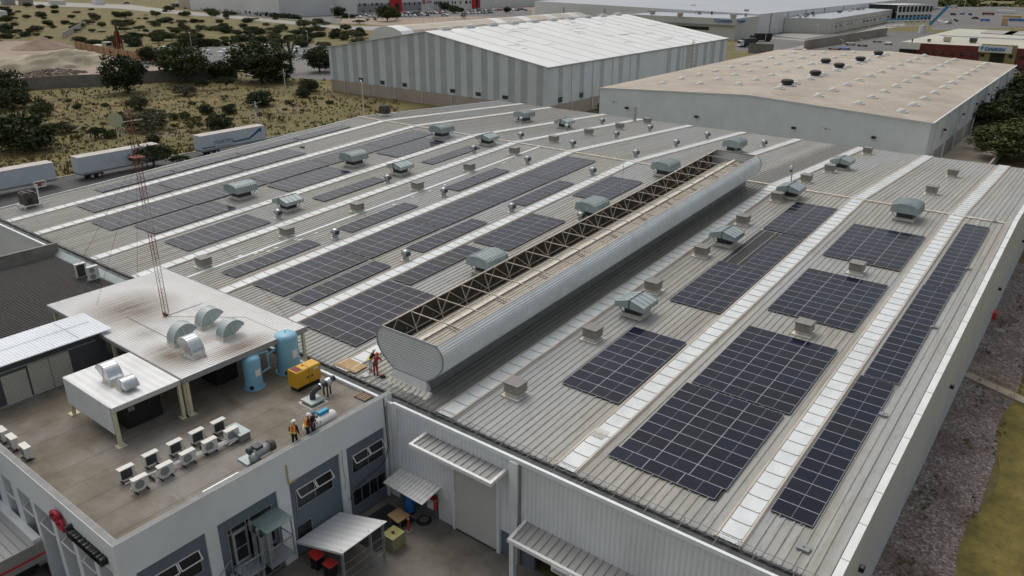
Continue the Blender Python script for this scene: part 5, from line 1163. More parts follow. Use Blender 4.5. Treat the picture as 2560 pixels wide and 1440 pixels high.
# louvred awnings
def awning(name, lab, xa, xb, zt, out, drop, sign=False):
    o = thing(name, lab, 'awning', (xa, YW, zt), 0, 'louvred awnings on the hall front')
    y0, y1 = YW-out, YW-.015
    b = MB()
    for (p, q) in (((xa, y1, zt), (xa, y0, zt-drop)), ((xb, y1, zt), (xb, y0, zt-drop)), ((xa-.12, y0, zt-drop), (xb+.12, y0, zt-drop))): b.bar(p, q, .2, .24)
    b.build('white_frame', 'frame_white', o)
    b = MB(); b.hexa([(xa+.1, y0+.1, zt-drop+.0), (xb-.1, y0+.1, zt-drop+.0), (xb-.1, y1, zt-.06), (xa+.1, y1, zt-.06)], [(xa+.1, y0+.1, zt-drop+.03), (xb-.1, y0+.1, zt-drop+.03), (xb-.1, y1, zt-.03), (xa+.1, y1, zt-.03)]); b.build('sheet', 'louver_grey', o)
    b = MB(); x = xa+.45
    while x < xb-.2: b.bar((x, y0+.1, zt-drop+.06), (x, y1, zt), .05, .06); x += .5
    b.build('sheet_rib', 'far_grey', o)
    b = MB()
    for x in (xa+.1, xb-.1): b.bar((x, y1, zt+1.0), (x, y0+.6, zt-drop+.2), .02)
    b.build('tie_rod', 'galv', o)
    if sign:
        b = MB(); b.box(xa+3.1, y0-.16, zt-drop-.42, xa+5.3, y0-.12, zt-drop-.02); s = b.build('name_board', 'far_white', o)
        t_ = text_obj('ALMACEN TOOLING', .2, .012, 'duct_dark', o, Matrix.Translation((xa+3.2, y0-.17, zt-drop-.31)) @ Matrix.Rotation(R(90), 4, 'X'), w=1.95); t_.parent = s
    return o
def yo(px, py, X): P = GX(px, py, X); return P
A1 = yo(1027, 1113, -30.25)
awning('awning', 'white-framed louvred awning over the tall roll door', -30.25, -23.75, 6.55, YW-A1.y, 6.55-A1.z)
A2 = yo(1272, 1350, -22.25)
awning('awning', 'white-framed louvred awning over the dark opening with a name board', -22.2, -10.5, 3.55, max(1.2, YW-A2.y), 3.55-A2.z, True)
b = MB(); b.box(-22.35, YW-A1.y*0-1.5, 0, -22.05, YW-1.2, 3.1); tag(b.build('awning_post', 'trim_white'), 'white square post under the corner of the awning with the name board', 'post')
# low roof beside the lettered side
lw = thing('entrance_porch', 'low ribbed porch roof with a red-striped fascia beside the lettered office side', 'porch', (-48, 9, 0))
b = MB(); b.box(-75, 3, 2.85, -44.3, YO-.01, 3.0); b.build('roof', 'grey_light_roof' if 'grey_light_roof' in M else 'far_grey', lw)
b = MB(); x = 3.2
while x < YO-.1: b.box(-75, x, 3.0, -44.3, x+.05, 3.035); x += .42
b.build('roof_rib', 'louver_top', lw)
b = MB(); b.box(-44.3, 3, 1.7, -44.18, YO-.01, 3.02); b.build('fascia', 'plaster_grey', lw)
b = MB(); b.box(-44.179, 3, 2.1, -44.17, YO-.01, 2.25); b.build('red_stripe', 'red_paint', lw)
b = MB(); b.box(-75, YO-.45, 3.0, -44.3, YO-.01, 3.25); b.build('upstand', 'far_white', lw)
b = MB(); b.box(-73, 4, 0, -45.6, 11.5, 1.7); b.build('porch_wall', 'dark', lw)
# ------------------------------------------------------------------ gravel side
slab('gravel', [(XR-.02, -20), (-.75, -20), (-.75, 112), (XR-.02, 112)], .03, 'gravel')
lw_ = []
random.seed(5)
pts = [(-.75+.45*math.sin(y*.35)+random.uniform(-.12, .12), y) for y in range(-20, 100, 2)]
slab('lawn', pts+[(60, 100), (60, -20)], .05, 'lawn')
a = GZ(2418, 938); c = GZ(2560, 1003)
o = thing('ramp_path', 'pale concrete ramp crossing the gravel from the hall side wall', 'ramp', (a.x, a.y, 0)); d = Vector((c.x-a.x, c.y-a.y, 0)).normalized(); nrm = Vector((-d.y, d.x, 0)); e0 = Vector((XR, a.y, 0)); e1 = e0+d*12
b = MB(); w = .55; pts = [e0-nrm*w, e1-nrm*w, e1+nrm*w, e0+nrm*w]; b.hexa([(p.x, p.y, 0) for p in pts], [(p.x, p.y, .14) for p in pts]); b.build('slab', 'path', o)
rl = thing('yellow_railing', 'yellow pipe railing along the pale ramp over the gravel', 'railing', (a.x, a.y, 0))
for s in (-1, 1):
    b = MB()
    for h in (.55, 1.05): b.tube([tuple(e0+nrm*w*s*.95+Vector((.2, 0, h+.14))), tuple(e1+nrm*w*s*.95+Vector((0, 0, h+.14)))], .025, 6)
    for k in range(9): p = e0+d*(1.5*k+.2)+nrm*w*s*.95; b.cyl((p.x, p.y, .14), (p.x, p.y, 1.2), .028, n=6)
    b.build('rail', 'yellow_old', rl)
P = GX(2440, 872, XR); o = thing('side_canopy', 'small white tray-shaped canopy sticking out over the gravel', 'canopy', (XR, P.y, P.z)); zz = 2.7
yy = GX(2442, 880, XR).y; zz = GX(2442, 880, XR).z
b = MB(); b.box(XR, yy-.7, zz-.25, XR+1.9, yy+.7, zz-.2); b.build('tray', 'ac_grille', o)
b = MB()
for bx in ((XR, yy-.75, zz-.3, XR+1.95, yy-.7, zz), (XR, yy+.7, zz-.3, XR+1.95, yy+.75, zz), (XR+1.9, yy-.7, zz-.3, XR+1.95, yy+.7, zz)): b.box(*bx)
b.build('edge_frame', 'frame_white', o)
for i, (px, py) in enumerate(((2149, 1419), (2376, 965), (2497, 721), (2556, 602))):
    P = GX(px, py, XR+.02); o = thing('wall_lamp', f'black wall lamp high on the gravel-side wall, {ORD[i]} from the front', 'lamp', tuple(P), 0, 'black lamps on the gravel-side wall')
    b = MB(); b.box(P.x, P.y-.18, P.z-.15, P.x+.25, P.y+.18, P.z+.12); b.build('lamp_body', 'black', o); b = MB(); b.hexa([(P.x+.03, P.y-.13, P.z+.12), (P.x+.2, P.y-.13, P.z+.12), (P.x+.2, P.y+.13, P.z+.12), (P.x+.03, P.y+.13, P.z+.12)], [(P.x+.05, P.y-.1, P.z+.14), (P.x+.18, P.y-.1, P.z+.14), (P.x+.18, P.y+.1, P.z+.14), (P.x+.05, P.y+.1, P.z+.14)]); b.build('lamp_glass', 'far_grey', o)
P = GX(2484, 788, XR+.1); b = MB(); o = thing('red_cabinet', 'red hose cabinet fixed to the gravel-side wall', 'cabinet', tuple(P)); b.box(XR, P.y-.5, P.z-.5, XR+.35, P.y+.5, P.z+.45); b.build('cabinet_body', 'red_paint', o)
for i, (px, py, s) in enumerate(((2500, 828, .9), (2288, 1226, .35))):
    q = GZ(px, py); b = MB(); b.box(q.x-.4*s, q.y-.5*s, .03, q.x+.4*s, q.y+.5*s, .12); tag(b.build('concrete_cover', 'far_concrete'), ['square pale concrete cover lying on the gravel beyond the side canopy', 'small pale block on the gravel by the wall foot'][i], 'cover')
# weeds on the gravel
random.seed(11); b = MB()
for k in range(900):
    y = random.uniform(20, 105); x = XR+1.6+.6*math.sin(y*.21)+random.gauss(0, .5)
    if random.random() < .35: x = -1.1+random.gauss(0, .3)
    if noise.noise(Vector((x*.3, y*.16, 3))) < .0: continue
    s = random.uniform(.06, .2)
    for j in range(9):
        a = random.uniform(0, 6.28); r = random.uniform(0, s); h = random.uniform(.02, s*.8); c = Vector((x+r*math.cos(a), y+r*math.sin(a), .05+h)); u = Vector((random.gauss(0, 1), random.gauss(0, 1), random.gauss(0, .5))).normalized()*s*.28; v = u.cross(Vector((random.gauss(0, 1), random.gauss(0, 1), 1))).normalized()*s*.2
        b.quad(c-u-v, c+u-v, c+u+v, c-u+v)
b.build('gravel_weeds', 'leaf_olive', kind='stuff')
# ------------------------------------------------------------------ trailer road
slab('trailer_road', [(-143.5, -60), (-106.5, -60), (-106.5, 128), (-128, 128), (-143.5, 108)], .02, 'asphalt')
slab('roadside_gravel', [(-108.6, -60), (-103.4, -60), (-103.4, 130), (-108.6, 130)], .035, 'yard_concrete')
slab('kerb', [(-143.9, -60), (-143.5, -60), (-143.5, 108), (-143.9, 108)], .14, 'far_concrete')
def trailer(lab, y0, y1, marks=False, x=-138.3, nose=False):
    o = thing('semi_trailer', lab, 'trailer', (x, y0, 0), 0, 'box trailers parked on the side road'); xa, xb = x-2.6, x
    b = MB(); b.box(xa, y0, 1.15, xb, y1, 4.0); b.build('box_body', 'trailer_white', o)
    b = MB(); b.box(xa-.02, y0-.02, 4.0, xb+.02, y1+.02, 4.06); b.build('roof', 'trailer_roof', o)
    b = MB(); b.box(xa+.1, y0, .95, xb-.03, y1, 1.149); b.box(xa, y0-.01, 1.15, xb+.012, y1+.01, 1.3); b.build('bottom_rail', 'ac_grille', o)
    for s in (0, 1): b = MB(); b.box(xa+.08+s*1.24, y0-.04, 1.3, xa+1.28+s*1.24, y0-.005, 3.9); b.build('rear_door', 'trailer_white', o)
    for yy in (y0+1.9, y0+3.2):
        for xx in (xa+.02, xb-.5): b = MB(); b.cyl((xx, yy, .5), (xx+.48, yy, .5), .5, n=20); w = b.build('tyre', 'rubber', o); b = MB(); b.cyl((xx+.47, yy, .5), (xx+.495, yy, .5), .27, n=16); b.build('rim', 'galv_bright', w)
    b = MB(); b.box(xa+.3, y0+1.2, .5, xb-.3, y0+4, .95); b.build('bogie', 'dark', o)
    b = MB()
    for xx in (xa+.4, xb-.5): b.box(xx, y1-2.8, .05, xx+.12, y1-2.65, 1.0)
    b.build('landing_leg_frame', 'dark', o)
    b = MB(); b.box(xa+.1, y0-.1, .45, xb-.1, y0, .6); b.build('rear_bumper', 'galv', o)
    if marks:
        R90 = Matrix.Rotation(R(90), 4, 'Z') @ Matrix.Rotation(R(90), 4, 'X')
        text_obj('MARTEN', 1.05, .01, 'marten_blue', o, Matrix.Translation((xb+.012, y0+2.9, 2.0)) @ R90 @ Matrix.Shear('XY', 4, (0, 0)), w=4.2)
        text_obj('INTERMODAL', .36, .01, 'marten_blue', o, Matrix.Translation((xb+.012, y0+3.4, 1.42)) @ R90, w=3.2)
        b = MB(); L_ = y1-y0
        def st(a, z0, c, z1, w): b.hexa([(xb+.006, y0+a, z0), (xb+.014, y0+a, z0), (xb+.014, y0+c, z1), (xb+.006, y0+c, z1)], [(xb+.006, y0+a, z0+w), (xb+.014, y0+a, z0+w), (xb+.014, y0+c, z1+w), (xb+.006, y0+c, z1+w)])
        st(.15, 1.55, 3.0, 1.55, .22); st(6.9, 1.75, 11.0, 1.85, .3); st(11.0, 1.85, L_-1.2, 3.2, .45)
        b.add([(xb+.015, y0+L_-1.9, 3.5), (xb+.015, y0+L_-.75, 3.75), (xb+.015, y0+L_-1.05, 2.75)], [(0, 1, 2)])
        b.build('blue_stripe', 'marten_blue', o)
    return o
trailer('plain white box trailer partly outside the view, nearest of three', 38.5, 54.0); trailer('plain white box trailer behind the roadside bush, middle of three', 57.9, 72.7); trailer('white box trailer with blue MARTEN lettering and a rising blue arrow', 81.05, 95.8, True)
def pole(px, py, tx, ty, lab, r=.09, arm=None, mat='pole_white', z0=0, xform=None):
    q = GZ(px, py, z0); h = GY(tx, ty, q.y).z; o = thing('street_pole', lab, 'pole', tuple(q))
    b = MB(); b.cyl(tuple(q), (q.x, q.y, h), r, r*.7, n=8); b.build('shaft', mat, o)
    if arm: b = MB(); b.bar((q.x, q.y, h), (q.x+arm[0], q.y+arm[1], h+arm[2]), .09); b.ell((q.x+arm[0], q.y+arm[1], h+arm[2]), .35, .2, .1, 8, 4); b.build('lamp_arm', mat, o)
    if xform:
        b = MB(); b.cyl((q.x+.2, q.y, h-2.2), (q.x+.2, q.y, h-1.1), .38, n=12); b.build('transformer', 'far_grey', o); b = MB(); b.bar((q.x-1, q.y-1, h-.9), (q.x+1, q.y+1, h-.1), .12); b.bar((q.x-2.2, q.y-.6, h-2.1), (q.x, q.y, h-.9), .1); b.build('cross_arm', 'galv', o)
    return o, q, h
pole(645, 318, 641, 254, 'concrete pole with a transformer rising behind the lettered trailer', .16, None, xform=True)
pole(714, 225, 708, 172, 'concrete pole with a transformer in the grass field near the dark trees', .16, None, xform=True)
pole(56, 233, 47, 187, 'pale pole with a white box lamp in front of the block wall', .14, (.2, .2, -.3))
pole(914, 345, 907, 206, 'tall pale street lamp pole beside the far roof corner condenser', .11, (-1.2, .8, .2))
o, q, h = pole(300, 366, 287, 306, 'pale pole carrying a round satellite dish behind the middle trailer', .12)
o['label'] = 'pale pole carrying a round yellowish dish behind the middle trailer'
b = MB(); d = (CAM-Vector((q.x, q.y, h+.5))); d.z = 0; d.normalize(); c = Vector((q.x, q.y, h+.5))
b.cyl(c, c+d*.12, 1.35, 1.45, n=28); b.build('dish_face', 'dish', o)
o, q, h = pole(306, 340, 303, 307, 'short pale pole with a long side arm near the dish', .12); b = MB(); b.bar((q.x, q.y, h), (q.x+3.2, q.y+3.5, h+.6), .14); b.bar((q.x, q.y, h), (q.x-1.5, q.y-1.2, h-.1), .14); b.build('side_arm', 'pole_white', o)
q = GZ(103, 560, 0); P = Vector((-106.5, 36.4, 0)); o = thing('goal_board', 'white-framed board with a net on a pale pole beside the trailers', 'board', tuple(P))
Pq = GX(95, 500, -106.5); Pt = GX(90, 462, -106.5); yb = Pt.y
b = MB(); b.cyl((-106.5, Pq.y, 0), (-106.5, Pt.y, Pt.z), .1, n=8); b.build('shaft', 'pole_white', o); a0, a1 = GX(84, 456, -107.2), GX(112, 450, -107.2); c0 = GX(86, 470, -107.2)
b = MB(); zt, zb = a0.z, c0.z
for p_, q_ in (((-107.2, a0.y, zt), (-107.2, a1.y, zt)), ((-107.2, a0.y, zb), (-107.2, a1.y, zb)), ((-107.2, a0.y, zb), (-107.2, a0.y, zt)), ((-107.2, a1.y, zb), (-107.2, a1.y, zt))): b.bar(p_, q_, .07)
b.build('board_frame', 'pole_white', o); b = MB(); b.box(-107.22, a0.y+.4, zb+.1, -107.18, (a0.y+a1.y)/2+.2, zt-.1); b.build('net', 'rust_red', o)
b = MB(); 
for k in range(14):
    y = 100+k*2.2; x = -112+.35*k; b.box(x-.6, y-1, 0, x+.6, y+.9, .5+.1*(k % 3))
tag(b.build('masonry_rim', 'far_cream'), 'low broken pale masonry edging in the grass beyond the lettered trailer', 'edging')
# ------------------------------------------------------------------ white striped warehouse
wb = thing('striped_warehouse', 'tall gabled warehouse with alternating pale and grey vertical stripes and a white roof', 'warehouse', (-187, 154.4, 0))
WX0, WX1, WY0, WY1, WE, WR_ = -187.0, -108.06, 154.42, 259.3, 12.6, 18.8; WXR = -147.5
def wz(x): return WE+(WR_-WE)*(1-abs(x-WXR)/(WX1-WXR))
# base
b = MB(); b.box(WX0, WY0+.05, 0, WX1-.05, WY0+.4, 3.3); b.box(WX1-.4, WY0+.4, 0, WX1-.05, WY1, 3.3); b.build('base_wall', 'tan_wall', wb)
b = MB(); b.add([(WX0, WY0+.02, 3.3), (WX1-.02, WY0+.02, 3.3), (WX1-.02, WY0+.02, WE), (WXR, WY0+.02, WR_), (WX0, WY0+.02, WE)], [(0, 1, 2, 3, 4)])
b.add([(WX1-.02, WY0+.02, 3.3), (WX1-.02, WY1, 3.3), (WX1-.02, WY1, WE), (WX1-.02, WY0+.02, WE)], [(0, 1, 2, 3)])
b.add([(WX0, WY0+.02, 3.3), (WX0, WY1, 3.3), (WX0, WY1, WE), (WX0, WY0+.02, WE)], [(3, 2, 1, 0)]); b.build('light_cladding', 'wb_light', wb)
gx = lambda x: 850+x/2.976
def sx(px): return GY(px, 151, WY0).x
stripes = [(830, 841)]+[(gx(a), gx(c)) for a, c in ((22, 60), (92, 130), (160, 200), (245, 290), (338, 385), (410, 450), (507, 555), (590, 635), (660, 705), (745, 790), (850, 895), (940, 985), (1050, 1095), (1140, 1185), (1250, 1300), (1345, 1395), (1465, 1515))]
b = MB()
for a, c in stripes:
    xa, xb = sx(a), sx(c); b.hexa([(xa, WY0-.01, 3.3), (xb, WY0-.01, 3.3), (xb, WY0+.03, 3.3), (xa, WY0+.03, 3.3)], [(xa, WY0-.01, wz(xa)-.1), (xb, WY0-.01, wz(xb)-.1), (xb, WY0+.03, wz(xb)-.1), (xa, WY0+.03, wz(xa)-.1)])
for a, c in ((775, 860), (1205, 1285), (1605, 1675), (1975, 2050), (2325, 2380)):
    ya, yb = GX(1300+a/8, 120+500/8, WX1).y, GX(1300+c/8, 120+500/8, WX1).y; b.box(WX1-.03, ya, 3.3, WX1+.02, yb, WE-.15)
y = 216
while y < 256: b.box(WX1-.03, y, 3.3, WX1+.02, y+2.2, WE-.15); y += 6.3
b.build('grey_stripe', 'wb_dark', wb)
b = MB()
for s in (-1, 1):
    xe = WX1+.3 if s > 0 else WX0-.3; ze = wz(WX1)-.05
    b.hexa([(WXR, WY0-.3, WR_-.05), (xe, WY0-.3, ze-.05), (xe, WY1+.3, ze-.05), (WXR, WY1+.3, WR_-.05)][::s], [(WXR, WY0-.3, WR_+.1), (xe, WY0-.3, ze+.1), (xe, WY1+.3, ze+.1), (WXR, WY1+.3, WR_+.1)][::s])
b.build('roof', 'wb_roof', wb)
b = MB(); y = WY0+7
while y < WY1:
    for s in (-1, 1): xe = WX1+.25 if s > 0 else WX0; b.bar((WXR, y, WR_+.13), (xe, y, wz(WX1)+.08), .12, .05)
    y += 7.1
b.build('roof_joint', 'far_tan', wb)
b = MB(); random.seed(3)
for k in range(26):
    y = WY0+7.1*random.randint(1, 13)+random.uniform(-3, 3); x = random.uniform(WXR+4, WX1-3); l = random.choice((1.2, 2.4, 5)); b.bar((x, y-l, wz(x)+.13), (x, y+l, wz(x)+.13), .14, .04)
b.build('repair_seam', 'plaster_grey', wb)
b = MB(); b.box(WX1-.02, WY0-.3, WE-.35, WX1+.35, WY1+.3, WE-.06); b.build('gutter_trim', 'far_grey', wb)
for k in range(10):
    y = WY0+6+10.1*k; b = MB(); b.box(WXR-.9, y, WR_+.05, WXR+.9, y+3.4, WR_+.55); b.box(WXR-.5, y+.4, WR_+.55, WXR+.5, y+3.0, WR_+.8); b.build('ridge_vent', 'far_white', wb)
for a, in ((1040,), (1460,), (1850,), (2200,)):
    y = GX(1300+a/8, 120+500/8, WX1).y; b = MB(); b.box(WX1+.02, y-.12, .2, WX1+.22, y+.12, WE-.3); b.build('downpipe', 'far_white', wb)
y = WY0+62
while y < WY1: b = MB(); b.box(WX1+.02, y-.12, .2, WX1+.22, y+.12, WE-.3); b.build('downpipe', 'far_white', wb); y += 10
for (a, c, t_) in ((140, 172, 577), (300, 332, 598), (466, 498, 615), (820, 857, 660), (1010, 1048, 684), (1208, 1250, 708)):
    P = GY(gx(a), t_/2.976, WY0); Q = GY(gx(c), (t_+32)/2.976, WY0); b = MB(); b.box(P.x, WY0-.06, Q.z-.0, Q.x, WY0-.011, P.z); b.build('louvre_window', 'duct_dark', wb)
for (a, c, t_, u_) in ((762, 845, 985, 1085), (1188, 1262, 893, 990)):
    P = GX(1300+a/8, 120+(t_+8)/8, WX1); Q = GX(1300+c/8, 120+(u_-8)/8, WX1); b = MB(); b.box(WX1+.021, P.y, Q.z, WX1+.06, Q.y, P.z); b.build('louvre_window', 'duct_dark', wb)
b = MB(); k = 0
x = WX0+6
while x < WX1-30: b.box(x, WY0-.15, .2, x+.2, WY0+.04, 3.3); x += 10.5
b.build('base_trim', 'far_cream', wb)
o = thing('caged_ladder', 'orange caged ladder climbing the far end of the striped warehouse', 'ladder', (WX1, 235, 0)); P = GX(1733, 110, WX1+.5); b = MB()
for d in (-.4, .4): b.bar((WX1+.5, P.y+d, 2.5), (WX1+.5, P.y+d, WE+1.4), .1)
for k in range(26): b.bar((WX1+.5, P.y-.4, 2.6+.42*k), (WX1+.5, P.y+.4, 2.6+.42*k), .06)
for k in range(9):
    z = 4+1.15*k; b.bar((WX1+.5, P.y-.5, z), (WX1+1.2, P.y-.4, z), .07); b.bar((WX1+1.2, P.y-.4, z), (WX1+1.2, P.y+.4, z), .07); b.bar((WX1+1.2, P.y+.4, z), (WX1+.5, P.y+.5, z), .07)
b.build('ladder_frame', 'orange_ladder', o)
# ------------------------------------------------------------------ tan-roofed warehouse
tb_ = thing('tan_roof_warehouse', 'wide pale warehouse with a dusty tan low-gabled roof dotted with domes', 'warehouse', (-92, 152.3, 0))
BX0, BX1, BY0, BY1, BE, BXR, BR = -92.2, -24.5, 152.3, 264.0, 9.5, -58.0, 11.14
def bz(x): return BE+(BR-BE)*(1-abs(x-BXR)/(BX1-BXR))
b = MB(); b.add([(BX0, BY0, 0), (BX1, BY0, 0), (BX1, BY0, BE), (BXR, BY0, BR), (BX0, BY0, BE)], [(0, 1, 2, 3, 4)]); b.add([(BX0, BY0, 0), (BX0, BY1, 0), (BX0, BY1, BE), (BX0, BY0, BE)], [(3, 2, 1, 0)]); b.build('front_wall', 'b2_wall', tb_)
b = MB(); b.add([(BX1, BY0, 3.2), (BX1, BY1, 3.2), (BX1, BY1, BE), (BX1, BY0, BE)], [(0, 1, 2, 3)]); b.build('side_cladding', 'wb_light', tb_)
b = MB(); b.box(BX1-.3, BY0+.05, 0, BX1-.04, BY1, 3.2); b.build('base_wall', 'plaster_grey', tb_)
b = MB()
for s in (-1, 1):
    xe = BX1+.15 if s > 0 else BX0-.15
    b.hexa([(BXR, BY0-.1, BR-.1), (xe, BY0-.1, BE-.1), (xe, BY1, BE-.1), (BXR, BY1, BR-.1)][::s], [(BXR, BY0-.1, BR+.05), (xe, BY0-.1, BE+.05), (xe, BY1, BE+.05), (BXR, BY1, BR+.05)][::s])
b.build('roof', 'b2_roof', tb_)
b = MB(); b.box(BX1+.15, BY0-.1, BE-.25, BX1+.4, BY1, BE+.08); 
for s in (-1, 1): xe = BX1+.4 if s > 0 else BX0-.15; b.bar((BXR, BY0-.13, BR), (xe, BY0-.13, BE), .1, .25)
b.build('edge_trim', 'far_white', tb_)
y = BY0+5.6
while y < BY1: b = MB(); b.box(BX1+.02, y-.12, 0.1, BX1+.35, y+.12, BE-.2); b.build('downpipe', 'far_white', tb_); y += 11.2
dm = local('roof_dome', 'pale dome skylight', 'skylight', 'dome skylights on the tan roof')
b = MB(); b.box(-.95, -.75, 0, .95, .75, .2); b.build('curb', 'far_white', dm); b = MB(); b.ell((0, 0, .2), .8, .62, .5, 12, 4, 0); b.build('dome', 'far_cream', dm)
cols = [-30.9, -39.1, -47.5, -56.2, -66.0, -74.2, -82.5]; drow = [ORD[i] for i in range(12)]
for i, x in enumerate(cols):
    for k in range(11):
        y = 158.8+9.75*k+(.0 if i < 4 else 4.7)+(i if i < 4 else 6-i)*2.0
        if y > BY1-3: continue
        place(dm, (x, y, bz(x)+.04), 0, f'pale dome skylight on the tan roof, {drow[k]} back in the {ORD[i]} line from tree side')
bv = local('round_roof_vent', 'black round vent', 'roof vent', 'black vents on the tan roof')
b = MB(); b.box(-1.6, -1.3, 0, 1.6, 1.3, .15); b.build('sealant_base', 'far_white', bv); b = MB(); b.lathe([(1.0, .15), (1.0, .5), (1.35, .55), (1.35, .8), (1.1, .85), (1.3, .9), (1.3, 1.1), (.9, 1.3), (0, 1.32)], n=16); b.build('vent_body', 'dark', bv)
for i, (x, y) in enumerate(((-56.8, 171.0), (-57.1, 190.7), (-57.3, 209.9), (-63.8, 220.5), (-57.3, 229.2), (-57.5, 248.5))): place(bv, (x, y, bz(x)+.04), 0, f'black round vent on the tan roof ridge, {ORD[i]} back from the front wall')
def wlamp(px, py, Y=None, X=None, lab='', s=1.0):
    P = GY(px, py, Y) if Y else GX(px, py, X); o = thing('wall_lamp', lab, 'lamp', tuple(P), 0, 'small dark lamps on the pale warehouse walls')
    b = MB(); b.box(P.x-.35*s, P.y-.35*s, P.z-.2*s, P.x+.35*s, P.y+.2*s, P.z+.2*s) if Y else b.box(P.x-.1, P.y-.4*s, P.z-.2*s, P.x+.5*s, P.y+.4*s, P.z+.2*s); b.build('lamp_body', 'dark', o)
for i, (px, py) in enumerate(((1567, 269.5), (1741, 291.5), (1984, 319.5), (2184, 343.5))): wlamp(px, py, BY0-.2, None, f'small dark lamp on the tan-roofed warehouse front, {ORD[i]} from the striped warehouse')
for i, (px, py) in enumerate(((2360, 324), (2407, 285), (2440, 259.5), (2470, 235.5), (2491, 219))): wlamp(px, py, None, BX1, f'small dark lamp on the tan-roofed warehouse side wall, {ORD[i]} from the front corner', .8)
for i, (px, py) in enumerate(((2355, 334), (2398, 299))): P = GX(px, py, BX1); b = MB(); b.box(BX1, P.y-.6, P.z-1, BX1+.05, P.y+.6, P.z+1); b.build('louvre_window', 'far_grey', tb_)
# bird
for i, (px, py, yy) in enumerate(((1534, 255, 120), (2064, 322, 120))):
    P = GY(px, py, yy); o = MB(); o.ell(P, .12, .3, .1, 8, 5); o.add([P+Vector((0, -.1, .05)), P+Vector((-.75, -.2, .28)), P+Vector((-.7, .05, .25)), P+Vector((0, .15, .05)), P+Vector((.75, .25, -.05)), P+Vector((.7, 0, -.1))], [(0, 1, 2, 3), (0, 3, 4, 5)])
    o.add([P+Vector((0, -.28, 0)), P+Vector((-.1, -.5, 0)), P+Vector((.1, -.5, 0))], [(0, 1, 2)])
    ob = o.build('bird', 'black'); tag(ob, ['black bird gliding before the pale wall beside the grey flue pipe', 'small black bird before the pale wall between two wall lamps'][i], 'bird')
slab('side_lane', [(BX1, 135), (-15.5, 135), (-15.5, 300), (BX1, 300)], .03, 'path')
ob = thing('rear_boundary_wall', 'low grey boundary wall running between the lane and the dark trees', 'wall', (-15.5, 135, 0)); b = MB(); b.box(-15.6, 134, 0, -15.3, 262, 1.6); b.build('wall_run', 'plaster_grey', ob)
# ------------------------------------------------------------------ field, walls, mounds
def wall_run(name, lab, pts, h, mat, cat='wall', post=None):
    P = [GZ(x, y) for x, y in pts]; o = thing(name, lab, cat, tuple(P[0])); b = MB()
    for p, q in zip(P[:-1], P[1:]): b.bar((p.x, p.y, h/2), (q.x, q.y, h/2), .25, h)
    b.build('wall_run', mat, o)
    if post:
        L = 0; 
        for p, q in zip(P[:-1], P[1:]):
            d = (q-p); n = max(1, int(d.length/post))
            for k in range(n): c = p+d*(k/n); b = MB(); b.box(c.x-.2, c.y-.2, 0, c.x+.2, c.y+.2, h+.05); b.build('pier', mat if mat != 'orange_wall' else 'rust_red', o)
    return o
wall_run('block_wall', 'long grey concrete block wall across the dry grass field', ((-60, 236), (0, 231), (156, 219), (260, 215), (365, 207), (430, 203), (595, 194)), 3.6, 'block_wall', post=9)
wall_run('orange_wall', 'orange-brown block wall beyond the sand heaps, before the green truck', ((191, 121), (278, 140), (345, 149), (420, 161), (470, 172)), 3.0, 'orange_wall', post=7)
wall_run('lane_wall', 'pale wall running diagonally among far scrub behind the brown heap', ((158, 97), (215, 65)), 3.0, 'plaster_grey')
slab('sand_yard', gp((-200, 245), (0, 228), (156, 215), (262, 213), (420, 198), (420, 165), (345, 152), (190, 124), (0, 104), (-300, 110)), .03, 'dirt')
def loft(name, lab, rows, mat, seed=1, amp=.5, cat='sand heap', sub=6):
    # rows: lists of world points front to back, same length
    random.seed(seed); m = len(rows[0]); fine = []
    for r0, r1 in zip(rows[:-1], rows[1:]):
        for s in range(sub): fine.append([a.lerp(c, s/sub) for a, c in zip(r0, r1)])
    fine.append(rows[-1]); out = []
    for r in fine:
        rr = []
        for a, c in zip(r[:-1], r[1:]):
            for s in range(sub): rr.append(a.lerp(c, s/sub))
        rr.append(r[-1]); out.append(rr)
    vs = []; W_ = len(out[0])
    for i, r in enumerate(out):
        for j, p in enumerate(r):
            d = amp*noise.noise(p*.16)+amp*.5*noise.noise(p*.5) if p.z > .4 else 0; vs.append((p.x+d, p.y+d*.5, max(-.3, p.z+d)))
    fs = [(i*W_+j, i*W_+j+1, (i+1)*W_+j+1, (i+1)*W_+j) for i in range(len(out)-1) for j in range(W_-1)]
    b = MB(); b.add(vs, fs); return tag(b.build(name, mat, smooth=True), lab, cat)
z7 = lambda x, y: (x/5.76, 80+y/5.76)
fr = [GZ(*z7(*p)) for p in ((-900, 760), (0, 640), (380, 600), (900, 530), (1300, 500), (1480, 490), (1640, 430))]
cr = [GX(*z7(*p), f_.x-7) for f_, (p, z) in zip(fr, (((-900, 480), 7), ((0, 400), 7.5), ((380, 350), 8), ((900, 262), 9), ((1250, 262), 8), ((1420, 280), 6), ((1600, 385), .0)))]
bk = [p+Vector((-26, 6, -p.z-.3)) for p in cr]; md = [p+Vector((-5, 1, -.5)) for p in cr]
loft('sand_heap', 'long pale sand heap behind the block wall', [fr, [a.lerp(c, .55)+Vector((0, 0, .6)) for a, c in zip(fr, cr)], cr, md, bk], 'pale_sand', 2, .9)
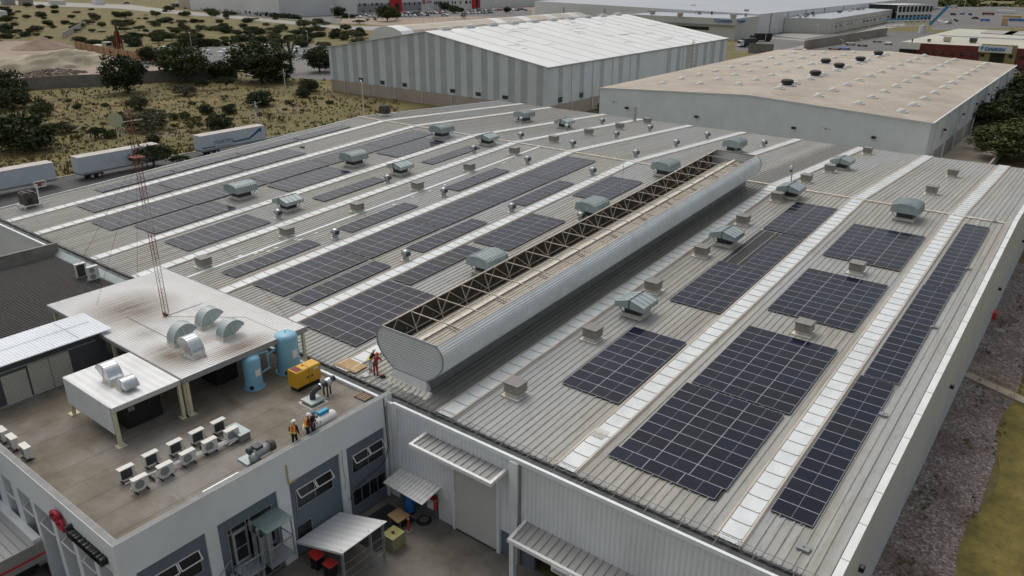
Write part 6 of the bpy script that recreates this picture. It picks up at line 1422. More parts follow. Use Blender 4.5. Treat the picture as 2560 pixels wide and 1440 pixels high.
def cone(lab, px, py, wpx, apex, mat, seed):
    q = GZ(px, py); dep = (q-CAM).dot(fw); r = wpx/2*dep/FPX; c = q+Vector((q.x, q.y, 0)).normalized()*r*.5; h = GY(apex[0], apex[1], c.y).z; b = MB(); n = 40; m = 12; vs = []
    for j in range(m+1):
        for k in range(n):
            t = 6.2832*k/n; rr = r*(1-j/m)*(1+.12*noise.noise(Vector((math.cos(t)*1.5, math.sin(t)*1.5, seed)))); z = h*(j/m)**1.15+.5*noise.noise(Vector((rr*math.cos(t)*.3, rr*math.sin(t)*.3, seed)))
            vs.append((c.x+rr*math.cos(t), c.y+rr*math.sin(t), z if j else -.3))
    b.add(vs, [(j*n+k, j*n+(k+1) % n, (j+1)*n+(k+1) % n, (j+1)*n+k) for j in range(m) for k in range(n)]); return tag(b.build('soil_heap', mat, smooth=True), lab, 'soil heap')
cone('pointed brown soil heap rising behind the pale sand', 108, 124, 150, (105, 91), 'brown_soil', 3); cone('low reddish soil bank behind the pointed heap', 10, 118, 240, (10, 104), 'dirt', 5)
q = GZ(126, 189); b = MB(); random.seed(9)
for k in range(150):
    a = random.uniform(0, 6.28); rr = random.uniform(0, 1)**.5; x = q.x+rr*9*math.cos(a)-3; y = q.y+rr*10*math.sin(a)+2; s = random.uniform(.3, 1.1); z = 1.6*(1-rr); b.hexa([(x-s, y-s*.6, z), (x+s, y-s, z+.1), (x+s*.8, y+s, z), (x-s, y+s*.7, z+.1)], [(x-s*.7, y-s*.5, z+s*.6), (x+s*.8, y-s*.6, z+s*.8), (x+s*.6, y+s*.7, z+s*.5), (x-s*.6, y+s*.5, z+s*.7)])
tag(b.build('rubble', 'rubble', kind='stuff'))
slab('bale_yard', gp((318, 172), (395, 120), (420, 114), (800, 112), (905, 150), (825, 200), (620, 190), (600, 165), (430, 165)), .045, 'far_asphalt')
z8 = lambda x, y: (400+x/5.953, 90+y/5.953)
for i, (x, y, w, h) in enumerate(((57, 235, 95, 95), (160, 275, 95, 120), (265, 225, 100, 80), (290, 290, 110, 95), (710, 235, 90, 35), (905, 300, 110, 85), (975, 240, 110, 60), (900, 318, 70, 42), (1585, 190, 120, 80), (1690, 240, 100, 50), (2030, 300, 130, 115), (2045, 235, 95, 100), (2110, 300, 80, 50))):
    px, py = z8(x, y); q = GZ(px, py); dep = (q-CAM).dot(fw); k = dep/FPX/5.953; W_ = w*k*.72; Hh = h*k*.82; b = MB()
    b.hexa([(q.x-W_/2, q.y-W_/2, 0), (q.x+W_/2, q.y-W_/2, 0), (q.x+W_/2, q.y+W_/2, 0), (q.x-W_/2, q.y+W_/2, 0)], [(q.x-W_*.47, q.y-W_*.48, Hh*.96), (q.x+W_*.48, q.y-W_*.46, Hh), (q.x+W_*.46, q.y+W_*.48, Hh*.97), (q.x-W_*.48, q.y+W_*.46, Hh)])
    tag(b.build('wrapped_bale', 'bale_white'), 'bright white wrapped stack on the grey storage yard, number unclear'.replace(', number unclear', ', '+ORD[i]+' along from the orange wall'), 'wrapped stack', 'white wrapped stacks on the storage yard')
o = thing('drilling_rig', 'rusty red lattice drilling boom standing beyond the orange wall', 'drilling rig', tuple(GZ(298, 128))); q = GZ(298, 128); t_ = GY(287, 57, q.y); b = MB()
w = .9
for s in ((-w, -w), (w, -w), (w, w), (-w, w)): b.bar((q.x+s[0]*1.4, q.y+s[1]*1.4, 0), (t_.x+s[0]*.5, t_.y+s[1]*.5, t_.z*.72), .5)
for k in range(12):
    z = t_.z*.72*k/12; f = 1.4-.9*k/12; cx_ = q.x+(t_.x-q.x)*k/12*.9; b.bar((cx_-w*f, q.y-w*f, z), (cx_+w*f, q.y+w*f, z+2), .25); b.bar((cx_+w*f, q.y-w*f, z), (cx_-w*f, q.y+w*f, z+2), .25)
b.build('boom', 'rust_red', o); b = MB(); b.cyl((t_.x, t_.y, t_.z*.7), (t_.x, t_.y, t_.z), .5, n=8); b.build('mast_head', 'brown_unit', o)
q = GZ(268, 126); o = thing('green_truck', 'pale green truck cab beside the rusty drilling boom', 'truck', tuple(q)); b = MB(); b.box(q.x-1.5, q.y-1.2, .9, q.x+2.2, q.y+1.8, 3.6); b.build('cab', 'dish', o); b = MB(); b.box(q.x+2.2, q.y-.9, 2.2, q.x+2.25, q.y+1.5, 3.2); b.build('windscreen', 'window_glass', o); b = MB(); b.box(q.x-10, q.y-1.2, .8, q.x-1.6, q.y+1.6, 2.0); b.build('bed', 'dish', o)
for dx in (-8, -6, .5): b = MB(); b.cyl((q.x+dx, q.y-1.3, .6), (q.x+dx, q.y+1.9, .6), .6, n=12); b.build('wheel', 'rubber', o)
# ------------------------------------------------------------------ far industrial buildings
def boxy(name, lab, cat, base, z, mats, roofmat=None, parts=None, zb=0):
    """base: ccw list of (x,y)"""
    o = thing(name, lab, cat, (base[0][0], base[0][1], 0)); b = MB(); n = len(base)
    b.add([(x, y, zb) for x, y in base]+[(x, y, z) for x, y in base], [(i, (i+1) % n, n+(i+1) % n, n+i) for i in range(n)]); b.build('wall', mats, o)
    b = MB(); b.add([(x, y, z-.3) for x, y in base]+[(x, y, z) for x, y in base], [tuple(range(n, 2*n))]); b.build('roof', roofmat or mats, o)
    return o
def strip(o, a, c, z0, z1, mat, nm='cladding_band', off=.15):
    """thin slab standing proud of the wall a->c (wall's outside on the right of a->c)"""
    a = Vector((a[0], a[1], 0)); c = Vector((c[0], c[1], 0)); d = (c-a).normalized(); nrm = Vector((d.y, -d.x, 0))*off; b = MB()
    b.hexa([a+nrm+Vector((0, 0, z0)), c+nrm+Vector((0, 0, z0)), c-nrm*.2+Vector((0, 0, z0)), a-nrm*.2+Vector((0, 0, z0))], [a+nrm+Vector((0, 0, z1)), c+nrm+Vector((0, 0, z1)), c-nrm*.2+Vector((0, 0, z1)), a-nrm*.2+Vector((0, 0, z1))]); return b.build(nm, mat, o)
def along(a, c, t): return (a[0]+(c[0]-a[0])*t, a[1]+(c[1]-a[1])*t)
def gq(x, y, z=0): q = GZ(x, y, z); return (q.x, q.y)
def zat(px, py, Q): return GY(px, py, Q[1]).z
FW = Vector((fw.x, fw.y, 0)).normalized()
def wallz(a, c, px, py):
    """point where the view ray meets the vertical plane through a-c"""
    a = Vector((a[0], a[1], 0)); c = Vector((c[0], c[1], 0)); n = Vector((-(c-a).y, (c-a).x, 0)).normalized(); d = ray(px, py); t = (a-CAM).dot(n)/d.dot(n); return CAM+d*t
def onwall(o, a, c, px0, py0, px1, py1, mat, nm, off=.12):
    P, Q = wallz(a, c, px0, py0), wallz(a, c, px1, py1); return strip(o, (P.x, P.y), (Q.x, Q.y), min(P.z, Q.z), max(P.z, Q.z), mat, nm, off)
# red-portal plant far behind the car park
la_, lb_ = gq(700, 44), gq(1378, 14)
d_ = Vector((lb_[0]-la_[0], lb_[1]-la_[1])).normalized(); back = Vector((-d_.y, d_.x))
def pb_(p, k): return (p[0]+back.x*k, p[1]+back.y*k)
lear = boxy('red_portal_plant', 'long white factory with two tall red portals behind the car park', 'factory', [la_, lb_, pb_(lb_, 150), pb_(la_, 150)], 16, 'far_white', 'far_roof')
onwall(lear, la_, lb_, 895, 32, 1053, 5, 'far_grey', 'grey_cladding', .2)
for (x0_, y0_, x1_, y1_) in ((975, 31, 1001, -14), (1180, 20, 1198, -20)):
    onwall(lear, la_, lb_, x0_, y0_, x1_, y1_, 'bright_red', 'red_portal', 1.2)
onwall(lear, la_, lb_, 986, 29, 995, 8, 'window_glass', 'portal_glazing', 1.3); onwall(lear, la_, lb_, 1187, 19, 1192, -12, 'window_glass', 'portal_glazing', 1.3)
for x in (865, 870, 876, 880, 884, 898, 908, 912, 929, 939, 943, 953, 970, 974, 1011, 1022, 1035, 1047, 1086, 1090, 1095, 1099, 1102, 1110, 1119, 1130, 1137, 1150, 1163, 1166, 1174):
    y = 12-(x-900)*.022; onwall(lear, la_, lb_, x, y+3, x+2.2, y-4, 'window_glass', 'window', .28)
for x in (907, 924, 944, 957, 1001, 1047, 866, 878): y = 28-(x-900)*.03; onwall(lear, la_, lb_, x, y+3, x+2.2, y-3, 'window_glass', 'window', .28)
for x in (560, 590): pass
P = wallz(la_, lb_, 1057, 4.5); Q = wallz(la_, lb_, 1076, 4); ang = math.atan2(d_.y, d_.x)
M4 = Matrix.Translation((P.x-back.x*.4+d_.x*3.4, P.y-back.y*.4+d_.y*3.4, P.z-1.0)) @ Matrix.Rotation(ang, 4, 'Z') @ Matrix.Rotation(R(90), 4, 'X')
text_obj('LEAR', 2.6, .1, 'bright_red', lear, M4, w=6)
b = MB(); c = Vector((P.x-back.x*.4+d_.x*1.2, P.y-back.y*.4+d_.y*1.2, P.z+.1)); pts = [c+Vector((d_.x*1.5*math.cos(k*.35+.9), d_.y*1.5*math.cos(k*.35+.9), 1.5*math.sin(k*.35+.9))) for k in range(15)]; b.tube(pts, .28, 6); b.bar(c+Vector((0, 0, 1.3)), c-Vector((0, 0, 1.0)), .5); b.build('emblem', 'bright_red', lear)
# long plant with small hoods, further along
wa, wb_ = gq(450, 26), gq(700, 44)
wa, wb_ = gq(620, 30), gq(892, 40)
plant2 = boxy('white_hood_plant', 'long white factory wall with a row of tiny dark hoods behind the hedge road', 'factory', [wa, wb_, pb_(wb_, 70), pb_(wa, 70)], 14, 'far_white', 'far_roof')
for k in range(11): x = 694+11.5*k+(0 if k < 6 else 12); onwall(plant2, wa, wb_, x, 1.5+k*.25, x+4, -2+k*.25, 'duct_dark', 'hood', .8)
ta_, tb2 = gq(512, 26), gq(625, 32)
p3_ = boxy('beige_plant', 'beige flat-roofed plant building with three small square windows', 'factory', [ta_, tb2, pb_(tb2, 50), pb_(ta_, 50)], zat(560, 5, ta_) if False else 9, 'far_tan', 'far_cream')
for x in (583, 593, 600): onwall(p3_, ta_, tb2, x, 15, x+4, 10, 'rust_red', 'window', .2)
ta_, tb2 = gq(755, 32), gq(800, 38)
for i, (x0_, y0_, x1_, h, mt, lab) in enumerate(((486, 20, 512, 6, 'far_white', 'small white flat building at the start of the hedge road'), (240, 12, 262, 9, 'far_white', 'small white cabin on legs beyond the far scrub'), (130, 12, 165, 4, 'far_cream', 'low cream shed beyond the far scrub, left of the white cabin'.replace('left of', 'before')), (10, 13, 40, 6, 'far_grey', 'grey shed with a yellow patch beyond the far scrub'), (0, 42, 20, 4, 'far_white', 'pale roofed hut in the scrub near the view edge'), (55, 14, 85, 6, 'plaster_grey', 'grey plastered shed among the far sheds'), (640, 32, 735, 5, 'far_grey', 'long grey loading bay block behind the hedge road'), (745, 33, 800, 7, 'far_tan', 'tan entrance block behind the white box truck'))):
    a, c = gq(x0_, y0_), gq(x1_, y0_+.0+(x1_-x0_)*.02); boxy('far_shed', lab, 'shed', [a, c, pb_(c, 10), pb_(a, 10)], h, mt)
# hedge and road on the far side
slab('far_road', gp((-40, 0), (330, 12), (420, 24), (620, 42), (860, 66), (1000, 66), (1335, 55), (1335, 68), (1000, 78), (860, 74), (600, 48), (400, 32), (300, 22), (-40, 8)), .06, 'far_concrete')
slab('car_park', gp((865, 34), (1335, 17), (1500, 20), (1400, 56), (1000, 66), (850, 58)), .05, 'dirt')
slab('car_park_asphalt', gp((870, 36), (1160, 26), (1330, 24), (1330, 44), (1130, 40), (1080, 45), (880, 46)), .07, 'far_asphalt')
slab('truck_yard', gp((430, 6), (500, 2), (700, 30), (850, 38), (850, 60), (620, 40), (430, 16)), .055, 'far_asphalt')
a = [GZ(*p) for p in ((432, 17), (520, 27), (620, 36), (700, 44), (750, 48))]; b = MB(); random.seed(4)
for p, q in zip(a[:-1], a[1:]):
    for k in range(260):
        c = p.lerp(q, random.random())+Vector((random.gauss(0, 1.3), random.gauss(0, 1.3), random.uniform(.2, 2.6))); u = Vector((random.gauss(0, 1), random.gauss(0, 1), random.gauss(0, 1))).normalized()*.8; v = u.cross(Vector((random.gauss(0, 1), random.gauss(0, 1), 1))).normalized()*.7; b.quad(c-u-v, c+u-v, c+u+v, c-u+v)
tag(b.build('hedge', 'leaf_dark'), 'long dark clipped hedge lining the far road before the white plants', 'hedge')
# tan arched store behind the striped warehouse
c0 = GZ(925, 112); dd = Vector((1, 0)); o = thing('arched_store', 'tan arched metal store peeping over the striped warehouse', 'store', tuple(c0)); wd, lenY = 12., 160; hh = zat(945, 64, c0)
prof = [(-wd, 0), (-wd, hh*.45), (-wd*.72, hh*.8), (-wd*.3, hh*.97), (0, hh), (wd*.3, hh*.97), (wd*.72, hh*.8), (wd, hh*.45), (wd, 0)]
for k in range(20):
    b = MB(); b.sweep([(a_, z_+(.04 if k % 2 else 0)) for a_, z_ in prof], (c0.x+wd, c0.y+8*k, 0), (c0.x+wd, c0.y+8*k+8.0, 0), (1, 0, 0), (0, 0, 1), capends=(k in (0, 19))); b.build('roof_bay', 'far_white' if k in (0, 9, 12) else ('far_tan' if k % 3 else 'far_cream' if k > 8 else 'far_tan'), o)
# big blue-grey roofed hall with cream annexes
hA = gq(1336, 60); hB = gq(1891, 90); hC = gq(1955, 79); hD = gq(2262, 33)
hz = wallz(hB, hC, 1893, 37).z
dx_ = Vector((hD[0]-hB[0], hD[1]-hB[1])).normalized()
def off2(p, v, k): return (p[0]+v.x*k, p[1]+v.y*k)
hallL = 420
o = thing('blue_roof_hall', 'huge pale hall with a blue-grey flat roof filling the far distance', 'factory', (hB[0], hB[1], 0))
hE = off2(hB, dx_, hallL); hF = (hA[0]+dx_.x*hallL, hA[1]+dx_.y*hallL)
zl_ = wallz(hA, hB, 1340, 3).z; zm = max(zl_, hz)
b = MB(); b.add([(hA[0], hA[1], 0), (hB[0], hB[1], 0), (hB[0], hB[1], hz), (hA[0], hA[1], zl_)], [(0, 1, 2, 3)]); b.add([(hB[0], hB[1], 0), (hE[0], hE[1], 0), (hE[0], hE[1], hz), (hB[0], hB[1], hz)], [(0, 1, 2, 3)]); b.build('wall', 'far_white', o)
b = MB(); b.add([(hA[0], hA[1], zl_+.1), (hB[0], hB[1], hz+.1), (hE[0], hE[1], hz+.1), (hF[0], hF[1], zl_+.1)], [(0, 1, 2, 3)]); b.build('roof', 'far_roof', o)
for t in (.15, .35, .55, .75, .92): p = along(hA, hB, t); strip(o, p, along(hA, hB, t+.004), 0, hz, 'far_grey', 'downpipe', .3)
for t in (.04, .1, .17, .25, .34): p = along(hB, hE, t); strip(o, p, along(hB, hE, t+.002), 0, hz, 'far_grey', 'downpipe', .3)
def rooftop(parent_lab, items, z, nm='roof_unit', grp='small machines on the far flat roofs'):
    for i, (px, py, w, h, mt) in enumerate(items):
        q = GZ(px, py, z); dep = (q-CAM).dot(fw); k = dep/FPX; W_, H_ = w*k*.8, h*k; u = thing('roof_unit', f'{parent_lab}, {ORD[i]} along the roof', 'roof unit', tuple(q), 0, grp)
        b = MB(); b.box(q.x-W_/2, q.y-W_*.4, z+.5, q.x+W_/2, q.y+W_*.4, z+.5+H_); b.build('casing', mt, u); b = MB(); b.box(q.x-W_*.4, q.y-W_*.3, z, q.x+W_*.4, q.y+W_*.3, z+.5); b.build('stand', 'far_grey', u)
rooftop('grey machine on the blue-grey hall roof', ((1582, 4, 13, 4, 'plaster_grey'), (1663, 11, 14, 5, 'plaster_grey'), (1733, 19, 12, 5, 'plaster_grey'), (1866, 30, 12, 4, 'plaster_grey')), hz)
anC = gq(1834, 102); anA = (anC[0]-62, anC[1]); anz = wallz(anC, off2(anC, Vector((-1, 0)), 10), 1834, 47).z
an = boxy('cream_annex', 'low cream annex with blue lettered signs in front of the blue-roofed hall', 'office', [anA, anC, (anC[0]-1.0, anC[1]+34), (anA[0], anC[1]+34)], anz, 'far_cream', 'far_roof')
strip(an, (anC[0]-50, anC[1]), (anC[0]-14, anC[1]), anz*.42, anz*.58, 'window_glass', 'window_band', .1)
strip(an, (anC[0]-62, anC[1]), anC, anz*.66, anz*.72, 'far_grey', 'canopy_edge', .9)
def daikin(parent, P, dirv, h, w):
    n = Vector((dirv.y, -dirv.x, 0)); ang = math.atan2(dirv.y, dirv.x); P = P+n*.35
    M4 = Matrix.Translation(P+dirv*(h*.85)+Vector((0, 0, .1*h))) @ Matrix.Rotation(ang, 4, 'Z') @ Matrix.Rotation(R(90), 4, 'X') @ Matrix(((1, .2, 0, 0), (0, 1, 0, 0), (0, 0, 1, 0), (0, 0, 0, 1)))
    text_obj('DAIKIN', h, .1, 'sign_blue', parent, M4, w=w, off=.05)
    b = MB(); b.add([P+Vector((0, 0, h*.95)), P+dirv*h*.75+Vector((0, 0, h*.95)), P+dirv*h*.05+Vector((0, 0, -.1*h))], [(0, 1, 2)]); b.build('emblem', 'sign_teal', parent)
P = wallz(anC, (anC[0]-10, anC[1]), 1786, 56); daikin(an, P, Vector((1, 0, 0)), 1.9, 7.6)
P = wallz(anC, (anC[0]-1, anC[1]+34), 1843, 59); daikin(an, P, Vector((0, 1, 0)), 1.8, 8)
rooftop('pale machine on the cream annex roof', ((1700, 42, 14, 7, 'far_tan'), (1748, 36, 10, 6, 'plaster_grey'), (1779, 37, 5, 6, 'duct_dark'), (1833, 46, 16, 8, 'far_tan'), (1864, 42, 7, 6, 'plaster_grey'), (1631, 36, 14, 7, 'plaster_grey')), anz)
bB = gq(2074, 84); bz_ = wallz(bB, gq(1958, 80), 2076, 47).z; bA = gq(1958, 80); bC = gq(2244, 50)
o2 = boxy('cream_block', 'cream single-storey block with window slots and crowded rooftop machines', 'factory', [bA, bB, bC, off2(hB, dx_, 250)], bz_, 'far_cream', 'far_roof')
for t in (.05, .11, .2, .25, .42, .47, .52, .58, .66, .8, .9): strip(o2, along(bB, bC, t), along(bB, bC, t+.025), bz_*.35, bz_*.5, 'window_glass', 'window', .12)
strip(o2, bB, bC, bz_*.62, bz_*.66, 'far_grey', 'wall_band', .15); strip(o2, bA, bB, bz_-.4, bz_+.1, 'far_white', 'parapet_band', .15)
random.seed(8); it = []
for k in range(18):
    t = random.random(); s = random.random(); x = 1975+260*t; y = 38-28*t+s*(8*(1-t)+2); it.append((x, y+2, random.choice((6, 9, 12)), random.choice((3, 4, 5)), random.choice(('plaster_grey', 'far_tan', 'duct_dark', 'far_white', 'far_grey'))))
rooftop('small machine on the crowded cream block', it, bz_)
# ground in front of the halls
slab('far_pavement', gp((1838, 108), (1900, 90), (1960, 79), (2074, 84), (2262, 50), (2262, 62), (2150, 76), (1960, 128), (1838, 128)), .06, 'far_asphalt')
slab('far_path', gp((1937, 89), (1960, 84), (2062, 88), (2010, 98)), .09, 'far_concrete'); slab('far_path', gp((1856, 98), (1895, 91), (2060, 103), (2040, 106), (1900, 94)), .08, 'far_concrete')
slab('ramp_road', gp((1980, 120), (2060, 102), (2215, 62), (2262, 60), (2262, 64), (2220, 72), (2030, 120), (1935, 130)), .1, 'far_concrete')
slab('far_service_road', gp((2030, 122), (2220, 78), (2330, 80), (2330, 120), (2250, 160), (1900, 150)), .05, 'far_asphalt')
ra, rb = GZ(2010, 124), GZ(2215, 88); o = thing('retaining_wall', 'long tan retaining wall of the sunken road beyond the tan roof', 'wall', tuple(ra)); b = MB(); b.bar((ra.x, ra.y, 2), (rb.x, rb.y, 2), .6, 4); b.build('wall_run', 'channel_wall', o)
wall_run('low_block_wall', 'low grey block wall behind the parked white truck', ((1870, 132), (1932, 134)), 4, 'block_wall')
# footbridge
o = thing('footbridge', 'blue and white trussed footbridge with a slanting blue pylon', 'bridge', tuple(GZ(2215, 78)))
Y_ = GZ(2300, 82).y; A_, B_, T_ = GY(2214, 66, Y_), GY(2326, 64, Y_), GY(2362, 24, Y_); b = MB()
for z in (0, 3.0): b.bar(A_+Vector((0, 0, z)), B_+Vector((0, 0, z)), .5)
for k in range(14): p = A_.lerp(B_, k/14); q = A_.lerp(B_, (k+1)/14); b.bar(p+Vector((0, 0, 3 if k % 2 else 0)), q+Vector((0, 0, 0 if k % 2 else 3)), .3)
b.bar(T_, GY(2392, 66, Y_), .9); b.bar(T_+Vector((-3, 4, -6)), GY(2366, 58, Y_), .7); b.cyl((GY(2307, 66, Y_).x, Y_, 0), (GY(2307, 66, Y_).x, Y_, B_.z), 1.8, n=14); b.build('white_truss', 'far_white', o)
b = MB(); b.bar(A_+Vector((0, 0, 3.5)), B_+Vector((0, 0, 5.2)), .5, .8); b.bar(GY(2324, 62, Y_), T_+Vector((1.5, 0, 2)), 1.4); b.build('blue_pylon', 'bridge_blue', o)
# entrance building by the bridge
a, c = gq(2238, 54), gq(2325, 52); o = boxy('gate_building', 'white framed gate building with dark glass behind the footbridge', 'building', [a, c, pb_(c, 20), pb_(a, 20)], 11, 'window_glass', 'far_white')
for z0_, z1_ in ((0, .8), (4.3, 6.2), (10, 11.2)): strip(o, a, c, z0_, z1_, 'far_white', 'white_band', .5)
for k in range(9): p = along(a, c, k/9); strip(o, p, along(a, c, k/9+.02), 0, 11, 'far_white', 'column', .6)
# red and olive sign building
rp, rq = gq(2249, 141), gq(2640, 200); YR2 = GZ(2527, 190).y; 
ra_ = (GY(2249, 120, YR2+12).x, YR2+12); rb_ = (ra_[0]+78, YR2+12)
rz_ = wallz(ra_, rb_, 2400, 113).z
o = boxy('red_brick_offices', 'dark red office building with an olive centre bay and white sign board', 'office', [ra_, rb_, (rb_[0], rb_[1]+95), (ra_[0]+4, ra_[1]+95)], rz_, 'red_brick', 'cream_roof')
def W2(px0, py0, px1, py1, mt, nm, off=.15): return onwall(o, ra_, rb_, px0, py0, px1, py1, mt, nm, off)
W2(2444, 160, 2546, 114, 'olive_wall', 'olive_bay', .3); s_ = W2(2446, 129, 2533, 117, 'far_white', 'sign_board', .9); W2(2249, 121, 2302, 109, 'far_white', 'white_band', .6)
W2(2249, 133, 2292, 121, 'window_glass', 'window_band', .2); W2(2471, 157, 2513, 134, 'window_glass', 'entrance_glazing', .45)
for px in (2313, 2334, 2357, 2381, 2405, 2429): y = 130+(px-2313)*.06; W2(px-5, y+3.5, px+5, y-2.5, 'window_glass', 'window', .25); W2(px-6, y-.3, px+6, y+.3, 'far_white', 'glazing_bar', .3)
for px in (2456, 2527): y = 137+(px-2456)*.05; W2(px-6, y+4, px+6, y-3, 'window_glass', 'window', .45)
for px in (2555,): W2(px-7, 147, px+8, 141, 'window_glass', 'window', .25); W2(px-12, 174, px+3, 167, 'window_glass', 'window', .25)
P = wallz(ra_, rb_, 2452, 125.5); P.y -= .9; daikin(o, P, Vector((1, 0, 0)), 1.55, 6.2)
q = (ra_[0]+8, ra_[1]+36)
for k in range(2): b = MB(); x = GZ(2462+62*k, 80, rz_).x; y = GZ(2475, 82, rz_).y; b.box(x, y-8, rz_+.02, x+12, y+14, rz_+.3); b.build('roof_array', 'duct_dark' if False else 'plaster_grey', o)
b = MB(); b.bar((ra_[0]+6, ra_[1]+42, rz_+.2), (rb_[0], ra_[1]+42, rz_+.2), 1, .6); b.build('roof_step', 'far_white', o)
rooftop('machine on the cream roof of the red offices', ((2280, 106, 4, 5, 'duct_dark'), (2367, 105, 20, 9, 'far_tan'), (2432, 108, 20, 9, 'duct_dark'), (2322, 105, 9, 4, 'brown_unit')), rz_)
# yard beyond
slab('distant_yard', gp((2325, 18), (2450, 14), (2620, 22), (2620, 66), (2330, 76)), .05, 'far_asphalt')
for i, (px, py, w, h, mt, lab, nm) in enumerate(((2462, 53, 19, 6, 'sign_blue', 'blue container on the distant yard', 'container'), (2513, 33, 42, 8, 'far_white', 'white-roofed open store on the distant yard', 'store'), (2545, 54, 40, 7, 'sign_blue', 'long blue stack at the yard edge', 'container'), (2530, 46, 40, 8, 'orange_ladder', 'orange stacked goods on the distant yard', 'stacked_goods'), (2470, 38, 26, 7, 'rust_red', 'rust-coloured stacked goods on the distant yard', 'stacked_goods'), (2383, 20, 14, 7, 'far_cream', 'cream box body parked on the distant yard', 'container'), (2510, 64, 12, 20, 'orange_ladder', 'orange lattice tower on the distant yard', 'tower'), (2220, 112, 14, 7, 'far_white', 'white crate on the sunken road yard', 'container'), (2110, 124, 24, 5, 'sign_blue', 'blue container behind the tan roof', 'container'), (2085, 124, 26, 4, 'rust_red', 'dark red flatbed behind the tan roof', 'flatbed'), (2125, 113, 20, 7, 'far_tan', 'tan stacked load on a flatbed trailer', 'load'), (2155, 116, 20, 5, 'brown_unit', 'dark flatbed beside the tan stacked load', 'flatbed'), (2192, 106, 18, 4, 'brown_unit', 'lone dark flatbed on the sunken yard', 'flatbed'))):
    q = GZ(px, py); dep = (q-CAM).dot(fw); k = dep/FPX; u = thing(nm, lab, nm.replace('_', ' '), tuple(q)); W_, H_ = w*k, h*k*.9; b = MB(); b.box(q.x-W_/2, q.y-1.6, .5, q.x+W_/2, q.y+1.6, H_); b.build('body', mt, u); b = MB()
    for s in (-.42, .38): b.box(q.x+s*W_, q.y-1.4, 0, q.x+s*W_+.5, q.y+1.4, .5)
    b.build('support_frame', 'dark', u)
# vehicles
def car(body):
    r = local('parked_car', 'parked car', 'car', 'cars in the far car park'); b = MB()
    b.sweep([(-2.2, .3), (-2.25, .75), (-1.4, .9), (-.8, 1.4), (.9, 1.42), (1.6, .95), (2.2, .8), (2.2, .3)], (0, -.88, 0), (0, .88, 0), (1, 0, 0), (0, 0, 1)); b.build('body', body, r)
    b = MB(); b.sweep([(-1.3, .92), (-.78, 1.32), (.86, 1.34), (1.5, .96)], (0, -.9, 0), (0, .9, 0), (1, 0, 0), (0, 0, 1)); b.build('windows', 'window_glass', r).name = 'side_glazing'
    for x in (-1.4, 1.35): b = MB(); b.cyl((x, -.9, .33), (x, .9, .33), .33, n=12); b.build('wheel', 'rubber', r)
    return r
cars = [(car('car_white'), 'white'), (car('car_silver'), 'silver'), (car('car_dark'), 'dark'), (car('car_red'), 'red'), (car('car_blue'), 'blue')]
random.seed(21); rows = [((880, 40), (1000, 37)), ((900, 44), (1080, 40)), ((1000, 35), (1150, 30)), ((1005, 38), (1145, 33)), ((1150, 30), (1330, 24)), ((1160, 36), (1240, 33)), ((1200, 28), (1325, 27))]
cnt = {}
for ri, (p0, p1) in enumerate(rows):
    a, c = GZ(*p0), GZ(*p1); L = (c-a).length; n = int(L/3.4); rz = math.atan2((c-a).y, (c-a).x)+R(90)
    for k in range(n):
        if random.random() < .18: continue
        p = a.lerp(c, k/n); pr, cn = random.choices(cars, (5, 4, 4, 1, 1))[0]; key = (cn, ri); cnt[key] = cnt.get(key, 0)+1
        place(pr, (p.x, p.y, .09), rz+random.uniform(-.05, .05), f'small {cn} car in row {["nearest the street", "second from the street", "before the first red portal", "deeper before the first portal", "before the second red portal", "beside the white van", "along the planted edge"][ri]} of the far car park'.replace('in row', 'in the row'))
for i, (px, py, cn, lab) in enumerate(((1112, 41, 0, 'white van-like car at the near end of the far car park'), (2529, 186, 0, 'white car beside the dark red office building'), (2405, 36, 4, 'blue car on the distant yard'), (2425, 38, 4, 'second blue car on the distant yard, beside the first'), (2382, 38, 2, 'dark car on the distant yard'), (2386, 54, 2, 'dark pickup near the yard fence'), (2437, 48, 2, 'dark car alone near the blue container'), (2370, 60, 0, 'white car by the footbridge stay'), (316, 10, 4, 'dark blue truck cab on the far road beyond the scrub'))):
    q = GZ(px, py); place(cars[cn][0], (q.x, q.y, .09), R(20+30*i), lab, None, 1.3 if i in (0, 8) else 1.15)
def truck(px, py, lab, rz, L=11, cab='far_white', box='far_white', s=1.0):
    q = GZ(px, py); o = thing('box_truck', lab, 'truck', (q.x, q.y, .08), rz)
    def w(b_, nm, m): x = b_.build(nm, m); x.parent = o; return x
    b = MB(); b.hexa([(-1.25, 0, .6), (1.25, 0, .6), (1.25, 2.1, .6), (-1.25, 2.1, .6)], [(-1.2, .1, 3.0), (1.2, .1, 3.0), (1.2, 1.8, 3.0), (-1.2, 1.8, 3.0)]); w(b, 'cab', cab); b = MB(); b.box(-1.1, 1.9, 1.8, 1.1, 2.12, 2.7); w(b, 'windscreen', 'window_glass')
    b = MB(); b.box(-1.28, -L, 1.1, 1.28, -.3, 3.9); w(b, 'box_body', box); b = MB(); b.box(-.9, -L, .6, .9, 1.8, 1.09); w(b, 'chassis_frame', 'dark')
    for y in (1.1, -1.2, -L+1.2, -L+2.4): b = MB(); b.cyl((-1.25, y, .5), (1.25, y, .5), .5, n=14); w(b, 'wheel', 'rubber')
    return o
truck(745, 35, 'white box truck parked along the far hedge road', R(100), 14); truck(798, 37, 'white van truck near the far gate trees', R(80), 6); truck(1855, 118, 'white truck at the corner behind the striped warehouse', R(150), 7, 'far_white', 'duct_dark')
truck(1885, 104, 'dark semi truck parked behind the white corner truck', R(140), 9, 'car_dark', 'black')
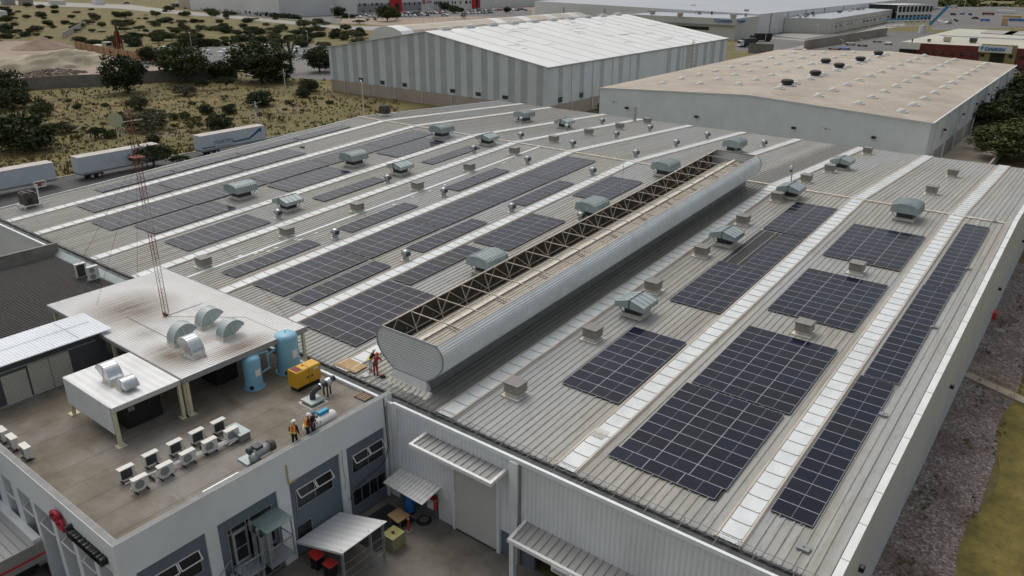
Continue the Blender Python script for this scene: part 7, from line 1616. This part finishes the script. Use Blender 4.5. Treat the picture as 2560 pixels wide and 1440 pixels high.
# far poles
for i, (bx, by, ty_) in enumerate(((368, 18, -10), (398, 6, -12), (502, 28, -6), (570, 36, 6), (657, 42, -4), (708, 45, 18), (835, 58, 16), (874, 66, -12), (1059, 60, 28), (1075, 60, 22), (1082, 60, 26), (1097, 59, 20), (1138, 62, 36), (1160, 60, 30), (1236, 60, 22), (1242, 48, 4), (1290, 60, 34), (1206, 60, 16), (1228, 62, 40), (480, 123, 82), (577, 133, 108), (771, 116, 78), (312, 121, 102), (157, 97, 86), (1937, 108, 66), (2041, 99, 62), (2105, 125, 100), (2115, 80, 56), (2152, 124, 98), (1989, 124, 100), (2195, 64, 30), (2410, 22, 0), (2471, 26, 8), (2083, 86, 60), (2173, 72, 46), (2240, 56, 30), (2419, 146, 132), (2481, 155, 142), (1912, 112, 62))):
    q = GZ(bx, by); h = GY(bx-.5, ty_, q.y).z; o = thing('street_lamp', ['thin pale lamp pole on the far road', 'thin pale lamp pole by the car park', 'thin pale lamp pole on the storage yard', 'thin pale lamp pole before the cream halls'][0 if i < 8 else 1 if i < 19 else 2 if i < 24 else 3], 'street lamp', tuple(q), 0, 'thin pale poles far away')
    dep = (q-CAM).dot(fw); r = max(.09, dep*.00026); b = MB(); b.cyl(tuple(q), (q.x, q.y, h), r, n=6); b.build('shaft', 'pole_white', o); b = MB(); b.bar((q.x, q.y, h-.1), (q.x-1.6, q.y+.4, h+.1), r*2); b.build('lamp_arm', 'pole_white', o)
fn = thing('mesh_fence', 'long pale post-and-wire fence between the car park street and the halls', 'fence', tuple(GZ(1150, 68))); a, c = GZ(1120, 66), GZ(1340, 60)
for k in range(40): p = a.lerp(c, k/39); b = MB(); b.cyl(tuple(p), (p.x, p.y, 4.5), .09, n=5); b.build('post', 'pole_white', fn)
b = MB()
for z in (1.5, 3, 4.4): b.bar((a.x, a.y, z), (c.x, c.y, z), .06)
b.build('wire', 'far_grey', fn)
# ------------------------------------------------------------------ vegetation
def crown(seed, mat, n_cl, per, size, shape, hgt, nm, trunkh, flat=0., trunk_r=.06, gap=.25, name='shrub', cat='shrub'):
    random.seed(seed); r = local(name, nm, cat, None); b = MB(); cl = []
    for k in range(n_cl):
        for _ in range(30):
            v = Vector((random.uniform(-1, 1), random.uniform(-1, 1), random.uniform(-1 if not flat else -.3, 1)))
            if v.length > 1: continue
            if v.length < .45 and random.random() < .7: continue
            if noise.noise(v*1.6+Vector((seed, 0, 0))) < -gap: continue
            break
        lump = 1+.3*noise.noise(Vector((v.x*1.3, v.y*1.3, seed*3)))
        c = Vector((v.x*lump, v.y*lump, trunkh+hgt*(.5+.5*v.z*lump)*(1-.0))); 
        if shape == 'umbrella': c.z = trunkh+hgt*(.6+.4*(1-(v.x**2+v.y**2)))*(.75+.25*random.random())
        cl.append(c)
        for j in range(per):
            d = Vector((random.gauss(0, 1), random.gauss(0, 1), random.gauss(0, .8)))*size*2.0; p = c+d
            u = Vector((random.gauss(0, 1), random.gauss(0, 1), random.gauss(0, .6))).normalized(); w = u.cross(Vector((random.gauss(0, 1), random.gauss(0, 1), random.gauss(0, 1)))).normalized(); s = size*random.uniform(.5, 1.15)
            b.quad(p-u*s-w*s*.55, p+u*s-w*s*.55, p+u*s+w*s*.55, p-u*s+w*s*.55)
    b.build('crown', mat, r)
    b = MB(); b.cyl((0, 0, -.05), (.03, .02, trunkh+.15), trunk_r, trunk_r*.7, n=7)
    for k in range(7):
        c = cl[k*len(cl)//7]; m = Vector((c.x*.45, c.y*.45, trunkh+.35*(c.z-trunkh))); b.cyl((.03, .02, trunkh), m, trunk_r*.55, trunk_r*.4, n=5); b.cyl(m, c, trunk_r*.4, trunk_r*.15, n=5)
    b.build('trunk', 'bark', r); return r
VG = {
 'bush': crown(1, 'leaf_mid', 90, 30, .055, 'ball', .95, 'rounded green shrub', .08, name='shrub'),
 'dark': crown(2, 'leaf_dark', 120, 34, .06, 'ball', 1.5, 'dense dark tree', .25, name='tree', cat='tree'),
 'grey': crown(3, 'leaf_grey', 95, 26, .05, 'ball', .85, 'grey-green thorny shrub', .12, name='shrub', gap=.1),
 'umb': crown(4, 'leaf_dark', 80, 30, .055, 'umbrella', .55, 'flat-topped dark tree', .3, flat=1, name='tree', cat='tree'),
 'sparse': crown(5, 'leaf_olive', 55, 22, .05, 'ball', 1.2, 'sparse olive bush', .18, name='shrub', gap=.0),
 'green': crown(6, 'leaf_mid', 130, 34, .055, 'ball', 1.35, 'broad green tree', .3, name='tree', cat='tree'),
 'dark2': crown(7, 'leaf_dark', 100, 30, .06, 'ball', 1.0, 'low dark tree', .12, name='tree', cat='tree', gap=.1)}
def veg(kind, px, py, wpx, label=None, zs=1.0, group=None, z=0):
    q = GZ(px, py, z); dep = (q-CAM).dot(fw); s = wpx/2*dep/FPX; o = place(VG[kind], (q.x, q.y, z), random.uniform(0, 6.28), label, group, (s, s, s*zs)); 
    if group: o['group'] = group
    return o
random.seed(31)
NAMED = [('dark2', 20, 232, 110, 'dark rounded tree before the block wall beside the pale lamp pole', .8), ('dark', 320, 232, 108, 'tall dense dark tree standing against the block wall', 1.0), ('grey', 345, 275, 62, 'grey leafless-looking bush behind the mast top', 1.1), ('grey', 368, 325, 125, 'wide grey-green thicket just behind the satellite dish', .75),
 ('dark2', 75, 372, 160, 'large dark thicket behind the nearest trailer', .9), ('umb', 385, 420, 105, 'dark feathery bush in front of the middle trailer', 1.1), ('umb', 450, 409, 48, 'small feathery bush on the road edge between two trailers', .8), ('dark', 375, 158, 48, 'round dark tree in the gap of the orange wall', 1.0), ('green', 465, 205, 125, 'broad green tree overhanging the block wall, beside the storage yard', .85), ('dark', 560, 200, 70, 'green tree between the broad green one and the big dark mass', .8), ('dark', 655, 205, 150, 'largest dark tree mass at the end of the block wall', .75), ('dark2', 690, 205, 90, 'dark tree joined to the largest mass near the yuccas', 1.0),
 ('dark', 800, 180, 80, 'dark tree touching the corner of the striped warehouse', .9), ('dark2', 770, 228, 55, 'dark bush near the striped warehouse corner fence', .9), ('dark2', 757, 243, 40, 'lower dark bush before the warehouse corner fence', .9), ('grey', 465, 238, 66, 'grey-green bush below the broad green tree', .8), ('umb', 508, 226, 34, 'thin forked bush before the block wall end', 1.6), ('umb', 566, 222, 42, 'umbrella-shaped bush before the block wall end', 1.4), ('dark2', 655, 265, 72, 'dark wide bush beside the transformer pole', .85), ('sparse', 560, 252, 26, 'small round shrub in the open grass', .9), ('dark2', 552, 320, 66, 'dark umbrella bush above the lettered trailer', .9), ('sparse', 478, 328, 42, 'tall upright bush left of the lettered trailer'.replace('left of', 'behind'), 1.4), ('dark2', 385, 358, 34, 'round bush behind the middle trailer end', 1.1),
 ('dark2', 576, 284, 40, 'dark shrub pair, larger one, in the open grass', .9), ('dark2', 518, 285, 36, 'dark rounded shrub near the pair in the grass', 1.1), ('bush', 463, 296, 26, 'small dark prickly shrub in the grass', 1.2), ('bush', 436, 300, 30, 'small prickly shrub beside its twin in the grass', 1.1), ('sparse', 673, 302, 26, 'prickly shrub right of the transformer pole'.replace('right of', 'beyond'), 1.2), ('sparse', 706, 306, 24, 'prickly shrub nearest the broken masonry edging', 1.2), ('bush', 107, 290, 58, 'green bush with a tall tuft in the grass', 1.1), ('dark2', 90, 312, 34, 'dark bush below the tufted green one', .9), ('grey', 155, 332, 70, 'grey-green bush behind the gap between trailers', .8), ('bush', 194, 272, 22, 'small dark round shrub alone in the grass', 1.0), ('umb', 245, 345, 44, 'prickly bush pair behind the middle trailer', 1.2), ('bush', 276, 345, 36, 'dark bush beside the dish pole', 1.0), ('sparse', 272, 296, 24, 'low sparse bush in the open grass', .7), ('grey', 18, 325, 70, 'grey-green bush above the nearest trailer', .9), ('dark2', 15, 272, 110, 'big dark bush near the view edge in the grass', .8)]
for k, px, py, w, lb, zs in NAMED: veg(k, px, py, w, lb, zs)
G1 = 'shrubs scattered over the grass field'
for k in range(46):
    for _ in range(50):
        px = random.uniform(0, 830); py = random.uniform(245, 345)
        if py < 385-px*.14: break
    veg(random.choice(('bush', 'sparse', 'grey', 'bush', 'umb')), px, py, random.uniform(9, 24), 'small low shrub scattered in the dry grass field', random.uniform(.6, 1.1), G1)
G2 = 'scrub trees beyond the storage yard'
placed = 0
while placed < 235:
    px = random.uniform(-30, 905); t = random.random()**1.25; py = 118-t*100
    ylim = 14+max(0, (px-200))*.052
    if py < ylim+2: continue
    if 0 < px < 190 and py > 100: continue
    dens = noise.noise(Vector((px*.012, py*.05, 2)))
    if dens < -.32 and py > 60: continue
    if py < 60 and dens < .0 and random.random() < .5: continue
    w = random.uniform(16, 46)*(.5+.5*(py/118)); placed += 1
    veg(random.choice(('dark2', 'dark2', 'grey', 'bush', 'green', 'umb', 'dark2')), px, py, w, 'dark scrub tree among many in the brushland beyond the storage yard', random.uniform(.5, .85), G2)
G3 = 'trees around the far car park'
for (px, py, w, k) in ((848, 44, 34, 'dark'), (968, 54, 50, 'green'), (990, 50, 30, 'green'), (865, 46, 22, 'dark2'), (880, 46, 18, 'dark2'), (1028, 29, 10, 'bush'), (1071, 26, 9, 'dark'), (1112, 27, 26, 'dark'), (1135, 34, 26, 'green'), (1150, 30, 20, 'dark2'), (1262, 18, 26, 'green'), (1268, 32, 18, 'dark'), (918, 54, 14, 'sparse'), (938, 52, 14, 'sparse'), (1160, 46, 18, 'sparse'), (700, 40, 10, 'bush'), (772, 38, 16, 'dark2'), (810, 36, 22, 'dark2'), (800, 62, 20, 'green'), (843, 88, 30, 'dark2'), (900, 88, 26, 'dark2')): veg(k, px, py, w, 'tree standing at the edge of the far car park', .9, G3)
G4 = 'dark trees beside the tan-roofed warehouse'
for i, (px, py, w, k, zs) in enumerate(((2515, 400, 170, 'green', .6), (2590, 390, 160, 'green', .7), (2475, 330, 120, 'dark', .75), (2550, 325, 150, 'dark', .8), (2510, 285, 110, 'dark2', .9), (2580, 270, 120, 'dark', .8), (2545, 242, 90, 'dark2', .9), (2600, 235, 90, 'dark', .9), (2455, 376, 90, 'sparse', .5), (2535, 355, 90, 'dark2', .7), (1496, 281, 16, 'sparse', 2.2))):
    veg(k, px, py, w, ['broad green tree nearest the ribbed roof, beside the tan-roofed warehouse', 'green tree behind the broad one at the view edge', 'dark tree overhanging the lane beside the tan-roofed warehouse', 'big dark tree behind the lane tree', 'dark tree halfway along the tan-roofed warehouse side', 'dark tree at the view edge, halfway along', 'low dark tree nearest the white car', 'far dark tree at the view edge', 'sparse olive bush at the lane end', 'low dark tree between the broad green and lane trees', 'slim conifer-like shrub between the two warehouses'][i], zs, G4 if i < 10 else None)
# yucca
o = thing('yucca', 'forked shaggy yucca tree beside the dark tree mass and white stacks', 'tree', tuple(GZ(728, 183))); q = GZ(728, 183); b = MB(); hd_ = []
dep = (q-CAM).dot(fw)/FPX
b.cyl(tuple(q), (q.x+.3, q.y, 5), .7, .45, n=8)
for dx, dy, z in ((-4, 0, 9), (-2, 2, 11), (1, -1, 10), (3, 1, 8), (0, 3, 12), (2, -3, 7)): b.cyl((q.x+.3, q.y, 4.8), (q.x+dx, q.y+dy, z), .35, .25, n=6); hd_.append(Vector((q.x+dx, q.y+dy, z)))
b.build('trunk', 'bark', o); b = MB()
for c in hd_:
    for k in range(70): d = Vector((random.gauss(0, 1), random.gauss(0, 1), random.gauss(.2, 1))).normalized()*random.uniform(.9, 1.9); w = d.cross(Vector((0, 0, 1))).normalized()*.13; b.add([c-w, c+w, c+d], [(0, 1, 2)])
b.build('crown', 'leaf_olive', o)
# distant scrubland, a single far mass, and the rest of the field clumps
random.seed(77); b = MB()
for k in range(5200):
    px = random.uniform(2200, 2700); py = random.uniform(-32, 17)
    q = GZ(px, py); s = random.uniform(1.2, 4.5)
    if noise.noise(Vector((q.x*.012, q.y*.012, 1))) < -.12: continue
    for j in range(4):
        c = q+Vector((random.gauss(0, s*.5), random.gauss(0, s*.5), random.uniform(.2, s*.6))); u = Vector((random.gauss(0, 1), random.gauss(0, 1), random.gauss(0, .5))).normalized()*s*.5; v = u.cross(Vector((random.gauss(0, 1), random.gauss(0, 1), 1))).normalized()*s*.4; b.quad(c-u-v, c+u-v, c+u+v, c-u+v)
b.build('distant_scrub', 'leaf_mid', kind='stuff')
# grass tufts in the near field
random.seed(78); b = MB()
for k in range(5200):
    q = GZ(random.uniform(-60, 1000), random.uniform(196, 440))
    if q.x > -144: continue
    s = random.uniform(.15, .5)*(1+.8*max(0, noise.noise(Vector((q.x*.06, q.y*.06, 4)))))
    for j in range(4):
        a = random.uniform(0, 6.28); c = q+Vector((random.gauss(0, s*.5), random.gauss(0, s*.5), 0)); d = Vector((math.cos(a), math.sin(a), 0))*s*.4; b.add([c-d, c+d, c+Vector((random.gauss(0, .1), random.gauss(0, .1), s*1.2))], [(0, 1, 2)])
b.build('grass_tufts', 'tuft', kind='stuff')
b = MB(); b.box(-3000, -500, -.5, 3000, 6000, 0); b.build('ground', 'dry_grass', kind='structure')
